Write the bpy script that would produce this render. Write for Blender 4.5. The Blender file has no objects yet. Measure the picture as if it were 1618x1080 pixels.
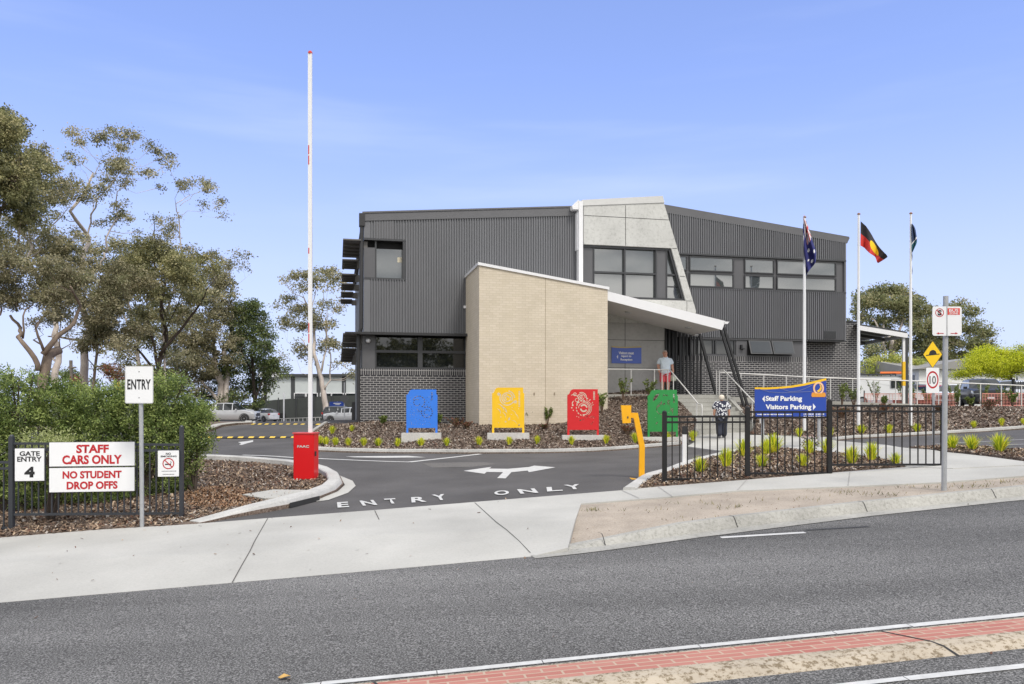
import bpy, bmesh, math, random
import numpy as np
from math import sin, cos, tan, pi, radians, sqrt, atan2
from mathutils import Vector, Matrix
from mathutils.geometry import delaunay_2d_cdt
random.seed(7)
SC = bpy.context.scene
COL = SC.collection
# ---------------------------------------------------------------- camera, sky, sun, exposure
F, CX, H, EYE = 1250.0, 809.0, 638.0, 1.7      # focal length in px of a 1618 px wide picture, principal point, eye height
cd = bpy.data.cameras.new('camera'); cam = bpy.data.objects.new('camera', cd); COL.objects.link(cam)
cam.location = (0, 0, EYE); cam.rotation_euler = (pi/2, 0, 0)
cd.sensor_width = 36.0; cd.lens = F/1618*36; cd.shift_y = (H-540)/1618; cd.clip_start = .1; cd.clip_end = 4000
SC.camera = cam
SUN_EL, SUN_AZ = radians(52), radians(148)      # azimuth clockwise from +Y: behind the camera, to its right
world = bpy.data.worlds.new('World'); SC.world = world; world.use_nodes = True
nt = world.node_tree; nt.nodes.clear()
def wn(t, **k):
    n = nt.nodes.new(t)
    for a, v in k.items(): setattr(n, a, v)
    return n
out = wn('ShaderNodeOutputWorld'); bg = wn('ShaderNodeBackground'); bg.inputs['Strength'].default_value = .125
sky = wn('ShaderNodeTexSky', sky_type='NISHITA', sun_disc=False, sun_elevation=SUN_EL, sun_rotation=SUN_AZ, air_density=1.0, dust_density=.6, ozone_density=2.5)
tc = wn('ShaderNodeTexCoord'); sep = wn('ShaderNodeSeparateXYZ'); L = nt.links.new
L(tc.outputs['Generated'], sep.inputs[0])
def rng(src, a, b, c, d, smooth=True):
    n = wn('ShaderNodeMapRange'); n.interpolation_type = 'SMOOTHSTEP' if smooth else 'LINEAR'
    for k, v in zip(('From Min', 'From Max', 'To Min', 'To Max'), (a, b, c, d)): n.inputs[k].default_value = v
    L(src, n.inputs['Value']); return n.outputs[0]
def mth(op, a, b):
    n = wn('ShaderNodeMath', operation=op); n.use_clamp = True
    for i, q in enumerate((a, b)):
        if isinstance(q, (int, float)): n.inputs[i].default_value = q
        else: L(q, n.inputs[i])
    return n.outputs[0]
def mixc(f, A_, B_, blend='MIX'):
    n = wn('ShaderNodeMix', data_type='RGBA', blend_type=blend)
    for k, q in (('Factor', f), ('A', A_), ('B', B_)):
        if isinstance(q, (int, float, tuple)): n.inputs[k].default_value = q
        else: L(q, n.inputs[k])
    return n.outputs['Result']
blue = mixc(1.0, sky.outputs[0], (.93, .93, 1.22, 1), 'MULTIPLY')
# haze toward the horizon, thin streaky cirrus, and a bright cloud sheet overhead and behind the camera
haze = rng(sep.outputs['Z'], -.02, .52, .9, .4)
hazec = mixc(rng(sep.outputs['Z'], .05, .4, 0, 1), (5.15, 5.95, 8.3, 1), (3.35, 4.75, 9.6, 1))
mp = wn('ShaderNodeMapping'); mp.inputs['Scale'].default_value = (1.0, 1.0, 9.0); mp.inputs['Location'].default_value = (.3, .1, .2); mp.inputs['Rotation'].default_value = (.06, .05, 0)
L(tc.outputs['Generated'], mp.inputs['Vector']); ns = wn('ShaderNodeTexNoise'); ns.inputs['Scale'].default_value = 1.5; ns.inputs['Detail'].default_value = 5; ns.inputs['Roughness'].default_value = .5
L(mp.outputs[0], ns.inputs['Vector']); cir = rng(ns.outputs['Fac'], .5, .8, 0, .22)
veil = mixc(haze, blue, hazec); veil = mixc(cir, veil, (6.6, 7.2, 8.6, 1))
ns2 = wn('ShaderNodeTexNoise'); ns2.inputs['Scale'].default_value = 4.0; ns2.inputs['Detail'].default_value = 6; mp2 = wn('ShaderNodeMapping'); mp2.inputs['Scale'].default_value = (1.3, 1.3, 4.5); L(tc.outputs['Generated'], mp2.inputs['Vector']); L(mp2.outputs[0], ns2.inputs['Vector'])
cb = mixc(rng(ns2.outputs['Fac'], .35, .65, 0, 1), (5.0, 5.2, 5.4, 1), (14.5, 14.1, 13.4, 1))
cov = mth('MAXIMUM', rng(sep.outputs['Z'], .5, .8, 0, .9), rng(sep.outputs['Y'], .1, -.4, 0, .92))
fin = mixc(cov, veil, cb)
L(fin, bg.inputs['Color']); L(bg.outputs[0], out.inputs['Surface'])
sd = bpy.data.lights.new('sun', 'SUN'); sd.energy = 2.15; sd.angle = radians(14); sd.color = (1, .95, .87)
sun = bpy.data.objects.new('sun', sd); COL.objects.link(sun); sun.location = (20, -20, 40)
SUNV = Vector((sin(SUN_AZ)*cos(SUN_EL), cos(SUN_AZ)*cos(SUN_EL), sin(SUN_EL)))
sun.rotation_euler = SUNV.to_track_quat('Z', 'Y').to_euler()
vs = SC.view_settings; vs.view_transform = 'Standard'; vs.look = 'None'; vs.exposure = .2; vs.gamma = 1
SC.display_settings.display_device = 'sRGB'

# ---------------------------------------------------------------- helpers
def lin(c): c /= 255.; return c/12.92 if c <= .04045 else ((c+.055)/1.055)**2.4
def A(r, g, b, k=.85): return (lin(r)*k, lin(g)*k, lin(b)*k)
MATS = {}
def mat(name, col, rough=.6, metal=0., var=0., vs=3., var2=None, bump=0., bs=60., spec=.5, ior=None, stretch=None, trans=0.):
    if name in MATS: return MATS[name]
    m = bpy.data.materials.new(name); m.use_nodes = True; t = m.node_tree; p = t.nodes['Principled BSDF']
    p.inputs['Base Color'].default_value = (*col, 1); p.inputs['Roughness'].default_value = rough; p.inputs['Metallic'].default_value = metal
    p.inputs['Specular IOR Level'].default_value = spec
    if ior: p.inputs['IOR'].default_value = ior
    if trans:
        p.inputs['Subsurface Weight'].default_value = 0
    if var or bump:
        c = t.nodes.new('ShaderNodeTexCoord'); src = c.outputs['Object']
        if stretch:
            q = t.nodes.new('ShaderNodeMapping'); q.inputs['Scale'].default_value = stretch; t.links.new(src, q.inputs[0]); src = q.outputs[0]
    if var:
        n = t.nodes.new('ShaderNodeTexNoise'); n.inputs['Scale'].default_value = vs; n.inputs['Detail'].default_value = 7; n.inputs['Roughness'].default_value = .65
        t.links.new(src, n.inputs['Vector'])
        r = t.nodes.new('ShaderNodeValToRGB'); e = r.color_ramp.elements
        lo = tuple(max(0, x*(1-var)) for x in col); hi = tuple(min(1, x*(1+var)) for x in col) if var2 is None else var2
        e[0].position = .32; e[0].color = (*lo, 1); e[1].position = .68; e[1].color = (*hi, 1)
        t.links.new(n.outputs['Fac'], r.inputs[0]); t.links.new(r.outputs[0], p.inputs['Base Color'])
    if bump:
        n2 = t.nodes.new('ShaderNodeTexNoise'); n2.inputs['Scale'].default_value = bs; n2.inputs['Detail'].default_value = 4
        t.links.new(src, n2.inputs['Vector'])
        b = t.nodes.new('ShaderNodeBump'); b.inputs['Strength'].default_value = bump; b.inputs['Distance'].default_value = .01
        t.links.new(n2.outputs['Fac'], b.inputs['Height']); t.links.new(b.outputs[0], p.inputs['Normal'])
    MATS[name] = m; return m
def speckle(name, dark, mid, light, s1, s2, big=.25, rough=.9, p0=.38, p1=.62, streak=None):
    """stony surface: fine light and dark grains over a slow tone change"""
    m = bpy.data.materials.new(name); m.use_nodes = True; t = m.node_tree; p = t.nodes['Principled BSDF']; p.inputs['Roughness'].default_value = rough
    p.inputs['Specular IOR Level'].default_value = .25
    c = t.nodes.new('ShaderNodeTexCoord')
    n = t.nodes.new('ShaderNodeTexNoise'); n.inputs['Scale'].default_value = s1; n.inputs['Detail'].default_value = 3; n.inputs['Roughness'].default_value = .8
    r = t.nodes.new('ShaderNodeValToRGB'); e = r.color_ramp.elements; e[0].position = p0; e[0].color = (*dark, 1); e[1].position = p1; e[1].color = (*light, 1)
    k = e.new((p0+p1)/2); k.color = (*mid, 1)
    n2 = t.nodes.new('ShaderNodeTexNoise'); n2.inputs['Scale'].default_value = s2; n2.inputs['Detail'].default_value = 5
    r2 = t.nodes.new('ShaderNodeMapRange'); r2.inputs['From Min'].default_value = .3; r2.inputs['From Max'].default_value = .7
    r2.inputs['To Min'].default_value = 1-big; r2.inputs['To Max'].default_value = 1+big
    x = t.nodes.new('ShaderNodeMix'); x.data_type = 'RGBA'; x.blend_type = 'MULTIPLY'; x.inputs['Factor'].default_value = 1
    b = t.nodes.new('ShaderNodeBump'); b.inputs['Strength'].default_value = .4; b.inputs['Distance'].default_value = .006
    t.links.new(c.outputs['Object'], n.inputs['Vector'])
    if streak:
        q = t.nodes.new('ShaderNodeMapping'); q.inputs['Rotation'].default_value = (0, 0, -streak[0]); q.inputs['Scale'].default_value = (streak[1], streak[2], 1)
        t.links.new(c.outputs['Object'], q.inputs[0]); t.links.new(q.outputs[0], n2.inputs['Vector'])
    else: t.links.new(c.outputs['Object'], n2.inputs['Vector'])
    t.links.new(n.outputs['Fac'], r.inputs[0]); t.links.new(n2.outputs['Fac'], r2.inputs['Value'])
    t.links.new(r.outputs[0], x.inputs['A']); t.links.new(r2.outputs[0], x.inputs['B']); t.links.new(x.outputs['Result'], p.inputs['Base Color'])
    t.links.new(n.outputs['Fac'], b.inputs['Height']); t.links.new(b.outputs[0], p.inputs['Normal'])
    MATS[name] = m; return m
def brickmat(name, c1, c2, mort, w=.24, h=.086, ms=.011, rough=.75, off=.5, bumpk=.5):
    m = bpy.data.materials.new(name); m.use_nodes = True; t = m.node_tree; p = t.nodes['Principled BSDF']; p.inputs['Roughness'].default_value = rough
    p.inputs['Specular IOR Level'].default_value = .3
    uv = t.nodes.new('ShaderNodeUVMap'); b = t.nodes.new('ShaderNodeTexBrick')
    b.inputs['Color1'].default_value = (*c1, 1); b.inputs['Color2'].default_value = (*c2, 1); b.inputs['Mortar'].default_value = (*mort, 1)
    b.inputs['Scale'].default_value = 1; b.inputs['Mortar Size'].default_value = ms; b.inputs['Mortar Smooth'].default_value = .1; b.inputs['Bias'].default_value = 0
    b.inputs['Brick Width'].default_value = w; b.inputs['Row Height'].default_value = h; b.offset = off
    t.links.new(uv.outputs[0], b.inputs['Vector'])
    n = t.nodes.new('ShaderNodeTexNoise'); n.inputs['Scale'].default_value = 1.3; n.inputs['Detail'].default_value = 8; t.links.new(uv.outputs[0], n.inputs['Vector'])
    r2 = t.nodes.new('ShaderNodeMapRange'); r2.inputs['From Min'].default_value = .3; r2.inputs['From Max'].default_value = .7; r2.inputs['To Min'].default_value = .95; r2.inputs['To Max'].default_value = 1.04
    x = t.nodes.new('ShaderNodeMix'); x.data_type = 'RGBA'; x.blend_type = 'MULTIPLY'; x.inputs['Factor'].default_value = 1
    t.links.new(n.outputs['Fac'], r2.inputs['Value']); t.links.new(b.outputs['Color'], x.inputs['A']); t.links.new(r2.outputs[0], x.inputs['B'])
    t.links.new(x.outputs['Result'], p.inputs['Base Color'])
    bp = t.nodes.new('ShaderNodeBump'); bp.invert = True; bp.inputs['Strength'].default_value = bumpk; bp.inputs['Distance'].default_value = .006
    t.links.new(b.outputs['Fac'], bp.inputs['Height']); t.links.new(bp.outputs[0], p.inputs['Normal'])
    MATS[name] = m; return m

def leafmat(name, col):
    if name in MATS: return MATS[name]
    m = mat(name, col, .6, spec=.3); t = m.node_tree; p = t.nodes['Principled BSDF']; tr = t.nodes.new('ShaderNodeBsdfTranslucent'); tr.inputs[0].default_value = (min(1, col[0]*1.15), min(1, col[1]*1.2), col[2]*.95, 1)
    x = t.nodes.new('ShaderNodeMixShader'); x.inputs[0].default_value = .35; o = t.nodes['Material Output']
    t.links.new(p.outputs[0], x.inputs[1]); t.links.new(tr.outputs[0], x.inputs[2]); t.links.new(x.outputs[0], o.inputs['Surface']); return m
def rootloc(o):
    v = Vector((0, 0, 0))
    while o is not None: v += o.location; o = o.parent
    return v
class B:
    def __init__(s): s.v = []; s.f = []; s.mi = []; s.uv = []
    def face(s, pts, mi=0, uv=None):
        i = len(s.v); s.v += [tuple(p) for p in pts]; s.f.append(tuple(range(i, i+len(pts)))); s.mi.append(mi)
        s.uv.append(uv or [(p[0], p[2]) for p in pts])
    def mesh(s, vs, fs, mi=0):
        i = len(s.v); s.v += [tuple(p) for p in vs]
        for f in fs: s.f.append(tuple(i+k for k in f)); s.mi.append(mi); s.uv.append([(vs[k][0], vs[k][2]) for k in f])
    def box(s, a, b, mi=0):
        x0, y0, z0 = a; x1, y1, z1 = b
        s.obox(Vector(((x0+x1)/2, (y0+y1)/2, (z0+z1)/2)), Vector(((x1-x0)/2, 0, 0)), Vector((0, (y1-y0)/2, 0)), Vector((0, 0, (z1-z0)/2)), mi)
    def obox(s, c, a, b, d, mi=0):
        v = [c+i*a+j*b+k*d for k in (-1, 1) for j in (-1, 1) for i in (-1, 1)]
        s.mesh(v, [(0, 2, 3, 1), (4, 5, 7, 6), (0, 1, 5, 4), (2, 6, 7, 3), (0, 4, 6, 2), (1, 3, 7, 5)], mi)
    def bar(s, p, q, w, h=None, mi=0, up=None):
        p = Vector(p); q = Vector(q); d = q-p; h = h or w
        up = Vector(up) if up else (Vector((0, 0, 1)) if abs(d.normalized().z) < .95 else Vector((0, 1, 0)))
        a = d.cross(up).normalized(); b = a.cross(d).normalized()
        s.obox((p+q)/2, a*w/2, d/2, b*h/2, mi)
    def tube(s, pts, r, n=8, mi=0, cap=True):
        pts = [Vector(p) for p in pts]; m = len(pts)
        if not isinstance(r, (list, tuple)): r = [r]*m
        vs = []; ref = None
        for i, p in enumerate(pts):
            d = (pts[min(i+1, m-1)]-pts[max(i-1, 0)]).normalized()
            if ref is None: ref = Vector((1, 0, 0)) if abs(d.x) < .8 else Vector((0, 1, 0))
            a = d.cross(ref).normalized(); b = d.cross(a).normalized(); ref = b.cross(d).normalized() if False else ref
            for k in range(n):
                t = 2*pi*k/n; vs.append(p+(a*cos(t)+b*sin(t))*r[i])
        fs = []
        for i in range(m-1):
            for k in range(n): fs.append((i*n+k, i*n+(k+1) % n, (i+1)*n+(k+1) % n, (i+1)*n+k))
        if cap: fs.append(tuple(range(n))[::-1]); fs.append(tuple((m-1)*n+k for k in range(n)))
        s.mesh(vs, fs, mi)
    def prism(s, poly, dv, mi=0, mside=None):
        """poly: 3-D points of a planar outline, extruded by dv"""
        poly = [Vector(p) for p in poly]; dv = Vector(dv); n = len(poly); top = [p+dv for p in poly]
        vs = poly+top; fs = [tuple(range(n))[::-1], tuple(range(n, 2*n))]
        s.mesh(vs, fs, mi)
        s.mesh(vs, [(i, (i+1) % n, n+(i+1) % n, n+i) for i in range(n)], mi if mside is None else mside)
    def lathe(s, c, prof, n=12, mi=0, axis=(0, 0, 1)):
        ax = Vector(axis).normalized(); a = ax.orthogonal().normalized(); b = ax.cross(a); c = Vector(c); vs = []
        for r, z in prof:
            for k in range(n):
                t = 2*pi*k/n; vs.append(c+ax*z+(a*cos(t)+b*sin(t))*r)
        m = len(prof); fs = [(i*n+k, i*n+(k+1) % n, (i+1)*n+(k+1) % n, (i+1)*n+k) for i in range(m-1) for k in range(n)]
        fs.append(tuple(range(n))[::-1]); fs.append(tuple((m-1)*n+k for k in range(n)))
        s.mesh(vs, fs, mi)
    def build(s, name, mats, parent=None, smooth=False, **props):
        me = bpy.data.meshes.new(name); off = rootloc(parent)
        me.from_pydata([(p[0]-off.x, p[1]-off.y, p[2]-off.z) for p in s.v], [], s.f)
        for m in (mats if isinstance(mats, (list, tuple)) else [mats]): me.materials.append(m)
        if max(s.mi, default=0): me.polygons.foreach_set('material_index', s.mi)
        ul = me.uv_layers.new(name='UVMap'); ul.data.foreach_set('uv', [c for f in s.uv for p in f for c in p])
        bm = bmesh.new(); bm.from_mesh(me)
        if len(s.v) < 60000: bmesh.ops.recalc_face_normals(bm, faces=bm.faces) if not props.pop('norecalc', False) else None
        bm.to_mesh(me); bm.free()
        if smooth: me.polygons.foreach_set('use_smooth', [True]*len(me.polygons))
        o = bpy.data.objects.new(name, me); COL.objects.link(o); o.parent = parent
        for k, v in props.items():
            if v is not None and k != 'norecalc': o[k] = v
        return o
def thing(name, label, cat, loc, group=None):
    o = bpy.data.objects.new(name, None); COL.objects.link(o); o.location = loc; o.empty_display_size = .2
    o['label'] = label; o['category'] = cat
    if group: o['group'] = group
    return o
def tag(o, label, cat, group=None):
    o['label'] = label; o['category'] = cat
    if group: o['group'] = group
    return o
def copy_tree(o, parent=None):
    c = o.copy(); COL.objects.link(c); c.parent = parent
    for ch in list(o.children): copy_tree(ch, c)
    return c
def curve_mesh(cu):
    o = bpy.data.objects.new('tmp', cu); COL.objects.link(o); bpy.context.view_layer.update()
    dg = bpy.context.evaluated_depsgraph_get(); me = bpy.data.meshes.new_from_object(o.evaluated_get(dg))
    bpy.data.objects.remove(o); return me
def text(body, name, org, xd, yd, w, h, m, parent, bold=.02, lift=.004, spacing=1.0):
    """lettering fitted in a w x h box whose lower left corner is org"""
    cu = bpy.data.curves.new('txt', 'FONT'); cu.body = body; cu.size = 1; cu.offset = bold; cu.space_character = spacing; cu.space_line = .95; cu.align_x = 'CENTER'; cu.resolution_u = 3
    me = curve_mesh(cu); xs = [v.co.x for v in me.vertices]; ys = [v.co.y for v in me.vertices]
    x0, x1, y0, y1 = min(xs), max(xs), min(ys), max(ys); xd = Vector(xd).normalized(); yd = Vector(yd).normalized(); nn = xd.cross(yd)
    off = rootloc(parent); org = Vector(org)
    for v in me.vertices:
        v.co = org+xd*((v.co.x-x0)/(x1-x0)*w)+yd*((v.co.y-y0)/(y1-y0)*h)+nn*lift-off
    me.materials.clear(); me.materials.append(m); me.name = name
    o = bpy.data.objects.new(name, me); COL.objects.link(o); o.parent = parent; return o
def Pt(px, py, Y): return Vector(((px-CX)/F*Y, Y, EYE-(py-H)/F*Y))

# ---------------------------------------------------------------- ground heights (thin plate spline through surveyed points)
def zf(X, Y): return .05+.052*X+.02*(Y-14.2-.148*X)
class TPS:
    def __init__(s, pts, lam=.02):
        p = np.array(pts, float); s.c = p[:, :2]; n = len(p)
        K = s.phi(np.linalg.norm(s.c[:, None]-s.c[None], axis=2))+lam*np.eye(n); P = np.hstack([np.ones((n, 1)), s.c])
        M = np.block([[K, P], [P.T, np.zeros((3, 3))]]); s.w = np.linalg.solve(M, np.concatenate([p[:, 2], np.zeros(3)]))
    @staticmethod
    def phi(r): return np.where(r > 1e-9, r*r*np.log(np.maximum(r, 1e-9)), 0)
    def __call__(s, X, Y):
        q = np.stack([np.atleast_1d(np.asarray(X, float)), np.atleast_1d(np.asarray(Y, float))], 1); n = len(s.c); res = []
        for i in range(0, len(q), 4000):
            d = np.linalg.norm(q[i:i+4000, None]-s.c[None], axis=2); res.append(s.phi(d)@s.w[:n]+s.w[n]+q[i:i+4000]@s.w[n+1:])
        return np.concatenate(res)
ctl = [(x, 14.2+.148*x+d, zf(x, 14.2+.148*x+d)) for x in (-22, -14, -8, -3, 2, 7, 13, 22) for d in (-13, -9, -5, -2, 0)]
ctl += [(x, 14.2+.148*x+2.5, zf(x, 14.2+.148*x+2.5)) for x in (-3, 0, 3, 6)]
for px, py, Y in [(750, 715, 24), (860, 714, 24.6), (960, 711, 25.4), (1095, 698, 27), (620, 714, 23.8), (510, 709, 23.4), (465, 702, 25), (440, 691, 29), (300, 692, 29), (520, 668, 32), (430, 671, 44), (330, 728, 20.5), (300, 716, 23.5), (180, 700, 26), (562, 768, 16.8),
                  (1140, 693, 27.5), (1200, 689, 27.6), (1618, 715, 17.07), (1490, 711, 18.5), (1322, 693, 26), (1491, 684, 26.5), (1618, 677, 26.5), (1240, 702, 24), (1436, 709, 20.5), (1170, 714, 21.5), (1700, 672, 26.5), (362, 667.3, 72), (414, 665.5, 96), (545, 667, 80), (470, 667, 90)]:
    v = Pt(px, py, Y); ctl.append((v.x, v.y, v.z))
for x, y, z in [(-20, 66, .1), (-40, 60, .1), (-4, 60, .4), (0, 45, .6), (10, 45, 1.2), (-40, 20, 0), (-45, 100, -.5), (0, 105, -.55), (-25, 105, -.55), (25, 60, 1.3), (40, 60, 1.4), (30, 100, 1.0), (40, 25, 1.6), (-45, -12, -1.6), (45, -12, 1.4)]: ctl.append((x, y, z))
gz = TPS(ctl)
def gz1(x, y): return float(gz(x, y)[0])
def G(px, py, fn=gz1, y0=3.0, dz=0):
    u = (px-CX)/F; v = (py-H)/F; a = y0; f = lambda Y: EYE-v*Y-fn(u*Y, Y)-dz
    st = .4
    while f(a+st) > 0 and a < 200: a += st
    b = a+st
    for _ in range(40):
        m = (a+b)/2
        if f(m) > 0: a = m
        else: b = m
    return Vector((u*a, a, fn(u*a, a)+dz))
road_z = lambda X, Y: zf(X, Y)-.12
def dens(poly, step, closed=True):
    out = []; n = len(poly)
    for i in range(n if closed else n-1):
        a = Vector(poly[i]); b = Vector(poly[(i+1) % n]); k = max(1, int((b-a).length/step))
        out += [a+(b-a)*j/k for j in range(k)]
    if not closed: out.append(Vector(poly[-1]))
    return out
def zone(name, poly, zfun, step, m, dz=0., kind='structure', uvf=None, parent=None, skirt=.09):
    """a sheet of ground: outline poly (XY), heights from zfun (arrays)"""
    pl = dens([Vector((p[0], p[1])) for p in poly], step); n = len(pl); xs = [p.x for p in pl]; ys = [p.y for p in pl]; vv = list(pl)
    nx = int((max(xs)-min(xs))/step); ny = int((max(ys)-min(ys))/step)
    from mathutils.geometry import intersect_point_tri_2d
    P = np.array([(p.x, p.y) for p in pl])
    gx, gy = np.meshgrid(np.linspace(min(xs), max(xs), nx+2), np.linspace(min(ys), max(ys), ny+2)); gx = gx.ravel()+.13*step; gy = gy.ravel()+.07*step
    inside = np.zeros(len(gx), bool); j = n-1
    for i in range(n):
        xi, yi, xj, yj = P[i, 0], P[i, 1], P[j, 0], P[j, 1]
        c = ((yi > gy) != (yj > gy)) & (gx < (xj-xi)*(gy-yi)/((yj-yi) if yj != yi else 1e-12)+xi); inside ^= c; j = i
    gx = gx[inside]; gy = gy[inside]
    dmin = np.full(len(gx), 1e9)
    for i in range(n): dmin = np.minimum(dmin, (gx-P[i, 0])**2+(gy-P[i, 1])**2)
    k = dmin > (.35*step)**2; vv += [Vector((x, y)) for x, y in zip(gx[k], gy[k])]
    r = delaunay_2d_cdt(vv, [], [list(range(n))], 1, 1e-5)
    vx = np.array([(p.x, p.y) for p in r[0]]); z = np.asarray(zfun(vx[:, 0], vx[:, 1]))+dz
    b = B(); vs = [(x, y, zz) for (x, y), zz in zip(vx, z)]; b.mesh(vs, [f[::-1] if (vx[f[1]][0]-vx[f[0]][0])*(vx[f[2]][1]-vx[f[0]][1])-(vx[f[1]][1]-vx[f[0]][1])*(vx[f[2]][0]-vx[f[0]][0]) < 0 else f for f in r[2]])
    if skirt:
        ed = {}
        for f in b.f:
            for i in range(len(f)): ed[(f[i], f[(i+1) % len(f)])] = 1
        for i, j_ in list(ed):
            if (j_, i) not in ed: q = len(vs); vs += [(vs[j_][0], vs[j_][1], vs[j_][2]-skirt), (vs[i][0], vs[i][1], vs[i][2]-skirt)]; b.v += vs[-2:]; b.f.append((j_, i, q+1, q)); b.mi.append(0)
    b.uv = [[(uvf(*vs[i]) if uvf else (vs[i][0], vs[i][1])) for i in f] for f in b.f]
    o = b.build(name, m, parent, norecalc=True, smooth=False)
    if kind and parent is None: o['kind'] = kind
    return o
def kerb(name, line, zfun, m, w=.15, h=.13, side=1, parent=None, hf=None, lean=.03, sink=.15, joints=None):
    """concrete kerb swept along XY line; side: which side the top lies on"""
    ln = dens([Vector((p[0], p[1])) for p in line], .35, False); n = len(ln); vs = []
    for i, p in enumerate(ln):
        d = (ln[min(i+1, n-1)]-ln[max(i-1, 0)]).normalized(); nr = Vector((-d.y, d.x))*side; z = float(zfun(p.x, p.y)[0]) if not isinstance(zfun(p.x, p.y), float) else zfun(p.x, p.y)
        hh = h*(hf(i/(n-1)) if hf else 1)
        for k, (a, zz) in enumerate([(0, -sink), (0, 0), (lean, hh*.8), (lean+.03, hh), (w, hh), (w+.02, hh-.02), (w+.02, -sink)]): vs.append((p.x+nr.x*a, p.y+nr.y*a, z+zz))
    fs = [(i*7+k, i*7+k+1, (i+1)*7+k+1, (i+1)*7+k) for i in range(n-1) for k in range(6)]
    fs += [tuple(range(7)), tuple((n-1)*7+k for k in range(7))]
    b = B(); b.mesh(vs, fs); o = b.build(name, m, parent)
    if parent is None: o['kind'] = 'structure'
    return o
def strip(b, pts, w, lift=.006, zfun=None, mi=0):
    """thin painted line on the ground along points (x,y,z)"""
    pts = [Vector(p) for p in pts]; q = []
    for i in range(len(pts)-1):
        k = max(1, int((pts[i+1]-pts[i]).length/.5)); q += [pts[i].lerp(pts[i+1], j/k) for j in range(k)]
    q.append(pts[-1]); vs = []
    for i, p in enumerate(q):
        d = q[min(i+1, len(q)-1)]-q[max(i-1, 0)]; d.z = 0; d.normalize(); nr = Vector((-d.y, d.x, 0))
        for s in (-1, 1):
            c = p+nr*s*w/2
            vs.append((c.x, c.y, (zfun(c.x, c.y) if zfun else p.z)+lift))
    b.mesh(vs, [(2*i, 2*i+1, 2*i+3, 2*i+2) for i in range(len(q)-1)], mi)
def linedist(line):
    ln = [Vector((p[0], p[1])) for p in line]
    def f(p):
        best = 1e9; q = Vector((p[0], p[1]))
        for a, c in zip(ln[:-1], ln[1:]):
            e = c-a; t = max(0, min(1, (q-a).dot(e)/max(1e-9, e.length_squared))); best = min(best, (q-a-e*t).length)
        return best
    return f
def chips(name, o, per, mats, size=(.025, .06), seed=1, parent=None, cull=None):
    """loose wood chips scattered on a bed"""
    rnd = random.Random(seed); me = o.data; b = B(); off = rootloc(o); sl = None
    for t in me.polygons:
        a, c, d = [me.vertices[i].co+off for i in t.vertices[:3]]; ar = (c-a).cross(d-a).length/2
        nn = ar*per; k = int(nn)+(rnd.random() < nn-int(nn))
        for _ in range(k):
            r1, r2 = rnd.random(), rnd.random()
            if r1+r2 > 1: r1, r2 = 1-r1, 1-r2
            p = a+(c-a)*r1+(d-a)*r2
            if cull and cull(p): continue
            l = rnd.uniform(*size)*.5; w = l*rnd.uniform(.25, .55); t_ = rnd.uniform(0, 2*pi); ti = rnd.gauss(0, .35)
            e = Vector((cos(t_)*cos(ti), sin(t_)*cos(ti), sin(ti)))*l; g = Vector((-sin(t_), cos(t_), rnd.gauss(0, .4))).normalized()*w
            p = p+Vector((0, 0, abs(e.z)+.008)); b.face([p-e-g, p+e-g*.7, p+e+g*.8, p-e+g], rnd.choices(range(len(mats)), weights=[4, 4, 2, 1, 1][:len(mats)])[0])
    return b.build(name, mats, parent or o, norecalc=True, kind='stuff')
# ---------------------------------------------------------------- materials
M_road = speckle('road_asphalt', (.036, .035, .034), (.104, .103, .101), (.29, .285, .28), 66, .5, .32, streak=(radians(8.4), .22, 1.3))
M_drive = speckle('drive_asphalt', (.068, .065, .065), (.093, .089, .089), (.145, .14, .138), 70, .6, .2, p0=.3, p1=.75)
M_conc = speckle('pale_concrete', (.35, .345, .325), (.415, .41, .385), (.45, .44, .42), 35, .5, .16, p0=.2, p1=.75)
M_kerb = speckle('kerb_concrete', (.2, .195, .185), (.37, .365, .35), (.44, .435, .42), 28, 1.6, .16, p0=.25, p1=.7)
M_kerb2 = speckle('street_kerb_concrete', (.2, .195, .18), (.32, .315, .29), (.38, .37, .35), 22, 1.1, .2, p0=.25, p1=.7)
M_dirt = speckle('bare_dirt', (.2, .165, .13), (.365, .315, .262), (.43, .38, .325), 48, 1.6, .16, p0=.22, p1=.8)
M_mulch = speckle('mulch_soil', (.06, .042, .032), (.15, .112, .09), (.25, .2, .165), 26, .8, .2, p0=.34, p1=.66)
M_grass = speckle('far_grass', (.05, .06, .025), (.09, .1, .045), (.14, .15, .07), 8, .3, .3)
M_kerbw = speckle('pale_kerb_concrete', (.3, .295, .28), (.45, .445, .43), (.5, .495, .48), 24, 1.8, .12, p0=.22, p1=.66)
M_white = mat('road_paint', A(228, 228, 226, .66), .7, var=.14, vs=9)
M_black = mat('black_joint', (.03, .03, .03), .9)
CH = [mat('chip_dark', (.1, .072, .056), .9), mat('chip_brown', (.23, .18, .145), .9), mat('chip_tan', (.33, .265, .21), .9), mat('chip_grey', (.4, .36, .32), .9), mat('chip_red', (.13, .06, .035), .9)]
CHW = [CH[0], mat('chip_brown_warm', (.2, .135, .09), .9), mat('chip_tan_warm', (.4, .3, .21), .9), CH[3], CH[4]]
M_bmed = brickmat('stamped_brick', A(196, 138, 124, .8), A(184, 118, 106, .8), A(216, 190, 168, .66), .27, .098, .009, .85)
M_medk = speckle('median_kerb', (.19, .15, .1), (.38, .325, .25), (.42, .365, .29), 20, 3, .1, p0=.4, p1=.56)
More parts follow.
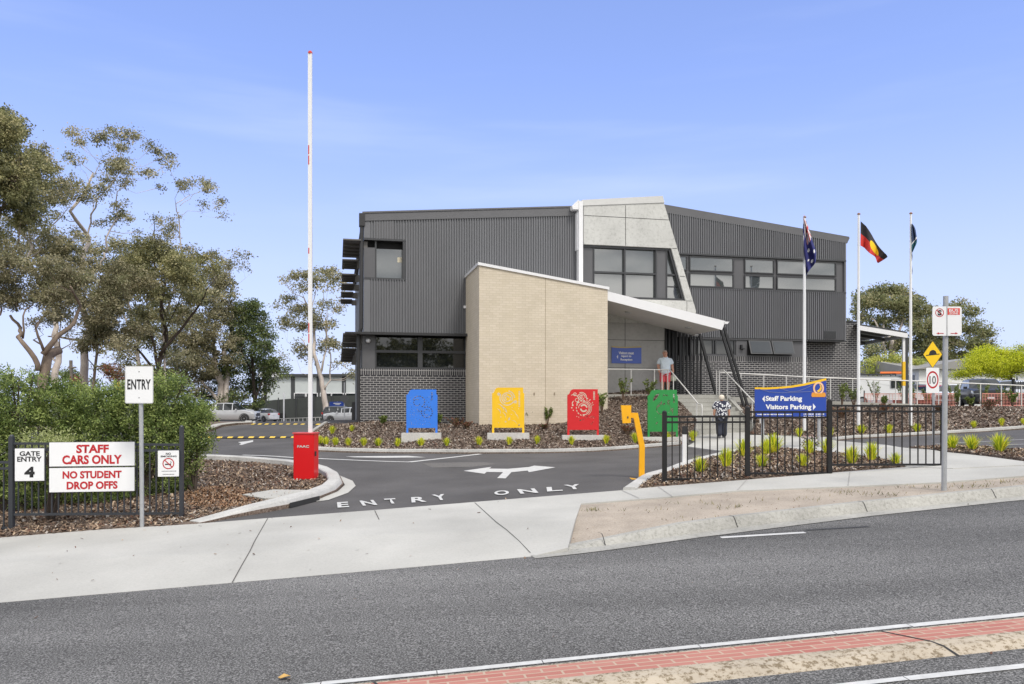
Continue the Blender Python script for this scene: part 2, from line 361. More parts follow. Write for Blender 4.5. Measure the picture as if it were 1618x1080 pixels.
# ---------------------------------------------------------------- ground sheets
g = lambda px, py: G(px, py)
gr = lambda px, py: G(px, py, road_z)
S_ = lambda p: (p[0], p[1])
ground = zone('ground', [(-62, -14), (62, -14), (62, 112), (-62, 112)], lambda X, Y: gz(np.clip(X, -45, 45), np.clip(Y, -12, 105))-.24, 2.6, M_grass)
far = B()
for q in [[(-1500, 112), (1500, 112), (1500, 2500), (-1500, 2500)], [(-1500, -300), (-62, -300), (-62, 112), (-1500, 112)], [(62, -300), (1500, -300), (1500, 112), (62, 112)], [(-62, -300), (62, -300), (62, -14), (-62, -14)]]: far.face([(x, y, -1.6) for x, y in q])
far.build('ground', M_grass, None, norecalc=True, kind='structure')
# road: up to the kerb on the right, to the concrete crossing on the left
edgeL = [gr(-60, 957.5), gr(0, 952), gr(210, 934), gr(420, 916), gr(640, 897), gr(840, 879)]
d0 = (edgeL[1]-edgeL[3]); d0.z = 0; d0.normalize()
gut = [gr(840, 879), gr(905, 872), gr(955, 866), gr(1100, 846), gr(1165, 838), gr(1367, 813), gr(1574, 791), gr(1618, 787)]
d1 = (gut[-1]-gut[-3]); d1.z = 0; d1.normalize()
roadpoly = [S_(edgeL[0]+d0*45)]+[S_(p) for p in edgeL]+[S_(p) for p in gut[1:]]+[S_(gut[-1]+d1*45), (55, -9), (-52, -9)]
road = zone('road', roadpoly, road_z, 1.2, M_road)
drive = zone('driveway', [(-46, 11), (-8.5, 11.5)]+[S_(g(*p)) for p in [(300, 845), (480, 840), (840, 800), (985, 786)]]+[(4.2, 15), (9.5, 22), (9, 33), (-4, 36), (-2, 110), (-46, 110)], gz, 1.0, M_drive)
drive2 = zone('car_park', [S_(g(*p)) for p in [(1318, 696.5), (1350, 692.5), (1496, 685), (1618, 677), (1760, 670), (1760, 723), (1618, 713.3), (1497, 706), (1436, 709), (1400, 704)]], gz, .8, M_drive, .012)
# concrete crossing and footpath
bk = [(0, 851), (160, 838), (320, 828), (421, 819.8), (596, 806.5), (820, 788.5), (982, 775.5)]
fw = [(918, 797), (1040, 787.5), (1165, 776.4), (1330, 770), (1490, 763), (1618, 752.8)]
B0 = [g(*p) for p in bk]
db = (B0[0]-B0[2]); db.normalize()
fp_back = [g(*p) for p in [(1040, 770), (1180, 759), (1343, 745.5), (1432, 739), (1506, 740), (1618, 733.5)]]
fpr = [g(*p) for p in fw]; df = (fpr[-1]-fpr[-2]); df.z = 0; df.normalize()
E2 = [Vector((p.x, p.y)) for p in [edgeL[0]+d0*30]+edgeL]
def distedge(X, Y):
    o = np.full(np.shape(X), 1e9)
    for a, b_ in zip(E2[:-1], E2[1:]):
        e = b_-a; t = np.clip(((X-a.x)*e.x+(Y-a.y)*e.y)/e.length_squared, 0, 1); o = np.minimum(o, np.hypot(X-a.x-t*e.x, Y-a.y-t*e.y))
    return o
apz = lambda X, Y: zf(X, Y)-.131*np.clip(1-distedge(X, Y)/1.7, 0, 1)**1.3+.002
apron = [S_(B0[0]+db*30)]+[S_(p) for p in B0]+[S_(fpr[0]), S_(g(897, 856))]+[S_(p) for p in reversed(edgeL)]+[S_(edgeL[0]+d0*30)]
footpath = zone('footpath', apron, apz, .7, M_conc, .012)
fp2 = zone('footpath', [S_(B0[-1])]+[S_(p) for p in fp_back]+[S_(fp_back[-1]+df*20), S_(fpr[-1]+df*20)]+[S_(p) for p in reversed(fpr)], lambda X, Y: gz(X, Y), .6, M_conc, .018)
# entrance path
path = zone('entrance_path', [S_(g(*p)) for p in [(1086, 706), (1098, 699), (1085, 693), (1060, 686), (1180, 684), (1185, 688), (1322, 692), (1318, 697), (1400, 704), (1436, 709.5), (1490, 715.5), (1560, 723), (1618, 731), (1618, 737), (1506, 742), (1432, 739), (1400, 727.5), (1322, 716.5), (1227, 707), (1190, 706.5), (1160, 713), (1136, 713)]], gz, .6, M_conc, .03)
# bare verge and street kerb
kt = [(897, 857), (953, 843), (1160, 816), (1367, 794), (1574, 773), (1618, 769.5)]
KT = [g(*p) for p in kt]
KTs = [Vector((p.x, p.y)) for p in KT]
def kdist(X, Y):
    o = np.full(np.shape(X), 1e9)
    for a, b_ in zip(KTs[:-1], KTs[1:]):
        e = b_-a; t = np.clip(((X-a.x)*e.x+(Y-a.y)*e.y)/e.length_squared, 0, 1); o = np.minimum(o, np.hypot(X-a.x-t*e.x, Y-a.y-t*e.y))
    return o
verge = zone('dirt_verge', [S_(p) for p in fpr]+[S_(fpr[-1]+df*20), S_(KT[-1]+d1*20)]+[S_(p) for p in reversed(KT)], lambda X, Y: zf(X, Y)-.125*np.clip(1-(X-KT[0].x)/2.0, 0, 1)*np.clip(1.15-kdist(X, Y)/1.1, 0, 1)-.006, .35, M_dirt, .0)
kl = [gr(*p) for p in [(843, 876), (906, 869), (956, 862.5), (1165, 833.5), (1370, 809), (1574, 788), (1618, 783.5)]]; kl.append(kl[-1]+d1*20)
kb = kerb('street_kerb', [S_(p) for p in kl], road_z, M_kerb2, .2, .14, 1, hf=lambda t: min(1, .12+t*14), lean=.07)
gutb = B(); strip(gutb, [(p.x, p.y, p.z) for p in gut]+[tuple(gut[-1]+d1*20)], .3, .008, road_z); go_ = gutb.build('gutter', M_kerb2, kb)
jb = B()
for px, py in [(956, 862.5), (1165, 833.5), (1370, 809), (1574, 788)]:
    p = gr(px, py); i0 = min(range(len(kl)-1), key=lambda i: abs(kl[i].x-p.x)); d = kl[min(i0+1, len(kl)-1)]-kl[max(i0-1, 0)]; d.z = 0; d.normalize(); nr = Vector((-d.y, d.x, 0)); q = [p+nr*a+Vector((0, 0, z)) for a, z in ((-.004, 0), (.066, .115), (.098, .144), (.2, .145))]
    for a, c in zip(q[:-1], q[1:]): jb.face([a, a+d*.012, c+d*.012, c])
jb.build('kerb_joint', M_black, kb)
jb = B()
for pl in [[(423, 820), (395, 872), (367, 922)], [(592, 807.5), (599, 822)], [(750, 795), (784, 826), (820, 856), (838, 875)]]:
    strip(jb, [(lambda q: (q.x, q.y, 0))(G(x, y, lambda X, Y: float(apz(np.array([X]), np.array([Y]))[0]))) for x, y in pl], .013, .0165, lambda X, Y: float(apz(np.array([X]), np.array([Y]))[0]))
jb.build('concrete_joint', mat('groove', (.09, .085, .08), .9), footpath)
jb = B()
for pl in [[(1180, 759.5), (1165, 776)], [(1343, 746), (1340, 769)], [(1040, 770.5), (1062, 786)], [(982, 776), (1010, 789)]]: strip(jb, [g(*p) for p in pl], .014, .024, gz1)
jb.build('concrete_joint', mat('soft_joint', (.3, .29, .28), .9), fp2)
# ---------------------------------------------------------------- street median (stamped brick) and painted lines
md_far = [gr(*p) for p in [(300, 1112), (560, 1081), (850, 1052.5), (1179, 1018), (1618, 975.5)]]
md_near = [gr(*p) for p in [(620, 1107), (926, 1077), (1204, 1046.6), (1618, 1003.6)]]
md_bot = [gr(*p) for p in [(760, 1128), (1000, 1102), (1230, 1077), (1618, 1036)]]
dm = (md_far[-1]-md_far[1]); dm.z = 0; dm.normalize(); nm = Vector((-dm.y, dm.x, 0))
w1 = (md_far[3]-md_near[2]).dot(nm); w2 = .30
o0 = md_far[2]; Lm = 14.
def mp_(t, w, z): p = o0+dm*t-nm*w; return (p.x, p.y, road_z(p.x, p.y)+z)
med = B(); N = 56
prof = [(-.02, -.05), (0, .035), (.04, .05)]
ts = [-Lm+2*Lm*i/N for i in range(N+1)]
for i in range(N):
    a, c = ts[i], ts[i+1]
    for (wa, za, wb, zb, mi) in [(-.005, -.02, 0, .006, 1), (0, .006, .03, .009, 1), (.03, .009, w1-.02, .04, 0), (w1-.02, .04, w1+.03, .045, 1), (w1+.03, .045, w1+.12, .036, 1), (w1+.12, .036, w1+w2, -.03, 1)]:
        med.face([mp_(a, wa, za), mp_(c, wa, za), mp_(c, wb, zb), mp_(a, wb, zb)], mi, [(a, wa), (c, wa), (c, wb), (a, wb)])
median = med.build('median_island', [M_bmed, M_medk], None, smooth=True, kind='structure')
jb = B()
for t in ([-1.2, 2.72]):
    for wa, za, wb, zb in [(0, .009, w1, .046), (w1, .047, w1+.12, .04), (w1+.12, .039, w1+w2, -.02)]: jb.face([mp_(t+wa*.3, wa, za), mp_(t+.02+wa*.3, wa, za), mp_(t+.02+wb*.3, wb, zb), mp_(t+wb*.3, wb, zb)])
jb.build('median_joint', M_black, median)
ml = B()
rnd = random.Random(4)
for w, wd in ((-.075, .075), (w1+w2+.22, .075)):
    t = -Lm
    while t < Lm:
        l = rnd.uniform(.5, 1.3); p = [o0+dm*x-nm*(w+rnd.uniform(-.005, .005)) for x in (t, t+l-.007)]; strip(ml, p, wd*rnd.uniform(.85, 1.08), .006, road_z); t += l
dp = [gr(1139, 849.5), gr(1272, 841.5)]; strip(ml, dp, .1, .006, road_z)
ml.build('lane_line', M_white, road)
tb = B(); strip(tb, [gr(1274, 837.5), gr(1372, 832)], .07, .005, road_z); tb.build('tar_patch', mat('tar', (.035, .035, .037), .8), road)
# faint wheel tracks are in the asphalt material; small debris lies on the road
lf = B(); c = gr(449, 1073); lf.prism([c+Vector((-.045, 0, .012)), c+Vector((-.01, .03, .03)), c+Vector((.04, .025, .014)), c+Vector((.035, -.015, .03)), c+Vector((-.02, -.03, .016))], (0, 0, .004))
tag(lf.build('fallen_leaf', mat('dry_leaf', A(205, 165, 95), .7)), 'dry yellow leaf lying on the asphalt by the median line', 'leaf')
# ---------------------------------------------------------------- driveway markings
dmk = B()
gp = lambda pts, dz=.008: [(lambda q: (q.x, q.y, q.z+dz))(g(*p)) for p in pts]
def z3(ox, oy, k): return lambda pts: [(ox+x/k, oy+y/k) for x, y in pts]
arr = z3(620, 560, 4.5)([(505, 828), (705, 800), (688, 812), (820, 814), (972, 801), (1008, 791), (1160, 803), (970, 838), (962, 826), (846, 838), (805, 882), (745, 880), (787, 838), (670, 836), (655, 849)])
def fillpoly(b, pts3, mi=0):
    from mathutils.geometry import tessellate_polygon
    t = tessellate_polygon([[Vector(p) for p in pts3]]); b.mesh(pts3, [tuple(x) for x in t], mi)
fillpoly(dmk, gp(arr)); dmk.build('arrow_marking', M_white, drive)
for poly in [[(376, 698.5), (386, 697.5), (400, 695.5), (400, 698), (390, 700.5), (382, 703), (378, 702.5), (381, 700.5)], [(312, 702), (318, 699), (329, 697.3), (329, 701), (320, 702.5), (312, 704.5)]]:
    k = B(); fillpoly(k, gp(poly)); k.build('arrow_marking', M_white, drive)
k = B(); strip(k, gp([(383, 719), (464, 723), (503, 724.5), (647, 730)], 0), .12, .008, gz1); strip(k, gp([(647, 730), (759, 717.3)], 0), .16, .008, gz1)
fillpoly(k, gp([(546, 721.3), (610, 720.5), (645, 720.2), (673, 722.6), (610, 723.3), (560, 722.6)])); strip(k, gp([(491, 682), (511, 669.6), (520, 667)], 0), .14, .01, gz1)
k.build('lane_line', M_white, drive)
k = B(); fillpoly(k, gp([(667, 732), (683, 738.5), (740, 738), (785, 733), (765, 730), (720, 730.5)], .005)); k.build('asphalt_patch', speckle('patch_asphalt', (.09, .085, .083), (.13, .125, .12), (.2, .19, .18), 60, .8, .1), drive)
LET = [('E', 543.5, 803, 20, 8.5), ('N', 586, 800, 25, 8), ('T', 622, 797, 20, 8), ('R', 663.5, 795, 26, 8.5), ('Y', 699, 791.5, 23, 9), ('O', 794.5, 783.5, 26, 7), ('N', 838, 781, 31, 7), ('L', 878, 777.5, 27, 7), ('Y', 910, 774.5, 28, 7.5)]
for ch, px, py, w, h in LET:
    a = g(px-w*.5, py); b_ = g(px+w*.42, py-w*.055); c = g(px-w*.5-(16 if ch in 'YTN' and px > 570 else 3)*.35, py-h)
    text(ch, 'letter_marking', a+Vector((0, 0, .006)), b_-a, Vector((c-a).normalized()), (b_-a).length, (c-a).length, M_white, drive, bold=.03, lift=.009)
# speed humps: moulded yellow and black segments
M_yel = mat('hump_yellow', A(232, 196, 70), .6, var=.1); M_hb = mat('hump_black', (.03, .03, .03), .7)
for p0, p1, n, lab, sc in [((312, 691.5), (470, 691), 19, 'near rubber speed hump across the driveway left of the red box', 1), ((400, 670.3), (508, 670.8), 19, 'far rubber speed hump across the driveway beside the parked cars', 1)]:
    a, c = g(*p0), g(*p1); t = thing('speed_hump', lab, 'speed hump', (a+c)/2, 'speed humps across the driveway'); e = (c-a)/n; nn = Vector((-e.y, e.x, 0)).normalized()*.13
    for i in range(n):
        q = a+e*i; b = B(); r_ = q+e*.98
        for s in (-1, 1): b.face([q+nn*s, r_+nn*s, r_+nn*s*.3+Vector((0, 0, .045)), q+nn*s*.3+Vector((0, 0, .045))])
        b.face([q-nn*.3+Vector((0, 0, .045)), r_-nn*.3+Vector((0, 0, .045)), r_+nn*.3+Vector((0, 0, .045)), q+nn*.3+Vector((0, 0, .045))])
        b.build('yellow_segment' if i % 2 == 0 else 'black_segment', M_yel if i % 2 == 0 else M_hb, t)
# car park bay lines
k = B(); strip(k, gp([(1475, 702.5), (1560, 698), (1618, 695)], 0), .1, .02, gz1); strip(k, gp([(1497, 709), (1560, 705), (1618, 702.5)], 0), .1, .02, gz1); k.build('bay_line', M_white, drive2)
# ---------------------------------------------------------------- building frame: s along the front, o toward the street
TH = radians(12.5); EX = Vector((cos(TH), sin(TH), 0)); EN = Vector((sin(TH), -cos(TH), 0)); AY = 30.45; AX = (610-CX)/F*AY
def W(s, o, z): return Vector((AX, AY, 0))+EX*s+EN*o+Vector((0, 0, z))
def BP(px, py, o=0.):
    u = (px-CX)/F; s = (u*(AY+o*EN.y)-(AX+o*EN.x))/(EX.x-u*EX.y); Y = AY+s*EX.y+o*EN.y
    return s, EYE-(py-H)/F*Y
def PS(px, o=0.): return BP(px, 0, o)[0]
def PZ(px, py, o=0.): return BP(px, py, o)[1]
class BB(B):
    def bx(s, s0, s1, o0, o1, z0, z1, mi=0, swap=False):
        f = [([(s0, o1, z0), (s1, o1, z0), (s1, o1, z1), (s0, o1, z1)], 0), ([(s1, o0, z0), (s0, o0, z0), (s0, o0, z1), (s1, o0, z1)], 0), ([(s0, o0, z0), (s0, o1, z0), (s0, o1, z1), (s0, o0, z1)], 1),
             ([(s1, o1, z0), (s1, o0, z0), (s1, o0, z1), (s1, o1, z1)], 1), ([(s0, o1, z1), (s1, o1, z1), (s1, o0, z1), (s0, o0, z1)], 2), ([(s0, o0, z0), (s1, o0, z0), (s1, o1, z0), (s0, o1, z0)], 2)]
        for p, k in f:
            uv = [((q[0], q[2]), (q[1]+.12, q[2]), (q[0], q[1]))[k] for q in p]
            if swap: uv = [(v, u) for u, v in uv]
            s.face([W(*q) for q in p], mi, uv)
    def pr(s, poly, o0, o1, mi=0, msd=None):
        n = len(poly)
        s.face([W(a, o1, z) for a, z in poly], mi, [(a, z) for a, z in poly]); s.face([W(a, o0, z) for a, z in reversed(poly)], mi, [(a, z) for a, z in reversed(poly)])
        for i in range(n):
            (a, z), (c, y) = poly[i], poly[(i+1) % n]
            s.face([W(a, o1, z), W(a, o0, z), W(c, o0, y), W(c, o1, y)], mi if msd is None else msd, [(o1+.12, z), (o0+.12, z), (o0+.12, y), (o1+.12, y)])
    def ribs(s, s0, s1, bot, top, o, p=.1, d=.05, mi=0):
        ks = []; a = s0
        while a < s1-1e-6:
            for f, q in ((0, 0), (.5, 0), (.56, 1), (.94, 1)):
                if a+f*p < s1: ks.append((a+f*p, o+d*q))
            a += p
        ks.append((s1, o)); vs = []
        for a, q in ks: vs += [W(a, q, bot(a)), W(a, q, top(a))]
        s.mesh(vs, [(2*i, 2*i+2, 2*i+3, 2*i+1) for i in range(len(ks)-1)], mi)
lerpf = lambda a, b: (lambda s: a[1]+(b[1]-a[1])*(s-a[0])/(b[0]-a[0]))
# ---------------------------------------------------------------- garden beds
SL, SR = PS(1077, 2.6), PS(1166, 2.6)         # the flight of steps
LZ = 2.08; O_TOP, RUN, NR = 1.5, .31, 9        # landing level and edge, tread, risers
O_BOT = O_TOP+RUN*(NR-1)
def bedtps(pts, kerbpts, dz):
    c = [(v.x, v.y, v.z) for v in (Pt(*p) for p in pts)]+[(p.x, p.y, p.z+dz) for p in kerbpts]; return TPS(c, .01)
k1 = [g(*p) for p in [(1076, 703.5), (1040, 706.5), (960, 712.5), (860, 716), (740, 716.5), (665, 716), (596, 715.6), (540, 714.5), (502, 713), (472, 709)]]
k1 += [g(463, 703), g(470, 695), g(492, 682.5), g(511, 670.5)]
bed1_pts = [(570, 667, 30.2), (655, 668, 30.7), (740, 670, 31.0), (640, 699.5, 25.8), (697, 690, 26.2), (665, 693, 26.1), (780, 695, 26.2), (832, 689.5, 26.5), (757, 672, 28.1), (860, 671, 28.6), (900, 668, 28.8), (890, 696, 26.4), (952, 690, 26.8),
            (1000, 632, 30.2), (960, 640, 29.6), (950, 658, 28.6), (985, 682, 27.2), (1040, 631, 30.6), (1066, 640, 30.0), (1070, 664, 28.9), (1072, 686, 27.6), (1020, 693, 27.0), (1060, 694, 27.2), (525, 683, 27.5), (545, 672, 30), (1000, 660, 28.5), (590, 690, 27)]
bz1 = bedtps(bed1_pts, k1, .04)
P1 = [S_(p) for p in k1]+[S_(W(-1.4, -.2, 0)), S_(W(-.9, -.6, 0)), S_(W(SL-.04, -.2, 0)), S_(W(SL-.04, O_BOT, 0))]
def inpoly(P, x, y):
    c = False; j = len(P)-1
    for i in range(len(P)):
        if (P[i][1] > y) != (P[j][1] > y) and x < (P[j][0]-P[i][0])*(y-P[i][1])/(P[j][1]-P[i][1])+P[i][0]: c = not c
        j = i
    return c
bed1 = zone('mulch_bed', P1, bz1, .35, M_mulch)
bed1.data.materials[0] = M_mulch
kerb('garden_kerb', [S_(p) for p in k1], gz, M_kerb, .15, .13, -1)
# bed in front of the entrance path, behind the right fence
P2 = [S_(g(*p)) for p in [(990, 775), (1001, 764), (1019, 753), (1051, 745), (1079, 734.5), (1136, 719.5), (1160, 714.5), (1190, 708.5), (1227, 708.5), (1322, 718), (1400, 729), (1430, 738.5), (1343, 745), (1180, 758.5), (1040, 769.5)]]
bump2 = lambda X, Y: gz(X, Y)+.035
bed2 = zone('mulch_bed', P2, bump2, .3, M_mulch)
kerb('flush_kerb', [S_(g(*p)) for p in [(984, 775.5), (1010, 757.5), (1019, 752.5), (1051, 744), (1079, 733), (1136, 718.3), (1160, 713)]], gz, M_kerbw, .22, .075, -1, lean=.01)
# bank below the ramp
k3 = [g(*p) for p in [(1322, 697), (1350, 694), (1420, 690.5), (1496, 686.5), (1618, 678.5), (1760, 671)]]
k3b = [g(*p) for p in [(1186, 687), (1250, 689.5), (1318, 692)]]
TZ = 1.58
t3 = []
for px, Y in [(1180, 31.4), (1230, 31.6), (1290, 31.8), (1350, 32), (1420, 32), (1480, 32), (1550, 32), (1618, 32), (1700, 32)]:
    x = (px-CX)/F*Y; t3 += [(x, Y, TZ-.02*max(0, (px-1400)/200)), (x*(1+.06), Y*1.06, TZ), (x*1.15, Y*1.15, TZ)]
bz3 = TPS(t3+[(p.x, p.y, p.z+.05) for p in k3]+[(p.x, p.y, p.z+.03) for p in k3b]+[tuple(Pt(1271, 681, 28.2)), tuple(Pt(1356, 672, 28.6)), tuple(Pt(1438, 672, 28.9)), tuple(Pt(1240, 660, 29.6)), tuple(Pt(1195, 665, 29.4))], .01)
P3 = [S_(W(SR+.04, O_BOT, 0))]+[S_(p) for p in k3b]+[S_(p) for p in k3]+[(26, 33.5), (24, 36), S_(W(SR+.04, 0, 0))]
bed3 = zone('mulch_bed', P3, bz3, .4, M_mulch)
kerb('garden_kerb', [S_(p) for p in k3], gz, M_kerb, .15, .13, 1)
k = [g(*p) for p in [(1436, 710), (1497, 706.3), (1587, 712), (1618, 713.2), (1700, 718)]]
P4 = [S_(p) for p in k]+[S_(g(*p)) for p in [(1700, 738), (1618, 728), (1560, 721), (1489, 714.5)]]
bed4 = zone('mulch_bed', P4, lambda X, Y: gz(X, Y)+.05, .3, M_mulch)
# left bed with the hedge and the boom gate
kL = [(317, 828), (369, 818), (411, 811), (457, 802.5), (505, 790), (532, 779), (543, 768), (538, 757), (522, 748), (503, 742.5), (464, 736.5), (400, 731), (328, 727.5), (250, 724), (150, 722), (-40, 724)]
KL = [g(*p) for p in kL]
P5 = [S_(g(*p)) for p in [(-260, 880), (-60, 857), (0, 851), (160, 838), (310, 829)]]+[S_(p) for p in KL]+[(-22, 19), (-22, 12)]
bed5 = zone('mulch_bed', P5, lambda X, Y: gz(X, Y)+.02+.1*np.clip(distP(X, Y)/1.0, 0, 1), .3, M_mulch) if False else None
fr5 = [Vector((p.x, p.y)) for p in [g(*p) for p in [(-260, 880), (-60, 857), (0, 851), (160, 838), (310, 829)]]]
def d5(X, Y):
    o = np.full(np.shape(X), 1e9)
    for a, b_ in zip(fr5[:-1], fr5[1:]):
        e = b_-a; t = np.clip(((X-a.x)*e.x+(Y-a.y)*e.y)/e.length_squared, 0, 1); o = np.minimum(o, np.hypot(X-a.x-t*e.x, Y-a.y-t*e.y))
    return o
bz5 = lambda X, Y: gz(X, Y)+.02+.05*np.clip(d5(np.asarray(X, float), np.asarray(Y, float))/1.2, 0, 1)
bed5 = zone('mulch_bed', P5, bz5, .3, M_mulch)
kk = kerb('driveway_kerb', [S_(p) for p in KL], gz, M_kerbw, .3, .17, 1, hf=lambda t: min(1, .2+t*14), lean=.05)
# gutter apron round the kerb nose, pit opening and pit lid
ap = B(); no = [g(*p) for p in [(500, 793), (519, 790.5), (550, 779), (562, 768), (557, 760), (540, 753)]]; ni = [g(*p) for p in [(500, 791), (512, 787), (534, 778), (545, 768), (539, 757), (524, 748.5)]]
for i in range(5): ap.face([no[i]+Vector((0, 0, .012)), no[i+1]+Vector((0, 0, .012)), ni[i+1]+Vector((0, 0, .03)), ni[i]+Vector((0, 0, .03))])
ap.build('gutter', M_conc, kk)
pit = B(); a, c = g(458, 802.8), g(504, 791.2); dd = (c-a).normalized(); nn = Vector((dd.y, -dd.x, 0)); nn = nn if nn.y < 0 else -nn
pit.obox((a+c)/2+Vector((0, 0, .05))+nn*.004, (c-a)/2, nn*.012, Vector((0, 0, .045))); pit.build('drain_opening', M_black, kk)
lid = B(); q = [G(x, y, lambda X, Y: float(bz5(X, Y)[0])) for x, y in [(383, 784.5), (432, 776.5), (500, 777.5), (470, 787), (420, 791)]]
lid.prism([p+Vector((0, 0, -.03)) for p in q], (0, 0, .075)); o = lid.build('drain_lid', M_conc, kk)
# needle litter patch
# loose chips
d1_, d3_, d5_ = linedist(k1), linedist(k3), linedist(KL)
chips('wood_chips', bed1, 520, CH, (.04, .095), 1, cull=lambda p: d1_(p) < .19)
d2_ = linedist([S_(g(*p)) for p in [(984, 775.5), (1010, 757.5), (1019, 752.5), (1051, 744), (1079, 733), (1136, 718.3), (1160, 713)]])
chips('wood_chips', bed2, 750, CHW, (.03, .09), 2, cull=lambda p: d2_(p) < .25)
chips('wood_chips', bed3, 330, CH, (.05, .12), 3, cull=lambda p: p.y > 32.5 or d3_(p) < .19)
chips('wood_chips', bed4, 700, CHW, (.03, .08), 4, cull=lambda p: p.x > 14.5)
chips('wood_chips', bed5, 700, CHW, (.03, .08), 5, cull=lambda p: p.x < -10.5 or p.x/p.y < -.68 or d5_(p) < .33)
chips('needle_litter', bed5, 900, [mat('needle_rust', (.2, .11, .06), .9), mat('needle_brown', (.28, .17, .1), .9)], (.04, .08), 9, cull=lambda p: ((p.x/p.y*F+CX-345)/60)**2+((H+(EYE-p.z)*F/p.y-786)/17)**2 > 1 or d5_(p) < .33)
chips('leaf_litter', footpath, 1.6, CHW, (.02, .05), 6, cull=lambda p: abs(p.x) > 9)
chips('leaf_litter', verge, 16, CHW, (.012, .035), 7, cull=lambda p: p.x > 9)
chips('leaf_litter', road, .5, CHW, (.02, .05), 8, cull=lambda p: abs(p.x) > 9 or p.y < 4)
rg = random.Random(12); tb = B()
for px, py, k_n, sp in [(937, 806, 40, 9), (1010, 806, 14, 20), (1100, 795, 16, 30), (1160, 801, 30, 16), (1330, 778, 40, 26), (1390, 782, 40, 22), (1450, 770, 40, 30), (1540, 768, 40, 30), (1080, 820, 12, 25), (1250, 790, 20, 40), (1590, 762, 30, 18)]:
    for _ in range(k_n):
        p = G(px+rg.gauss(0, sp), py+rg.gauss(0, 1.6), zf); a = rg.uniform(0, 6.28); l = rg.uniform(.03, .08); d = Vector((cos(a)*.6, sin(a)*.6, rg.uniform(.3, 1))).normalized()*l; e = Vector((-sin(a), cos(a), 0))*.006; tb.face([p-e, p+e, p+d+e*.2, p+d-e*.2], rg.randrange(2))
tb.build('dry_grass', [mat('grass_dry', (.2, .17, .07), .9), mat('grass_green', (.1, .11, .035), .9)], verge, norecalc=True, kind='stuff')
# upper terrace on the right (grass and parking)
terr = zone('terrace', [S_(W(18, -1.2, 0)), (24, 34.5), (30, 31), (70, 31), (90, 90), (6, 90), S_(W(13.6, -21, 0))], lambda X, Y: 0*X+TZ-.06+.0*Y, 3, speckle('terrace_asphalt', (.1, .1, .08), (.14, .14, .12), (.2, .2, .17), 30, .3, .2))
lawn = zone('lawn_strip', [(15, 33.0), (30, 32.2), (45, 31.5), (45, 37), (17, 37.5)], lambda X, Y: 0*X+TZ+.0, 2, speckle('worn_grass', (.1, .1, .05), (.2, .19, .1), (.3, .27, .18), 20, .8, .2))
# kerbed island on the far left where the ute is parked
isl = [g(*p) for p in [(333, 682), (352, 674.5), (375, 671.5), (399, 670.5)]]
kerb('driveway_kerb', [S_(p) for p in [g(280, 690)]+isl+[g(404, 667.5), g(402, 665)]], gz, M_conc, .3, .14, 1)
zone('mulch_bed', [S_(p) for p in [g(280, 690)]+isl+[g(402, 665.5), (-30, 60), (-30, 40)]], lambda X, Y: gz(X, Y)+.1, 2.5, M_mulch)

# ---------------------------------------------------------------- the school building
school = thing('school_building', 'two-storey charcoal metal-clad school building with cream brick entry block and white canopy', 'building', W(8, 0, LZ))
M_clad = mat('charcoal_cladding', A(111, 112, 116), .42, var=.07, vs=1.1, stretch=(1, 1, .35), spec=.5)
M_trim = mat('charcoal_trim', A(98, 98, 101), .45, var=.06, vs=1.5)
M_panel = mat('grey_window_panel', A(92, 92, 95), .4, var=.05, vs=2)
M_frame = mat('dark_frame', A(62, 63, 66), .4)
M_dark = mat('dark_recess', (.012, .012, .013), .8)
M_blk = mat('black_steel', (.022, .022, .024), .45)
M_glass = mat('window_glass', A(92, 98, 98, .6), .03, spec=.6, ior=2.3, var=.06, vs=.5)
M_glassd = mat('dark_window_glass', (.01, .012, .013), .02, ior=1.75)
M_glassm = mat('hopper_glass', A(84, 88, 92, .6), .08, ior=1.6)
M_bd = brickmat('charcoal_brick', A(50, 50, 54), A(66, 66, 70), A(174, 172, 171), .24, .0858, .0112, .7)
M_bds = brickmat('charcoal_soldier_brick', A(50, 50, 54), A(66, 66, 70), A(174, 172, 171), .5, .0858, .0112, .7, 0)
M_bc = brickmat('cream_brick', (.55, .485, .38), (.6, .53, .43), (.49, .425, .325), .24, .0858, .007, .85, bumpk=.35)
M_cpan = speckle('precast_concrete', (.38, .38, .36), (.48, .48, .46), (.52, .52, .5), 9, .7, .1, p0=.3, p1=.55)
M_cgrey = speckle('smooth_precast', (.37, .365, .355), (.42, .415, .405), (.45, .445, .435), 6, .5, .1, p0=.25, p1=.7)
M_wmet = mat('white_metal', A(236, 236, 238), .35, var=.02, vs=1)
M_soff = mat('white_soffit', A(226, 224, 222), .6, var=.03, vs=1)
M_alu = mat('aluminium', A(205, 206, 208), .35, .3)
rtL, rtR = (-.87, 9.0), (7.9, 9.71); fbL = lerpf((-.65, 8.71), (7.49, 9.32)); ftL = lerpf(rtL, (7.49, 9.68))
fbR = lerpf((11.75, 9.62), (19.89, 8.76)); ftR = lerpf((11.64, 9.90), (20.05, 8.99))
b = BB(); b.pr([(-.72, -.6), (18.1, -.6), (18.1, 4.45), (19.8, 4.45), (19.8, 8.8), (11.7, 9.7), (7.6, 9.4), (-.72, 8.8)], -20, -.36); b.build('wall', M_clad, school)
b = BB(); b.pr([(-.9, 8.98), (7.9, 9.69), (7.9, 9.75), (-.9, 9.04)], -20.3, .1); b.pr([(11.3, 9.94), (20.1, 8.98), (20.1, 9.04), (11.3, 10.0)], -20.3, .1); b.pr([(7.9, 9.6), (11.3, 9.9), (11.3, 9.98), (7.9, 9.68)], -20, -.2); b.build('roof', M_trim, school)
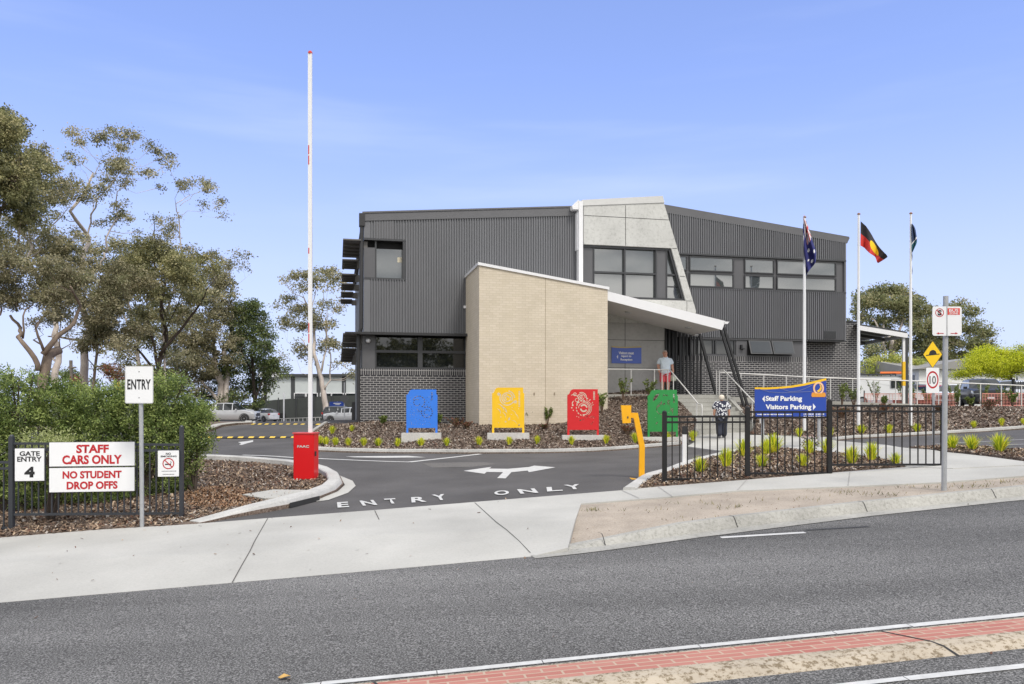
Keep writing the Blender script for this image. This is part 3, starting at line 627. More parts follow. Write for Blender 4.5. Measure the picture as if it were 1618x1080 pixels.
# fascias
b = BB(); b.pr([(-.87, fbL(-.87)), (7.85, fbL(7.85)), (7.85, ftL(7.85)), (-.87, ftL(-.87))], -.3, .07); b.build('fascia', M_trim, school)
b = BB(); b.pr([(11.3, fbR(11.3)), (20.0, fbR(20.0)), (20.12, ftR(20.12)), (11.3, ftR(11.3))], -.3, .1); b.build('fascia', M_trim, school)
# left upper cladding with its corner window
CB, CT = 4.42, lambda s: fbL(s)+.02
b = BB(); b.ribs(.70, 7.86, lambda s: CB, CT, 0); b.ribs(-.62, .70, lambda s: CB, lambda s: 6.5, 0); b.ribs(-.62, .70, lambda s: 8.04, CT, 0)
b.bx(-.84, -.6, -.4, .028, CB, 6.5); b.bx(-.84, -.6, -.4, .028, 8.04, 8.75); b.build('cladding', M_clad, school)
b = BB(); b.bx(-.42, -.05, -.1, .03, 8.06, fbL(0)-.02); b.bx(-.03, .3, -.1, .033, 8.06, fbL(.2)-.02); b.build('flashing', M_trim, school)
wn_ = BB(); wn_.bx(-.84, .74, -.35, .045, 6.48, 6.55); wn_.bx(-.84, .74, -.35, .05, 7.98, 8.06); wn_.bx(.64, .74, -.35, .04, 6.55, 7.98); wn_.bx(-.42, -.36, -.34, -.05, 6.55, 7.98)
w0 = wn_.build('window', M_frame, school)
b = BB(); b.bx(-.84, -.42, -.35, -.01, 6.552, 7.7); b.build('side_panel', M_panel, w0)
b = BB(); b.bx(-.36, .64, -.36, -.3, 6.55, 7.72); b.build('pane', M_glass, w0)
b = BB(); b.bx(-.84, .64, -.36, -.33, 7.72, 7.98); b.build('painted_head_shade', M_dark, w0)  # near-black strip: the shade under the window head is put into its colour
b = BB(); b.bx(.46, .62, -.299, -.295, 7.22, 7.42); b.build('notice', mat('paper', A(235, 225, 200), .8), w0)
b = BB(); s_, z_ = BP(734, 485); b.bx(s_-.05, s_+.05, .02, .1, z_-.05, z_+.05); b.build('wall_light', M_wmet, school)
# left lower window band
b = BB(); b.bx(-.92, 3.3, -.36, -.3, 3.06, 4.42); b.build('window_recess', M_dark, school)
b = BB(); b.bx(-.9, -.42, -.3, -.04, 3.06, 4.34); b.build('side_panel', M_panel, school)
wf = BB(); X0, X1 = -.42, 3.22; mx = PS(664, -.1); tz = PZ(664, 555.5, -.1)
for a, c in ((X0, X0+.06), (mx-.09, mx+.09), (X1-.12, X1)): wf.bx(a, c, -.3, -.08, 3.06, 4.3)
wf.bx(X0+.06, mx-.09, -.29, -.085, tz-.05, tz+.05); wf.bx(mx+.09, X1-.12, -.29, -.085, tz-.05, tz+.05); wf.bx(X0+.06, mx-.09, -.29, -.07, 3.06, 3.13); wf.bx(mx+.09, X1-.12, -.29, -.07, 3.06, 3.13)
w1_ = wf.build('window', M_frame, school)
b = BB(); b.bx(X0+.02, X1-.02, -.28, -.2, 3.07, 4.3); b.build('pane', M_glassd, w1_)
b = BB(); b.bx(-1.55, 3.14, -.1, .42, 4.355, 4.42); b.bx(-1.0, 3.14, .42, .45, 4.33, 4.43); b.build('awning', M_blk, school)
b = BB(); b.lathe(W(-.68, .06, 4.12), [(.07, -.06), (.09, 0), (.09, .06), (.05, .1)], 12, 0, EN); b.build('camera_dome', M_alu, school)
# brick plinth left
b = BB(); b.bx(-1.0, 3.3, -.36, 0, -.2, 2.82); bp_ = b.build('brick_wall', M_bd, school)
b = BB(); b.bx(-1.0, 3.3, -.36, .003, 2.822, 3.056, 0, True); b.build('soldier_course', M_bds, bp_)
b = BB(); b.tube([W(-1.04, -.02, .85), W(-1.04, -.02, 4.3), W(-.95, .0, 4.6), W(-.92, -.02, 8.5), W(-.88, .02, 8.85)], .075, 8); b.bx(-1.02, -.8, -.2, .1, 8.5, 8.98); b.build('downpipe', M_blk, school)
# sunshade blades along the left flank
fr = [0, 3.7, 4.3, 6.6, 8.2, 10.6, 11.3, 13.6, 14.4, 16.6, 17.6, 19.4]
for lev in (7.93, 4.35):
    for i in range(0, 12, 2):
        b = BB(); b.bx(-1.62, -.95, -fr[i+1]+.1, -fr[i]+.1, lev, lev+.05)
        for k in range(1, 5): b.bx(-1.6, -.95, -fr[i]-(fr[i+1]-fr[i])*k/5, -fr[i]-(fr[i+1]-fr[i])*k/5+.06, lev-.07, lev-.001)
        b.bx(-.98, -.7, -fr[i]-.2, -fr[i]-.1, lev-.3, lev+.02); b.build('sunshade', mat('sunshade_steel', A(104, 101, 98), .5, var=.15, vs=3), school)
# precast tower
sl = lambda z: 11.29+(9.98-z)*.3235
b = BB(); b.pr([(7.84, 8.13), (sl(8.13), 8.13), (11.29, 9.98), (7.84, 9.67)], 0, .35)
b.pr([(11.62, 8.128), (12.26, 5.98), (sl(5.98), 5.98), (sl(8.128), 8.128)], 0.0, .349); b.pr([(7.84, 5.0), (12.6, 5.0), (sl(5.56), 5.56), (sl(5.98), 5.978), (7.84, 5.978)], 0, .35); tw = b.build('concrete_tower', M_cpan, school)
vj = PS(988.5, .35)
for q in [(7.85, sl(9.285)-.01, .34, .354, 9.275, 9.295), (vj-.01, vj+.01, .34, .355, 8.14, 9.78), (11.66, sl(8.13)-.02, .34, .354, 8.11, 8.13), (12.0, sl(7.05)-.02, .34, .354, 6.97, 6.99), (12.26, sl(5.98)-.02, .34, .354, 5.965, 5.98), (12.3, 12.315, .34, .355, 5.2, 5.96)]: b = BB(); b.bx(*q); b.build('panel_joint', M_black, tw)
b = BB(); b.pr([(7.76, 9.665), (11.31, 9.985), (11.23, 10.26), (7.76, 9.9)], -.4, .38); b.build('capping', mat('pale_capping', A(208, 208, 206), .4, var=.04, vs=2), tw)
wf = BB(); ol, oh = .06, .2
P_ = lambda px: PS(px, .2)
wf.bx(7.84, sl(8.12)-.24, ol, oh+.06, 8.04, 8.13); wf.bx(7.84, P_(1053), ol, oh+.05, 6.0, 6.08)
for px, wd in ((938, .05), (987, .06), (1036.5, .06), (1053, .05)): wf.bx(P_(px)-wd/2, P_(px)+wd/2, ol, oh+.04, 6.08, 8.04)
wf.bx(P_(938), P_(1036.5), ol, oh+.03, 7.02, 7.09); wf.bx(P_(1053), 11.95, ol, oh+.03, 7.02, 7.09)
wf.pr([(11.54, 8.05), (11.64, 8.128), (12.28, 5.98), (12.16, 6.0)], ol, oh+.07); wf.pr([(P_(1053), 6.0), (12.2, 5.99), (12.2, 6.07), (P_(1053), 6.08)], ol, oh+.065)
w2_ = wf.build('window', M_frame, school)
b = BB(); b.bx(7.85, P_(938), ol, oh, 6.08, 8.04); b.build('side_panel', M_panel, w2_); b = BB(); b.bx(P_(1036.5), P_(1053), ol, oh+.01, 6.08, 8.04); b.build('side_panel', M_panel, w2_)
b = BB(); b.bx(P_(938), P_(1036.5), .02, .1, 6.05, 8.06); b.build('pane', M_glass, w2_)
b = BB(); b.pr([(P_(1053), 6.05), (12.2, 6.05), (11.6, 8.06), (P_(1053), 8.06)], .02, .1); b.build('pane', M_glass, w2_)
# white downpipe with rainwater head beside the tower
b = BB(); b.bx(PS(914.5, .4), PS(921, .4), .1, .42, 5.9, 9.84); s_ = PS(914, .3); b.pr([(s_-.02, 9.5), (s_-.02, 9.9), (s_-.3, 9.62), (s_-.26, 9.5)], .0, .4); b.bx(PS(911.5, .3), PS(914.4, .3), .02, .3, 7.9, 9.4)
b.build('downpipe', M_wmet, school)
# right cladding, window band
b = BB(); b.ribs(11.3, 19.87, lambda s: 7.99, lambda s: fbR(s)+.02, 0.06); b.ribs(12.0, 19.87, lambda s: 4.5, lambda s: 6.56, 0.06); b.bx(19.87, 19.95, -.7, .09, 4.47, fbR(19.9)); b.build('cladding', M_clad, school)
b = BB(); b.bx(11.2, 19.9, -.3, .0, 6.56, 7.99); b.build('side_panel', M_panel, school)
wf = BB(); wf.bx(11.2, 19.95, -.02, .1, 6.54, 6.6); wf.bx(11.2, 19.95, -.02, .1, 7.94, 8.0)
pan = [(1062, 1085.5), (1088.5, 1159), (1175.5, 1222.8), (1226.5, 1320.5)]
for a, c in pan:
    a, c = PS(a), PS(c)
    for z0, z1 in ((6.62, 7.2), (7.28, 7.9)):
        wf.bx(a, a+.05, .0, .06, z0, z1); wf.bx(c-.05, c, .0, .06, z0, z1); wf.bx(a+.05, c-.05, .0, .06, z0, z0+.045); wf.bx(a+.05, c-.05, .0, .06, z1-.045, z1)
w3_ = wf.build('window', M_frame, school)
for a, c in pan:
    for z0, z1 in ((6.62, 7.2), (7.28, 7.9)): b = BB(); b.bx(PS(a)+.05, PS(c)-.05, -.05, .02, z0+.045, z1-.045); b.build('pane', M_glass, w3_)
# right lower band
Z0, Z1 = 3.73, 4.5
b = BB(); b.bx(12.7, 18.12, -.3, -.06, Z0, Z1); b.build('side_panel', M_panel, school)
b = BB(); b.bx(PS(1163), PS(1180.5), -.1, .0, Z0+.03, Z1-.1); b.bx(12.7, 18.12, -.1, .045, Z1-.075, Z1-.005); b.bx(12.7, 18.12, -.1, .01, Z0, Z0+.05); b.build('window_surround', M_panel, school)
wf = BB()
for px in (1101, 1127, 1131, 1161): wf.bx(PS(px)-.03, PS(px)+.03, -.06, .0, Z0+.05, Z1-.08)
wf.bx(PS(1101), PS(1161), -.065, .004, Z0+.05, Z0+.09); wf.bx(PS(1101), PS(1161), -.065, .004, Z1-.12, Z1-.08); w4 = wf.build('window', M_frame, school); b = BB(); b.bx(PS(1098), PS(1161), -.07, -.04, Z0+.05, Z1-.08); b.build('pane', M_glassd, w4)
b = BB(); s_, z_ = BP(1171, 549); b.bx(s_-.05, s_+.02, 0, .12, z_-.06, z_+.12); b.bx(s_+.02, s_+.1, 0, .14, z_-.08, z_-.02); b.build('wall_light', M_blk, school)
for a, c in ((1181.5, 1215.8), (1217.5, 1251)):
    a, c = PS(a), PS(c); top, bot = W((a+c)/2, .04, Z1-.09), W((a+c)/2, .26, Z0+.1); wf = B(); wf.obox((top+bot)/2, EX*(c-a)/2, EN*.02, (top-bot)/2)
    w5 = wf.build('awning_window', M_frame, school); b = B(); b.obox((top+bot)/2+EN*.015+Vector((0, 0, .005)), EX*((c-a)/2-.06), EN*.014, (top-bot)/2*.86); b.build('pane', M_glassm, w5)
b = BB(); b.bx(PS(1180), PS(1252), -.09, -.03, Z0+.05, Z1-.08); b.build('window_opening', M_dark, school)
# bricks right
b = BB(); b.bx(11.3, 18.15, -.36, 0, .6, 3.494); bp_ = b.build('brick_wall', M_bd, school)
b = BB(); b.bx(11.8, 18.15, -.36, .003, 3.496, 3.728, 0, True); b.build('soldier_course', M_bds, bp_)
b = BB(); b.bx(18.15, 21.15, -1.1, -.6, .6, 5.35); bq = b.build('brick_wall', M_bd, school); b = BB(); b.bx(18.1, 21.2, -1.13, -.57, 5.35, 5.42); b.build('capping', M_blk, bq)
b = BB(); b.bx(18.151, 19.86, -.6, .05, 4.42, 4.5); b.build('soffit', M_blk, school)
b = BB(); s0_, s1_ = PS(1300), PS(1318); b.bx(s0_, s1_, .06, .12, 4.55, 4.88)
for k in range(7): b.bx(s0_+.03, s1_-.03, .12, .135, 4.58+k*.042, 4.6+k*.042)
b.build('vent', M_frame, school)
# entry wall under the canopy
b = BB(); b.bx(7.9, 11.32, -.3, .345, 1.6, 4.99); ew = b.build('entry_wall', M_cgrey, school)
zj = PZ(1000, 537, .35); zj2 = PZ(1000, 581, .35)
for q in [(7.95, 11.32, .34, .351, zj-.008, zj+.008), (vj-.03, vj-.014, .34, .352, 2.1, 5.3), (7.95, 11.32, .34, .3505, zj2-.006, zj2+.006)]: b = BB(); b.bx(*q); b.build('panel_joint', M_black, ew)
b = BB(); b.bx(11.33, 12.15, -.29, -.05, LZ, 4.9); b.build('entry_door', M_dark, school)
b = BB()
for px in (1056, 1066, 1076): b.bx(PS(px, 0)-.03, PS(px, 0)+.03, -.05, .02, LZ, 4.9)
b.bx(11.35, 12.15, -.05, .0, 3.35, 3.42); b.build('door_frame', M_frame, school)
b = BB()
for i in range(11):
    px = 1053+5.55*i; s_ = PS(px, .45); b.bx(s_-.026, s_+.026, .36, .42, LZ, min(5.0, lerpf((7.9, 5.5), (12.6, 4.52))(s_)))
b.build('batten_screen', M_blk, school)
b = B()
for (a, c, oo, w) in [((1104, 523), (1131, 622), .6, .1), ((1139, 520), (1165, 607), 2.2, .085), ((1144, 517), (1171, 607), 1.8, .09)]:
    s0_, z0_ = BP(*a, oo); s1_, z1_ = BP(*c, oo); 
    b = B(); b.bar(W(s0_, oo, z0_), W(s1_, oo, z1_), w, w, up=EN); k = (z1_-1.6)/(z0_-z1_); b.bar(W(s1_, oo, z1_), W(s1_+(s1_-s0_)*k, oo, 1.6), w, w, up=EN); b.build('raking_column', M_blk, school)
# canopy
b = BB(); b.pr([(7.9, 5.56), (12.54, 4.56), (12.62, 4.86), (7.9, 5.86)], .36, 2.9); cn = b.build('canopy', M_soff, school)
b = BB(); b.pr([(7.93, 5.54), (12.55, 4.535), (12.68, 4.88), (7.93, 5.875)], 2.9, 2.95); b.pr([(12.62, 4.78), (12.66, 4.86), (12.86, 4.86), (12.78, 4.77)], .4, 2.95); b.build('fascia', M_wmet, cn)
b = BB(); b.pr([(12.56, 4.53), (12.58, 4.62), (12.84, 4.62), (12.82, 4.53)], .3, .6); b.build('gutter_end', M_wmet, cn)
b = B()
for px, py, oo in ((994, 490, 1.7), (1089, 511, 1.7)):
    s_, z_ = BP(px, py, oo); z_ = lerpf((7.9, 5.56), (12.54, 4.56))(s_); b = B(); b.lathe(W(s_, oo, z_-.025), [(.15, 0), (.17, .02), (.17, .05)], 16); b.build('downlight', M_alu, cn)
# cream brick block
cb, ct = 6.66, 5.95
b = BB(); b.pr([(3.1, -.2), (7.92, -.2), (7.92, ct-.02), (3.1, cb)], .01, 3.0); cr = b.build('brick_block', M_bc, school)
b = BB(); b.pr([(3.05, cb-.01), (7.97, ct-.03), (7.97, ct+.07), (3.05, cb+.09)], .0, 3.05); b.build('capping', M_wmet, cr)
b = BB(); s_ = PS(862, 3); b.bx(s_-.007, s_+.007, 2.99, 3.003, .5, lerpf((3.1, cb), (7.92, ct))(s_)-.02)
b.build('control_joint', mat('joint_tan', A(150, 135, 115), .9), cr)
b = B()
for px, py in ((844, 622), (876, 622)): s_, z_ = BP(px, py, 3); b = B(); b.obox(W(s_, 3.005, z_), EX*.02, EN*.01, Vector((0, 0, .05))); b.build('weep_vent', MATS['joint_tan'], cr)
# landing and steps
M_step = speckle('step_concrete', (.27, .265, .24), (.35, .345, .315), (.4, .39, .37), 20, 1.2, .13, p0=.25, p1=.7)
st = thing('entrance_stairs', 'pale concrete entry landing and flight of steps beside the green panel', 'stairs', W((SL+SR)/2, O_BOT, .8))
b = BB(); b.bx(7.93, SL, .36, O_TOP, LZ-.35, LZ); b.bx(SL, SR, -.0+.01, O_TOP, LZ-.5, LZ-.002); b.build('landing', M_step, st)
z_b = gz1(*S_(W((SL+SR)/2, O_BOT, 0)))+.03; rise = (LZ-z_b)/NR
b = BB(); b2 = BB()
for i in range(1, NR):
    o0_ = O_TOP+RUN*(i-1); zt = LZ-rise*i; b.bx(SL, SR, O_TOP+.002 if i == 1 else o0_, o0_+RUN, z_b-.3, zt); b2.bx(SL+.01, SR-.01, o0_+RUN-.06, o0_+RUN+.003, zt-.012, zt+.003)
b.build('steps', M_step, st); b2.build('nosing', mat('nosing', A(140, 138, 132), .8), st)
for sx in (SL-.16, SR+.001):
    b = B(); b.prism([W(sx, o_, z_) for o_, z_ in [(O_TOP-.3, LZ-.02), (O_TOP+.1, LZ-.02), (O_BOT+.12, z_b+.1), (O_BOT+.12, z_b-.4), (O_TOP-.3, z_b-.4)]], EX*.159); b.build('side_wall', M_step, st)
# ---------------------------------------------------------------- railings
M_galv = mat('galvanised_steel', A(178, 180, 182), .5, .35, var=.08, vs=12)
M_rail = mat('rail_steel', A(222, 221, 218), .45, .1)
RT = LZ+.98
def rail(b, pts, r=.024): b.tube(pts, r, 8)
ls = PS(1056, O_TOP)
hr = thing('landing_railing', 'pale steel railing along the landing and down the left side of the steps', 'railing', W(9.5, O_TOP, LZ), 'railings at the entrance')
b = B(); zb = z_b+.98
rail(b, [W(8.0, O_TOP-.06, LZ), W(8.0, O_TOP-.06, RT), W(ls+.02, O_TOP-.06, RT), W(SL+.02, O_TOP+.0, RT-.02), W(SL+.02, O_BOT, zb+.1), W(SL+.02, O_BOT+.3, zb+.06), W(SL+.02, O_BOT+.32, zb-.05), W(SL+.02, O_BOT+.3, z_b)]); b.build('handrail', M_rail, hr)
b = B()
for px in (998, 1035, 1047, 1056): s_ = PS(px, O_TOP); b = B(); b.tube([W(s_, O_TOP-.06, LZ-.1), W(s_, O_TOP-.06, RT)], .02, 6); b.build('post', M_rail, hr)
for f in (.12, .95): b = B(); b.tube([W(SL+.02, O_TOP+(O_BOT-O_TOP)*f, LZ-(LZ-z_b)*f-.1), W(SL+.02, O_TOP+(O_BOT-O_TOP)*f, RT-(RT-zb-.1)*f)], .02, 6); b.build('post', M_rail, hr)
hr2 = thing('stair_railing', 'pale steel stair rail on the right side of the steps beside the woman', 'railing', W(SR, O_TOP, LZ), 'railings at the entrance')
b = B(); s_ = SR-.02; rail(b, [W(s_-.1, O_TOP-.2, LZ), W(s_-.1, O_TOP-.2, RT), W(s_, O_TOP, RT), W(s_, O_BOT, zb+.1), W(s_, O_BOT+.3, zb+.06), W(s_, O_BOT+.32, zb-.05), W(s_, O_BOT+.3, z_b)]); b.build('handrail', M_rail, hr2)
b = B(); b.tube([W(s_-.22, O_TOP-.2, LZ-.1), W(s_-.22, O_TOP-.2, RT)], .02, 6); b.build('post', M_rail, hr2)
for f in (.12, .9): b = B(); b.tube([W(s_, O_TOP+(O_BOT-O_TOP)*f, LZ-(LZ-z_b)*f-.1), W(s_, O_TOP+(O_BOT-O_TOP)*f, RT-(RT-zb-.1)*f)], .02, 6); b.build('post', M_rail, hr2)
# ramp railing running off to the right, and the concrete edge it stands on
rr = thing('ramp_railing', 'long pale steel railing of the ramp running right behind the planted bank', 'railing', Pt(1400, 640, 33.5), 'railings at the entrance')
ra = [Pt(1137, 588, 32.2), Pt(1260, 594.5, 33.0), Pt(1370, 599, 33.2), Pt(1470, 602.5, 33.4), Pt(1618, 609, 33.6), Pt(1760, 615, 33.9)]
b = B(); rail(b, ra, .026); b.build('handrail', M_rail, rr)
def along(pts, px):
    for a, c in zip(pts[:-1], pts[1:]):
        xa, xc = a.x/a.y*F+CX, c.x/c.y*F+CX
        if xa <= px <= xc: return a.lerp(c, (px-xa)/(xc-xa))
for px in (1137, 1170, 1206, 1242, 1278, 1312, 1347, 1381, 1415, 1449, 1483, 1516, 1549, 1582, 1614):
    p = along(ra, px); b = B(); b.tube([p, Vector((p.x, p.y, p.z-1.1))], .021, 6); b.build('post', M_rail, rr)
b = B()
for a, c in zip(ra[:3], ra[1:4]): b.bar(a+Vector((0, -.0, -1.08)), c+Vector((0, 0, -1.08)), .2, .22)
b.build('concrete_edge', M_step, rr)
# ---------------------------------------------------------------- laser-cut steel panels
def arc(cx, cy, r, w, a0, a1, n=14):
    t = [radians(a0+(a1-a0)*i/n) for i in range(n+1)]
    return [(cx+(r+w/2)*cos(a), cy+(r+w/2)*sin(a)) for a in t]+[(cx+(r-w/2)*cos(a), cy+(r-w/2)*sin(a)) for a in reversed(t)]
def disc(cx, cy, r, n=8): return [(cx+r*cos(2*pi*i/n), cy+r*sin(2*pi*i/n)) for i in range(n)]
def star(cx, cy, r, n=7): return [(cx+(r if i % 2 == 0 else r*.45)*cos(pi*i/n), cy+(r if i % 2 == 0 else r*.45)*sin(pi*i/n)) for i in range(2*n)]
def leaf(cx, cy, l, w, a):
    a = radians(a); p = [(-.5, 0), (-.2, .4), (.15, .42), (.5, 0), (.15, -.42), (-.2, -.4)]; return [(cx+x*l*cos(a)-y*w*sin(a), cy+x*l*sin(a)+y*w*cos(a)) for x, y in p]
def wave(cx, cy, l, w, a, bend=.2, n=8):
    a = radians(a); top = [(x/n-.5, bend*(1-(2*x/n-1)**2)) for x in range(n+1)]; q = [(x*l, y*l+w/2*(1-abs(2*x)**2)+.001) for x, y in top]+[(x*l, y*l-w/2*(1-abs(2*x)**2)-.001) for x, y in reversed(top)]
    return [(cx+x*cos(a)-y*sin(a), cy+x*sin(a)+y*cos(a)) for x, y in q]
def word(n, x=.865, y0=1.08, dy=.038, h=.026, w=.055, sd=1):
    r = random.Random(sd); o = []
    for i in range(n):
        y = y0+dy*i; k = r.random(); o.append([(x, y), (x+w, y), (x+w, y+h*.45), (x+w*.45, y+h*.5), (x+w, y+h*.6), (x+w, y+h), (x, y+h)] if k < .5 else [(x, y), (x+w, y+h*.1), (x+w, y+h*.9), (x, y+h)])
    return o
def dashes(cx, cy, r, w, n, a0=0, a1=360, f=.62): return [arc(cx, cy, r, w, a0+(a1-a0)*i/n, a0+(a1-a0)*(i+f)/n, 3) for i in range(n)]
rnd = random.Random(11)
def scatter(n, x0, x1, y0, y1, r, avoid=()):
    o = []; pts = []
    while len(o) < n:
        x, y = rnd.uniform(x0, x1), rnd.uniform(y0, y1)
        if all(hypot2(x-a, y-b_) > c for a, b_, c in avoid) and all(hypot2(x-a, y-b_) > .05 for a, b_ in pts): pts.append((x, y)); o.append(disc(x, y, r*rnd.uniform(.6, 1.2), 6))
    return o
hypot2 = lambda a, b_: sqrt(a*a+b_*b_)
MOT = {}
M_plin = speckle('plinth_concrete', (.4, .39, .37), (.52, .51, .49), (.57, .56, .54), 20, 1.5, .1, p0=.25, p1=.7)
MOT['blue'] = dashes(.40, 1.02, .19, .035, 9, -60, 170)+dashes(.34, 1.0, .105, .028, 8, 60, 350)+dashes(.66, .68, .175, .032, 13, -200, 130)+dashes(.66, .68, .09, .026, 8, 20, 300)+dashes(.47, .83, .13, .026, 4, 200, 300)+scatter(60, .12, .8, .26, 1.2, .012, [(.40, 1.02, .24), (.66, .68, .22), (.47, .83, .16), (.34, 1., .2)])+word(5, .80, 1.08, .055, .035, .05, 2)
MOT['yellow'] = [arc(.47, 1.10, .055, .03, 0, 250), arc(.47, 1.10, .11, .03, 90, 380), arc(.47, 1.10, .165, .03, -30, 250), arc(.47, 1.1, .225, .03, 150, 330), arc(.47, 1.10, .225, .03, 0, 80), star(.21, 1.22, .075), star(.72, .98, .075), star(.42, .33+.02, .04, 5)]
MOT['yellow'] += [wave(.27, .80, .3, .03, -50), wave(.36, .72, .3, .028, -48), wave(.20, .68, .22, .024, -55), wave(.37, .56, .2, .02, -62), wave(.42, .67, .09, .03, -40), leaf(.53, .44, .12, .06, 70), wave(.66, .62, .3, .012, -50), wave(.75, .52, .22, .012, -60), wave(.68, .33, .22, .014, -35), leaf(.84, .2+.05, .08, .05, 60), leaf(.60, .58, .05, .02, 10), disc(.27, .5, .016), disc(.2, .32, .014), disc(.62, .8, .014), disc(.82, .76, .012)]+word(10, .82, .82, .052, .036, .05, 3)
MOT['red'] = [arc(.44, 1.16, .03, .025, 0, 330), arc(.44, 1.16, .075, .025, 40, 360), arc(.44, 1.16, .125, .025, 0, 170), arc(.44, 1.16, .17, .025, -10, 110), arc(.24, 1.27, .045, .022, 0, 300), arc(.30, 1.09, .05, .02, 60, 330), arc(.2, 1.1, .16, .022, 120, 0-60), wave(.19, 1.0, .16, .03, 70), wave(.34, 1.02, .12, .025, 40)]
MOT['red'] += [arc(.52, .84, .10, .05, 10, 150), arc(.52, .84, .10, .05, 190, 330), arc(.52, .84, .165, .02, -60, 180), arc(.52, .84, .205, .025, -100, 100), arc(.52, .84, .25, .018, -70, 70)]+dashes(.52, .84, .235, .03, 9, 80, 285)+[leaf(.63, 1.13, .09, .04, 45), leaf(.71, 1.09, .09, .04, 35), leaf(.79, 1.0, .09, .03, 60), leaf(.81, .94, .09, .03, 20), disc(.17, .93, .03), disc(.14, .85, .025), disc(.19, .77, .02), disc(.3, .58, .014), disc(.36, .56, .014), leaf(.42, .46, .09, .04, 20), leaf(.5, .48, .07, .03, -20), arc(.62, .55, .035, .014, 0, 250), arc(.79, .5, .09, .012, 20, 160), arc(.79, .5, .05, .012, 20, 160), wave(.82, .38, .12, .012, 60), wave(.77, .35, .1, .012, 100)]+word(6, .82, 1.1, .045, .032, .06, 4)
MOT['green'] = [arc(.35, 1.2, .26, .012, 60, 128), wave(.28, 1.2, .32, .10, 48, .05), wave(.62, 1.24, .12, .03, -10), wave(.55, 1.26, .1, .03, 60), arc(.70, 1.06, .05, .02, 40, 320), arc(.70, 1.06, .02, .015, 0, 250), leaf(.45, 1.03, .14, .06, 80), leaf(.54, 1.0, .12, .05, 40), leaf(.37, .94, .12, .05, 20), leaf(.33, .88, .06, .03, 0)]+dashes(.46, .85, .17, .03, 9, 100, 330)+dashes(.62, .86, .14, .018, 8, -60, 90)+[wave(.82, .82, .16, .03, 60), wave(.86, .78, .18, .03, 80), leaf(.3, .42, .12, .04, 45), wave(.8, .44, .12, .02, 10), leaf(.2, 1.1, .05, .02, 30)]+scatter(16, .14, .9, .26, .7, .008)+word(5, .84, 1.04, .055, .04, .055, 5)
OUT = [(0, 0), (.065, 0), (.065, .16), (.935, .16), (.935, 0), (1, 0), (1, 1.24), (.965, 1.27), (.965, 1.43), (.2, 1.43), (.14, 1.415), (.095, 1.37), (.07, 1.31), (.05, 1.27), (0, 1.25)]
PAN = [('blue', (642, 691), 683.5, 26.0, A(52, 128, 236), 615, 'blue', (635, 697), 700), ('yellow', (777.5, 828.5), 683.5, 26.3, A(250, 200, 28), 612, 'yellow', (770, 836), 696), ('red', (896.5, 946.5), 687, 26.6, A(214, 32, 38), 614.5, 'red', (888, 954), 698), ('green', (1023.5, 1071.5), 690, 26.9, A(40, 142, 68), 615.5, 'green', (1014, 1086), 697)]
for nm_, (xa, xb), yb, Y, colr, yt, key, (pa, pb), pyb in PAN:
    a, c = Pt(xa, yb, Y), Pt(xb, yb, Y); wd = (c-a).length; ht = (yb-yt)/F*Y; ex = Vector((1, .04, 0)).normalized()
    lab = {'blue': 'blue laser-cut steel panel with dotted serpent rings on a concrete plinth', 'yellow': 'yellow laser-cut steel panel with spiral and stars in front of cream bricks', 'red': 'red laser-cut steel panel with concentric swirl rings below the wall edge', 'green': 'green laser-cut steel panel with leaf shapes beside the entry steps'}[key]
    t = thing('art_panel', lab, 'art panel', (a+c)/2, 'laser-cut art panels in the garden bed')
    loops = [OUT]+MOT[key]; vv = []; fc = []
    for pl in loops: fc.append(list(range(len(vv), len(vv)+len(pl)))); vv += [Vector(q) for q in pl]
    r_ = delaunay_2d_cdt(vv, [], fc, 1, 1e-5); keep = []
    for f in r_[2]:
        cx = sum(r_[0][i].x for i in f)/len(f); cy = sum(r_[0][i].y for i in f)/len(f)
        if inpoly(OUT, cx, cy) and not any(inpoly(q, cx, cy) for q in MOT[key]): keep.append(f)
    nn = Vector((ex.y, -ex.x, 0)); m = mat('panel_'+nm_, colr, .45, var=.05, vs=2); b = B(); n_ = len(r_[0]); W2 = lambda q, d: a+ex*(q.x*wd)+Vector((0, 0, q.y/1.43*ht))+nn*d
    ed = {}
    for f in keep:
        for i in range(len(f)): e = (f[i], f[(i+1) % len(f)]); ed[e] = 1
    b.mesh([W2(q, .005) for q in r_[0]]+[W2(q, -.005) for q in r_[0]], [tuple(f) for f in keep]+[tuple(n_+i for i in f[::-1]) for f in keep]+[(i, j, n_+j, n_+i) for i, j in ed if (j, i) not in ed]); b.build('cut_sheet', m, t)
    for s in (0.025, .975):
        b = B(); p = a+ex*wd*s-nn*.035; b.obox(p+Vector((0, 0, ht*.435)), ex*.026, nn*.026, Vector((0, 0, ht*.435))); b.build('leg', m, t)
    pa_, pb_ = Pt(pa, yb, Y), Pt(pb, yb, Y); h = 1.1*(pyb-yb)/F*Y+.12; mid = (pa_+pb_)/2
    b = B(); b.obox(mid-nn*.02+Vector((0, 0, -h/2-.002)), ex*(pb_-pa_).length/2, nn*.16, Vector((0, 0, h/2)))
    tag(b.build('plinth', M_plin), 'pale concrete plinth under the %s laser-cut panel' % key, 'plinth', 'plinths of the art panels')
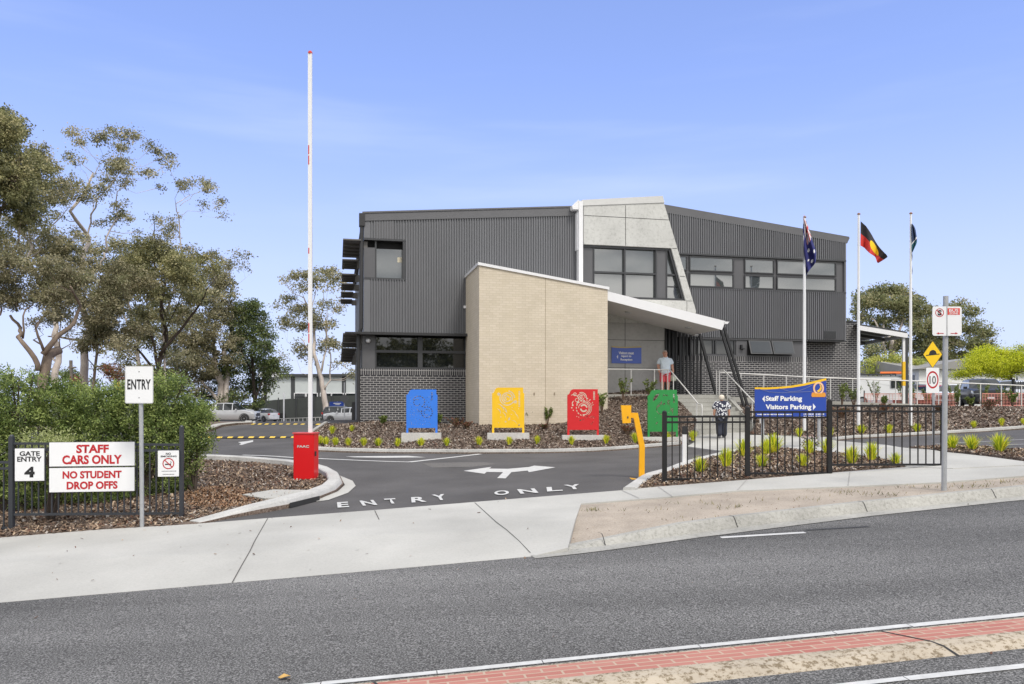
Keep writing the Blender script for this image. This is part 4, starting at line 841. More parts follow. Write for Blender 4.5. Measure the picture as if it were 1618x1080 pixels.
# ---------------------------------------------------------------- boom gate
M_red = mat('gate_red', A(222, 20, 28), .3, var=.03, vs=2)
M_bred = mat('stripe_red', A(205, 50, 40), .5)
bt = g(482, 767); zb_ = bz5(bt.x, bt.y)[0]-.02; Yb = bt.y+.35; a = Pt(464, 767, Yb); c = Pt(497.5, 767, Yb); bwd = c.x-a.x; top = EYE-(685-H)/F*Yb; zb_ = EYE-(770-H)/F*Yb
bg_ = thing('boom_gate', 'raised boom gate with a red cabinet and tall white arm', 'boom gate', ((a.x+c.x)/2, Yb, zb_))
ex = Vector((1, -.12, 0)).normalized(); ey = Vector((.12, 1, 0)).normalized(); cc = Vector(((a.x+c.x)/2, Yb+.15, 0))
b = B(); b.obox(cc+Vector((0, 0, (zb_+top)/2)), ex*bwd/2, ey*.15, Vector((0, 0, (top-zb_)/2))); cab = b.build('cabinet', M_red, bg_)
bm = bmesh.new(); bm.from_mesh(cab.data); bmesh.ops.bevel(bm, geom=list(bm.edges), offset=.012, segments=2, affect='EDGES'); bm.to_mesh(cab.data); bm.free()
b = B(); b.obox(cc+Vector((0, 0, top+.012)), ex*(bwd/2+.012), ey*.165, Vector((0, 0, .014))); b.build('lid', mat('lid_red', A(225, 80, 80), .4), cab)
b = B(); b.obox(cc+ex*(bwd/2+.006)-ey*.06+Vector((0, 0, top-.44)), ex*.012, ey*.03, Vector((0, 0, .05))); b.build('lock', M_blk, cab)
fl = cc-ex*bwd/2-ey*.152
text('FAAC', 'logo', fl+ex*bwd*.2+Vector((0, 0, top-.305)), ex, (0, 0, 1), bwd*.58, .055, M_white, cab, bold=.035)
b = B(); tp = Pt(490, 84, Yb+.1); p0_ = Vector((fl.x+bwd*.76, Yb+.12, top-.1)); b.obox((p0_+tp)/2, Vector((.042, 0, 0)), Vector((0, .03, 0)), (tp-p0_)/2); arm = b.build('arm', M_wmet, bg_)
b = B()
for y0, y1 in ((228, 242), (244, 258), (388, 397), (505, 520), (522, 536)):
    f0 = lambda y: p0_.lerp(tp, (685-y)/601); b.bar(f0(y0)+Vector((-.025, -.0315, 0)), f0(y1)+Vector((-.025, -.0315, 0)), .022, .004, up=(0, 1, 0))
b.build('reflector', M_bred, arm)
b = B(); b.lathe(tp+Vector((0, 0, -.01)), [(.05, 0), (.05, .03), (.03, .06), (.01, .07)], 8); b.build('tip', M_bred, arm)
# card reader on a bent yellow stem
M_yst = mat('reader_yellow', A(250, 182, 26), .35, var=.04, vs=3)
br = g(1014, 755); Y = br.y; t = thing('card_reader', 'yellow access card reader on a bent yellow post at the driveway edge', 'card reader', br)
q = lambda px, py, dy=0: Pt(px, py, Y+dy)
b = B(); b.prism([q(1010, 755), q(1010.5, 706), q(1001.5, 660.5), q(996, 659), q(996, 651.5), q(1008, 652), q(1019, 704), q(1018.5, 755)], (0, .09, 0)); b.build('post', M_yst, t)
b = B(); b.prism([q(981.5, 640, -.06), q(997.5, 640, -.06), q(997, 668, -.06), (q(984, 668.5, -.06))], (0, .09, 0)); hd = b.build('reader_head', M_yst, t)
b = B(); b.obox(q(992, 659, -.065), Vector((.012, 0, 0)), Vector((0, .004, 0)), Vector((0, 0, .02))); b.build('button', M_frame, hd)
b = B(); b.obox(q(1012, 756.5), Vector((.2, 0, 0)), Vector((0, .16, 0)), Vector((0, 0, .012))); b.build('base_plate', M_yst, t)
# white guide post with a black cap
br = g(1082, 735); Y = br.y; t = thing('guide_post', 'white plastic guide post with a black top at the kerb', 'guide post', br); b = B(); b.obox(Pt(1082, 710, Y), Vector((.055, 0, 0)), Vector((0, .03, 0)), Vector((0, 0, 25/F*Y))); b.build('post', M_wmet, t)
b = B(); b.obox(Pt(1082, 679.5, Y), Vector((.06, 0, 0)), Vector((0, .034, 0)), Vector((0, 0, 6.3/F*Y))); b.build('cap', M_blk, t)
# ---------------------------------------------------------------- black tubular fences
M_fen = mat('fence_black', (.011, .011, .012), .55, spec=.35)
M_fen2 = mat('fence_charcoal', (.03, .034, .042), .45)
def fence_panel(par, a, c, zt0, zb0, zt1, zb1, n, m, rail2=.11):
    b = B(); up = Vector((0, 0, 1))
    A0, C0 = Vector((a.x, a.y, 0)), Vector((c.x, c.y, 0))
    for h in (0, rail2): b.bar(A0+up*(zt0-h-.02), C0+up*(zt1-h-.02), .038, .038)
    b.bar(A0+up*(zb0+.02), C0+up*(zb1+.02), .038, .038)
    for i in range(1, n): p = A0.lerp(C0, i/n); z0, z1 = zb0+(zb1-zb0)*i/n+.03, zt0+(zt1-zt0)*i/n-.03; b.obox(p+up*(z0+z1)/2, Vector((.0095, 0, 0)), Vector((0, .0095, 0)), up*(z1-z0)/2)
    return b.build('fence_panel', m, par)
def fence_post(par, p, z0, z1, m, w=.065):
    b = B(); b.obox(Vector((p.x, p.y, (z0+z1)/2)), Vector((w/2, 0, 0)), Vector((0, w/2, 0)), Vector((0, 0, (z1-z0)/2))); b.lathe(Vector((p.x, p.y, z1)), [(w*.55, 0), (w*.55, .012), (w*.4, .03), (w*.15, .04)], 8); return b.build('post', m, par)
zz = lambda py, Y: EYE-(py-H)/F*Y
fp_ = [(1050, 14.75), (1181, 14.9), (1310.5, 15.05), (1488, 15.3)]
FR = [Vector(((px-CX)/F*Y, Y, 0)) for px, Y in fp_]
t = thing('metal_fence', 'black tubular metal fence in front of the planted bed on the right', 'fence', (FR[1].x, FR[1].y, .25), 'black metal fences at the street')
for i, (yt, yb, yt1, yb1) in enumerate([(656.3, 758.5, 656.0, 758.5), (648.8, 749.5, 648.8, 749.2), (638.8, 735.8, 640, 735.2)]):
    Y0, Y1 = fp_[i][1], fp_[i+1][1]; fence_panel(t, FR[i], FR[i+1], zz(yt, Y0), zz(yb, Y0), zz(yt1, Y1), zz(yb1, Y1), (11, 11, 14)[i], M_fen, .105)
for p, (px, Y), yt, yb in zip(FR, fp_, (651.5, 644.8, 633.3, 640), (766, 761, 752, 739)): fence_post(t, p, zz(yb, Y)-.05, zz(yt, Y), M_fen, .08 if px < 1400 else .04)
fl_ = [(-150, 12.3), (18.5, 12.85), (287, 13.3)]
FL = [Vector(((px-CX)/F*Y, Y, 0)) for px, Y in fl_]
t = thing('metal_fence', 'charcoal tubular metal fence carrying the staff parking signs at the left', 'fence', (FL[1].x, FL[1].y, -.35), 'black metal fences at the street')
fence_panel(t, FL[0], FL[1], zz(728, 12.3), zz(845, 12.3), zz(728, 12.85), zz(835, 12.85), 13, M_fen2, .1)
fence_panel(t, FL[1], FL[2], zz(698.3, 12.85), zz(814.5, 12.85), zz(700.5, 13.3), zz(812.5, 13.3), 26, M_fen2, .1)
fence_post(t, FL[1], zz(845, 12.85), zz(690, 12.85), M_fen2, .07); fence_post(t, FL[2], zz(822, 13.3), zz(675, 13.3), M_fen2, .06)
# ---------------------------------------------------------------- signs
M_sw = mat('sign_white', A(240, 241, 243), .5); M_sred = mat('sign_red', A(190, 28, 38), .55); M_sblk = mat('sign_black', (.012, .012, .013), .5)
M_sblue = mat('sign_blue', A(32, 70, 166), .45, var=.03, vs=2); M_syel = mat('sign_yellow', A(246, 196, 30), .5); M_sy2 = mat('warning_yellow', A(250, 205, 12), .45); M_back = mat('sign_back', A(190, 192, 195), .5, .3)
def rrect(w, h, r=.03, n=4):
    o = []
    for cx, cy, a0 in ((w/2-r, h/2-r, 0), (-w/2+r, h/2-r, 90), (-w/2+r, -h/2+r, 180), (w/2-r, -h/2+r, 270)):
        o += [(cx+r*cos(radians(a0+90*i/n)), cy+r*sin(radians(a0+90*i/n))) for i in range(n+1)]
    return o
class Plate:
    """sign face in its own frame: x to the right, z up, facing the street"""
    def __init__(s, c, ang=.0): s.c = Vector(c); s.ex = Vector((cos(ang), sin(ang), 0)); s.n = Vector((sin(ang), -cos(ang), 0))
    def p(s, x, y, d=0.): return s.c+s.ex*x+Vector((0, 0, y))+s.n*d
    def poly(s, name, pts, m, par, d0=0., d1=.004, mi=None):
        b = B(); f = [s.p(x, y, d1) for x, y in pts]
        if d0 < d1: b.prism([s.p(x, y, d0) for x, y in pts], s.n*(d1-d0))
        return b.build(name, m, par)
    def text(s, body, x, y, w, h, m, par, bold=.03, d=.006, **k): return text(body, 'lettering', s.p(x, y, d), s.ex, (0, 0, 1), w, h, m, par, bold, 0, **k)
def pole(par, p, z0, z1, r=.03, m=None, tilt=0):
    b = B(); b.tube([(p.x, p.y, z0), (p.x+tilt, p.y, z1)], r, 12); return b.build('pole', m or M_galv, par)
k_ = lambda Y: Y/F
def ring(cx, cy, r, w, n=28): return [(cx+r*cos(2*pi*i/n), cy+r*sin(2*pi*i/n)) for i in range(n)], [(cx+(r-w)*cos(2*pi*i/n), cy+(r-w)*sin(2*pi*i/n)) for i in range(n)]
def ringmesh(pl, cx, cy, r, w, m, par, d=.007, ry=1.0, n=32):
    b = B()
    for i in range(n):
        t0, t1 = 2*pi*i/n, 2*pi*(i+1)/n; b.face([pl.p(cx+r*cos(t0), cy+ry*r*sin(t0), d), pl.p(cx+r*cos(t1), cy+ry*r*sin(t1), d), pl.p(cx+(r-w)*cos(t1), cy+ry*(r*1-w)*sin(t1), d), pl.p(cx+(r-w)*cos(t0), cy+ry*(r-w)*sin(t0), d)])
    return b.build('ring_mark', m, par)
# ENTRY
p = G(224.5, 832, lambda X, Y: float(bz5(X, Y)[0])); Y = p.y; t = thing('street_sign', 'white ENTRY sign on a grey pole at the footpath edge', 'sign', p)
pole(t, p, p.z-.1, zz(600, Y), .033, tilt=-.02)
pl = Plate(Pt(220, 607.5, Y-.045), .0); k = k_(Y); o = pl.poly('sign_plate', rrect(44.5*k, 59*k, .025), M_sw, t, 0, .004)
b = B(); rr_ = rrect(44.5*k, 59*k, .025); r2_ = rrect(42.3*k, 56.8*k, .02)
for i in range(len(rr_)): j = (i+1) % len(rr_); b.face([pl.p(*rr_[i], .0052), pl.p(*rr_[j], .0052), pl.p(*r2_[j], .0052), pl.p(*r2_[i], .0052)])
b.build('sign_rim', mat('rim_grey', A(200, 201, 203), .5), o)
pl.text('ENTRY', -18.5*k, -7.5*k, 37*k, 16*k, M_sblk, o, .03, spacing=1.06); b = B()
for yy in (20.5, -20.5): b.lathe(pl.p(0, yy*k, .004), [(.008, 0), (.008, .005), (.003, .006)], 8, 0, pl.n)
b.build('bolt', M_frame, o)
# signs on the left fence
def fence_sign(lab, x0, x1, y0, y1, texts, extra=None, rim=True, name='fence_sign', group='signs on the left fence'):
    f = (x0+x1)/2; Y = 12.85+(13.3-12.85)*(f-18.5)/268-.06; k = k_(Y); c = Pt(f, (y0+y1)/2, Y); w, h = (x1-x0)*k, (y1-y0)*k; ang = atan2(.45, 2.75)
    t = thing(name, lab, 'sign', c-Vector((0, 0, h/2)), group); pl = Plate(c, ang); o = pl.poly('sign_plate', rrect(w, h, .008, 2), M_sw, t, 0, .006)
    b = B(); r1, r2 = rrect(w, h, .008, 2), rrect(w-.014, h-.014, .006, 2)
    for i in range(len(r1)): j = (i+1) % len(r1); b.face([pl.p(*r1[i], .0065), pl.p(*r1[j], .0065), pl.p(*r2[j], .0065), pl.p(*r2[i], .0065)])
    if rim: b.build('sign_rim', M_sblk, o)
    for s, tx0, tx1, ty0, ty1, m, bo in texts: pl.text(s, (tx0-f)*k, ((y0+y1)/2-ty1)*k, (tx1-tx0)*k, (ty1-ty0)*k, m, o, bo, .0085)
    if extra: extra(pl, o, k, f, (y0+y1)/2)
fence_sign('large white sign reading STAFF CARS ONLY in red on the fence', 82.5, 209.5, 697.5, 736.6, [('STAFF', 122.5, 170.5, 702, 715.5, M_sred, .04), ('CARS ONLY', 102, 190, 718.5, 733, M_sred, .04)])
fence_sign('white sign reading NO STUDENT DROP OFFS just below the staff sign', 82.5, 209.3, 737.8, 777, [('NO STUDENT', 102.5, 189.5, 743.5, 755.5, M_sred, .04), ('DROP OFFS', 108.5, 183.5, 760, 772.5, M_sred, .04)])
fence_sign('small white sign reading GATE ENTRY 4 beside the fence post', 25, 69, 707.5, 760, [('GATE', 32.5, 62, 712.5, 720, M_sblk, .03), ('ENTRY', 29, 65, 721, 729, M_sblk, .03), ('4', 39.5, 54.5, 737, 754, M_sblk, .06)])
def nosmoke(pl, o, k, f, cy):
    c = (0, (cy-732)*k); ringmesh(pl, 0, c[1], 8.8*k, 1.5*k, M_sred, o, .009); b = B()
    b.bar(pl.p(-5.5*k, c[1]+5.5*k, .0095), pl.p(5.5*k, c[1]-5.5*k, .0095), 1.4*k, .002, up=pl.n); b.build('slash_mark', M_sred, o)
    b = B(); r_ = random.Random(3)
    for yy, xw in ((cy-744, 10), (cy-749, 8.5)):
        x = -xw
        while x < xw: l = r_.uniform(.8, 2.4); b.bar(pl.p(x*k, yy*k, .007), pl.p((x+l)*k, yy*k, .007), .002, .9*k); x += l+.5
    b.build('fine_print', M_frame, o)
    b = B(); b.bar(pl.p(-5*k, c[1]-1.2*k, .008), pl.p(4*k, c[1]-1.2*k, .008), .002, 1.8*k); b.tube([pl.p(3*k, c[1], .008), pl.p(4.5*k, c[1]+2*k, .008), pl.p(3*k, c[1]+3.5*k, .008)], .004, 5); b.build('cigarette_mark', M_sblk, o)
fence_sign('small white NO SMOKING sign at the right end of the fence', 250.5, 282, 711.5, 752.5, [('NO', 262.5, 270, 714.8, 718.3, M_sblk, .03), ('SMOKING', 254.5, 278.5, 719.2, 722, M_sblk, .03)], nosmoke, False)
# speed hump warning with the 10 sign
p = g(1475, 705); Y = p.y; k = k_(Y); t = thing('warning_sign', 'yellow speed hump diamond above a 10 speed limit sign on a thin pole', 'sign', p); pole(t, p, p.z-.1, zz(548, Y), .03)
pl = Plate(Pt(1473.6, 559.7, Y-.05)); o = pl.poly('diamond_plate', [(0, -22*k), (15.6*k, 0), (0, 22*k), (-15.6*k, 0)], M_sblk, t, -.004, 0); o2 = pl.poly('diamond_face', [(0, -20.8*k), (14.7*k, 0), (0, 20.8*k), (-14.7*k, 0)], M_sy2, o, 0, .003)
pl.poly('hump_mark', [(-10.5*k, -2.4*k), (10.5*k, -.0*k), (10.5*k, 1.4*k), (6.5*k, .9*k), (5*k, 5*k), (2*k, 7*k), (-1.5*k, 7*k), (-4.5*k, 4.6*k), (-6*k, -.3*k), (-10.5*k, -.8*k)], M_sblk, o, .0035, .0045)
pl = Plate(Pt(1473.6, 600.7, Y-.05)); o = pl.poly('limit_plate', rrect(20.5*k, 40*k, .03), M_sw, t, 0, .004); ringmesh(pl, 0, 1*k, 9.2*k, 1.9*k, M_sred, o, .0055, 1.5)
pl.text('10', -5*k, -5.5*k, 10*k, 12.5*k, M_sblk, o, .01)
# bus zone sign
p = G(1491.5, 774, zf); Y = p.y; k = k_(Y); t = thing('street_sign', 'white BUS ZONE parking sign on a tall grey pole on the verge', 'sign', p); pole(t, p, p.z-.15, zz(467.5, Y), .039, tilt=.03)
pl = Plate(Pt(1496.2, 507, Y-.06)); o = pl.poly('sign_plate', rrect(46*k, 46*k, .035), M_sw, t, 0, .005)
pl.poly('red_field', [(.7*k, 9.8*k), (20*k, 9.8*k), (20*k, 20.2*k), (.7*k, 20.2*k)], mat('bus_red', A(222, 70, 58), .5), o, .005, .007); pl.text('BUS', 3*k, 14.6*k, 14.5*k, 4.3*k, M_sw, o, .015, .009); pl.text('ZONE', 3.2*k, 10.4*k, 14*k, 3.7*k, M_sw, o, .01, .009)
ringmesh(pl, -11.8*k, 13.2*k, 6.8*k, 1.1*k, M_sred, o, .007); pl.text('S', -15*k, 8.8*k, 6.4*k, 8.6*k, M_sblk, o, .05, .008); b = B(); b.bar(pl.p(-16*k, 17.4*k, .0085), pl.p(-7.6*k, 9*k, .0085), .9*k, .002, up=pl.n); b.build('slash_mark', M_sred, o)
for sgn in (-1, 1):
    b = B(); x0 = sgn*5.5*k; b.bar(pl.p(x0, -19.3*k, .007), pl.p(sgn*14*k, -19.3*k, .007), .002, 1*k); b.build('arrow_mark', M_sred, o); pl.poly('arrow_mark', [(sgn*13*k, -17.6*k), (sgn*17*k, -19.3*k), (sgn*13*k, -21*k)], M_sred, o, .0055, .0075)
b = B(); b.bar(pl.p(-.2*k, -23*k, .007), pl.p(-.2*k, 23*k, .007), 1.2*k, .006, up=pl.n); b.build('strap', M_galv, o)
# blue parking board
Y = 22.0; k = k_(Y); p1_, p2_ = g(1205, 707), g(1294, 716)
t = thing('parking_board', 'blue board with yellow top pointing to Staff Parking and Visitors Parking', 'sign', Pt(1250, 712, Y), 'blue school boards'); pl = Plate(Pt(1249, 640, Y), .04)
for px, yb in ((1205, 712), (1294, 716)): q = Pt(px, yb, Y+.13); pole(t, q, q.z-.2, zz(620, Y), .045)
X = lambda px: (px-1249)*k
Zy = lambda py: (640-py)*k
topc = [(1192, 612), (1210, 612.3), (1230, 611.3), (1250, 609.5), (1270, 606.2), (1288, 602), (1306.5, 597.5)]
o = pl.poly('board', [(X(1192), Zy(659)), (X(1306.5), Zy(659))]+[(X(a), Zy(c)) for a, c in reversed(topc)], M_sblue, t, -.03, .0)
b = B()
for (a, c), (a2, c2) in zip(topc[:-1], topc[1:]): th1, th2 = 2.6+.5*(a-1192)/115, 2.6+.5*(a2-1192)/115; b.prism([pl.p(X(a), Zy(c-.4), -.03), pl.p(X(a2), Zy(c2-.4), -.03), pl.p(X(a2), Zy(c2+th2), -.03), pl.p(X(a), Zy(c+th1), -.03)], pl.n*.035)
b.build('yellow_edge', M_syel, o)
pl.text('Staff Parking', X(1209), Zy(635.4), 58.5*k, 10.2*k, M_sw, o, .035); pl.text('Visitors Parking', X(1209), Zy(648.6), 73.5*k, 10*k, M_sw, o, .035)
pl.poly('arrow_mark', [(X(1203.7), Zy(630)), (X(1207.7), Zy(624.8)), (X(1207.7), Zy(635.2))], M_sw, o, .002, .006); pl.poly('arrow_mark', [(X(1289.5), Zy(642.4)), (X(1285), Zy(637)), (X(1285), Zy(647.8))], M_sw, o, .002, .006)
b = B(); r_ = random.Random(8)
for xa, xb, yy in ((1196, 1251, 654.5), (1270, 1303, 654), (1270, 1303, 657.5)):
    x = xa
    while x < xb: l = r_.uniform(1.2, 4.5); b.bar(pl.p(X(x), Zy(yy), .003), pl.p(X(min(xb, x+l)), Zy(yy), .003), .002, 1.5*k); x += l+.9
b.build('fine_print', M_sw, o)
def thread(pts, r=.006):
    b = B(); b.tube([pl.p(X(a), Zy(c), .004) for a, c in pts], r, 4); b.build('curved_line', mat('thin_gold', A(120, 130, 170), .5), o)
thread([(1198, 614), (1215, 619), (1235, 620.3), (1255, 619.5), (1284, 618)]); thread([(1230, 613), (1248, 618.5), (1262, 617.5), (1275, 612.5), (1284, 608)])
M_cr1 = mat('crest_orange', A(222, 130, 60), .5); M_cr2 = mat('crest_cream', A(240, 205, 170), .5)
def crest(pl, o, cx, cy, u):
    """ring emblem with blue centre, gold bird shape and an orange ribbon"""
    pl.poly('crest_back', [(cx+u*9.6*cos(a), cy+u*11.5*sin(a)) for a in [2*pi*i/24 for i in range(24)]], M_cr1, o, -.03, .004)
    ringmesh(pl, cx, cy, 9*u, 2.2*u, M_cr2, o, .0055, 1.2); pl.poly('crest_field', [(cx+u*6.2*cos(a), cy+u*7.6*sin(a)) for a in [2*pi*i/20 for i in range(20)]], M_sblue, o, .004, .006)
    pl.poly('crest_figure', [(cx+u*x, cy+u*y) for x, y in [(1.5, 7), (3.4, 6), (5, 3), (5.4, -1), (4, -4), (1, -6.5), (-3, -7), (-1, -5), (-4, -4.6), (-.5, -3), (2, -.5), (3, 2.5)]], M_syel, o, .0065, .008)
    pl.poly('crest_ribbon', [(cx+u*x, cy+u*y) for x, y in [(-12.5, -12), (-11.5, -7.5), (-7.5, -7), (-7, -8.5), (7, -8.5), (7.5, -7), (11.5, -7.5), (12.5, -12), (11.5, -15), (-11.5, -15)]], mat('crest_ribbon', A(226, 152, 50), .5), o, .003, .009)
crest(pl, o, X(1294), Zy(613), k*.93)
# board on the entry wall
s0_, z0_ = BP(966, 573.5, .36); s1_, z1_ = BP(1013, 547.5, .36); c = W((s0_+s1_)/2, .37, (z0_+z1_)/2); w, h = s1_-s0_, z1_-z0_
t = thing('visitor_board', 'blue board telling visitors to report to reception on the grey entry wall', 'sign', c-Vector((0, 0, h/2)), 'blue school boards'); pl = Plate(c, TH); u = w/47
o = pl.poly('board', [(-w/2, -h/2), (w/2, -h/2), (w/2, h/2-.02), (w/4, h/2-.035), (0, h/2-.05), (-w/4, h/2-.05), (-w/2, h/2-.03)], mat('board_blue', A(84, 106, 186, 1.0), .5), t, 0, .02)
b = B()
for (a, c2), (a2, d2) in zip([(-w/2, h/2-.03), (-w/4, h/2-.05), (0, h/2-.05), (w/4, h/2-.035)], [(-w/4, h/2-.05), (0, h/2-.05), (w/4, h/2-.035), (w/2, h/2-.02)]): b.prism([pl.p(a, c2-.015, 0), pl.p(a2, d2-.015, 0), pl.p(a2, d2+.035, 0), pl.p(a, c2+.035, 0)], pl.n*.023)
b.build('yellow_edge', mat('board_gold', A(200, 180, 120), .5), o)
for s, x, wd, y in (('Visitors must', -12.5, 24, .8), ('report to', -8.5, 16, -4.4), ('Reception', -9.5, 18.5, -9.4)): pl.text(s, x*u, y*u, wd*u, 4.1*u, M_sw, o, .04, .023)
pl.poly('arrow_mark', [(-15.5*u, -3*u), (-13.5*u, 0), (-13.5*u, -6*u)], M_sw, o, .021, .023); crest(pl, o, w/2-5*u, h/2-4.5*u, u*.34)
# ---------------------------------------------------------------- flags
M_pole = mat('flagpole_white', A(240, 241, 243), .35)
def flagpole(px, yt, yb, Y, lab):
    p = Pt(px, yb, Y); t = thing('flagpole', lab, 'flagpole', p, 'white flagpoles on the planted bank'); b = B(); z1 = zz(yt, Y); b.tube([(p.x, p.y, p.z-.2), (p.x+.0, p.y, p.z+3), (p.x+.01, p.y, z1)], [.06, .052, .034], 12); b.build('pole', M_pole, t)
    b = B(); b.lathe((p.x+.01, p.y, z1), [(.05, 0), (.06, .02), (.05, .05), (.02, .07)], 10); b.build('cap', mat('cap_bronze', A(150, 110, 90), .4), t)
    b = B(); b.tube([(p.x-.07, p.y-.05, p.z+1.1), (p.x-.05, p.y-.04, z1)], .006, 4); b.build('rope', M_pole, t); return p
def flag(name, lab, fn, colf, mats, nu=70, nv=40, Y=28.5):
    b = B(); P = [[fn(i/nu, j/nv) for i in range(nu+1)] for j in range(nv+1)]
    b.v = [tuple(P[j][i]) for j in range(nv+1) for i in range(nu+1)]
    for j in range(nv):
        for i in range(nu): q = j*(nu+1)+i; b.f.append((q, q+1, q+nu+2, q+nu+1)); b.mi.append(colf((i+.5)/nu, (j+.5)/nv)); b.uv.append([(0, 0)]*4)
    o = b.build(name, mats, None, True, norecalc=True); tag(o, lab, 'flag', 'flags on the white poles'); return o
def lerp_edges(top, bot):
    def f(u, v, pts): 
        x = u*(len(pts)-1); i = min(int(x), len(pts)-2); return Vector(pts[i]).lerp(Vector(pts[i+1]), x-i)
    return lambda u, v: f(u, v, top).lerp(f(u, v, bot), 1-v)
flagpole(1271, 344, 681, 28.2, 'leftmost of the three white flagpoles, in front of the building'); flagpole(1356.5, 339, 672, 28.6, 'middle of the three white flagpoles, against the sky'); flagpole(1438.8, 338, 672, 28.9, 'rightmost of the three white flagpoles')
fm = {n: mat('flag_'+n, c, .8) for n, c in dict(navy=A(44, 46, 112), red=A(200, 48, 44), white=A(240, 240, 240), black=A(52, 50, 54), yellow=A(252, 205, 30), ared=A(222, 66, 62), teal=A(34, 96, 110), dnavy=A(44, 62, 96)).items()}
# Aboriginal flag flying to the right
TY = 28.55
top = [Pt(1360, 349, TY), Pt(1368, 357, TY-.1), Pt(1378, 371, TY+.05), Pt(1389, 388, TY-.1), Pt(1397, 400, TY-.2), Pt(1401.5, 406, TY)]
bot = [Pt(1359.5, 387.5, TY), Pt(1366, 391, TY+.2), Pt(1374, 400, TY-.15), Pt(1382, 406, TY+.15), Pt(1386.5, 412, TY-.1), Pt(1388.5, 415, TY+.1)]
f0 = lerp_edges(top, bot)
def fA(u, v): p = f0(u, v); return p+Vector((0, .09*sin(u*9+v*3)*u, 0))
flag('flag', 'black and red flag with a yellow disc flying from the middle pole', fA, lambda u, v: 2 if hypot2((u-.53)*1.5, v-.5) < .27 else (0 if v > .5 else 1), [fm['black'], fm['ared'], fm['yellow']])
# Australian flag hanging almost straight down
def fB(u, v):
    # limp: hoist gathered at the pole, folds draped downward
    y = 337+88*u*.75+(1-v)*32*(.4+.6*u); y = 338+u*72+(1-v)*26; wdt = [1.0, 5, 9, 12, 15, 17, 14][min(6, int(u*6))]; f_ = u*6-int(u*6) if u < 1 else 0
    ws = [1.5, 6, 10, 13, 16.5, 19.5, 15, 15]; i = min(6, int(u*6)); wdt = ws[i]*(1-f_)+ws[min(7, i+1)]*f_
    x0 = 1268.5+[0, 0, 0, .5, 1, 2, 6, 6][i]*(1-f_)+[0, 0, 0, .5, 1, 2, 6, 6][min(7, i+1)]*f_
    return Pt(x0+wdt*(.5+.5*sin((v-.5)*pi))*1.0, y, 28.15+.12*sin(v*14)+.05*sin(u*9))
STARS = [(.25, .22, .11), (.75, .82, .07), (.62, .52, .07), (.75, .18, .07), (.88, .58, .07), (.80, .42, .04)]
def cB(u, v):
    for a, c, r in STARS:
        if hypot2((u-a)*2, v-c) < r: return 2
    if u < .5 and v > .5:
        x, y = u*2, (v-.5)*2
        if abs(x-.5) < .06 or abs(y-.5) < .11: return 1
        if abs(x-.5) < .1 or abs(y-.5) < .19: return 2
        d = min(abs(x-y), abs(x-1+y)); return 1 if d < .06 else (2 if d < .17 else 0)
    return 0
flag('flag', 'navy Australian flag hanging limp from the left pole', fB, cB, [fm['navy'], fm['red'], fm['white']], 110, 60)
def fC(u, v):
    y = 353+(1-v)*80; w_ = (7.5*sin(pi*min(1, (1-v)*1.75))**.8 if (1-v) < .57 else 0)+1.6+1.2*sin((1-v)*22)*.4; return Pt(1439.8+u*w_, y, 28.85+.08*sin(u*10+v*4)+.25*u)
flag('flag', 'dark blue and green flag folded against the right pole', fC, lambda u, v: (2 if abs((1-v)-(.42-.15*u)) < .015 and v < .95 else (1 if .33 < 1-v < .56 and (1-v) > .42-.15*u else 0)), [fm['dnavy'], fm['teal'], fm['white']], 24, 90)
# ---------------------------------------------------------------- people
RK = 1.25
def skin(name, V, Ed, m, parent, xf, sub=2, extra=None):
    me = bpy.data.meshes.new(name); me.from_pydata([v[:3] for v in V], Ed, []); o = bpy.data.objects.new(name, me); COL.objects.link(o)
    md = o.modifiers.new('skin', 'SKIN'); md.use_smooth_shade = True; md.branch_smoothing = .6
    for i, v in enumerate(V):
        d = me.skin_vertices[0].data[i]; d.radius = (v[3]*RK, (v[4] if len(v) > 4 else v[3])*RK); d.use_root = (i == 0)
    s = o.modifiers.new('sub', 'SUBSURF'); s.levels = sub; s.render_levels = sub
    bpy.context.view_layer.update(); r = bpy.data.meshes.new_from_object(o.evaluated_get(bpy.context.evaluated_depsgraph_get())); bpy.data.objects.remove(o)
    if extra:
        bm = bmesh.new(); bm.from_mesh(r); n0 = len(bm.verts); tmp = bpy.data.meshes.new('t'); tmp.from_pydata(extra.v, [], extra.f); bm.from_mesh(tmp); bm.to_mesh(r); bm.free()
    off = rootloc(parent)
    for v in r.vertices: v.co = xf@v.co-off
    r.materials.clear(); r.materials.append(m); r.name = name
    r.polygons.foreach_set('use_smooth', [True]*len(r.polygons)); o = bpy.data.objects.new(name, r); COL.objects.link(o); o.parent = parent; return o
def fingers(b, hx, hy, hz, s, fy=-.0):
    for i, l in enumerate((.065, .075, .07, .055)):
        x = hx; y = hy-.03+.02*i; b.tube([(x, y, hz-.03), (x-s*.004, y-.002, hz-.03-l*.6), (x-s*.018, y-.002, hz-.03-l)], [.0095, .0085, .006], 6)
    b.tube([(hx-s*.01, hy-.035, hz+.02), (hx-s*.02, hy-.055, hz-.015), (hx-s*.022, hy-.058, hz-.045)], [.011, .0095, .007], 6)
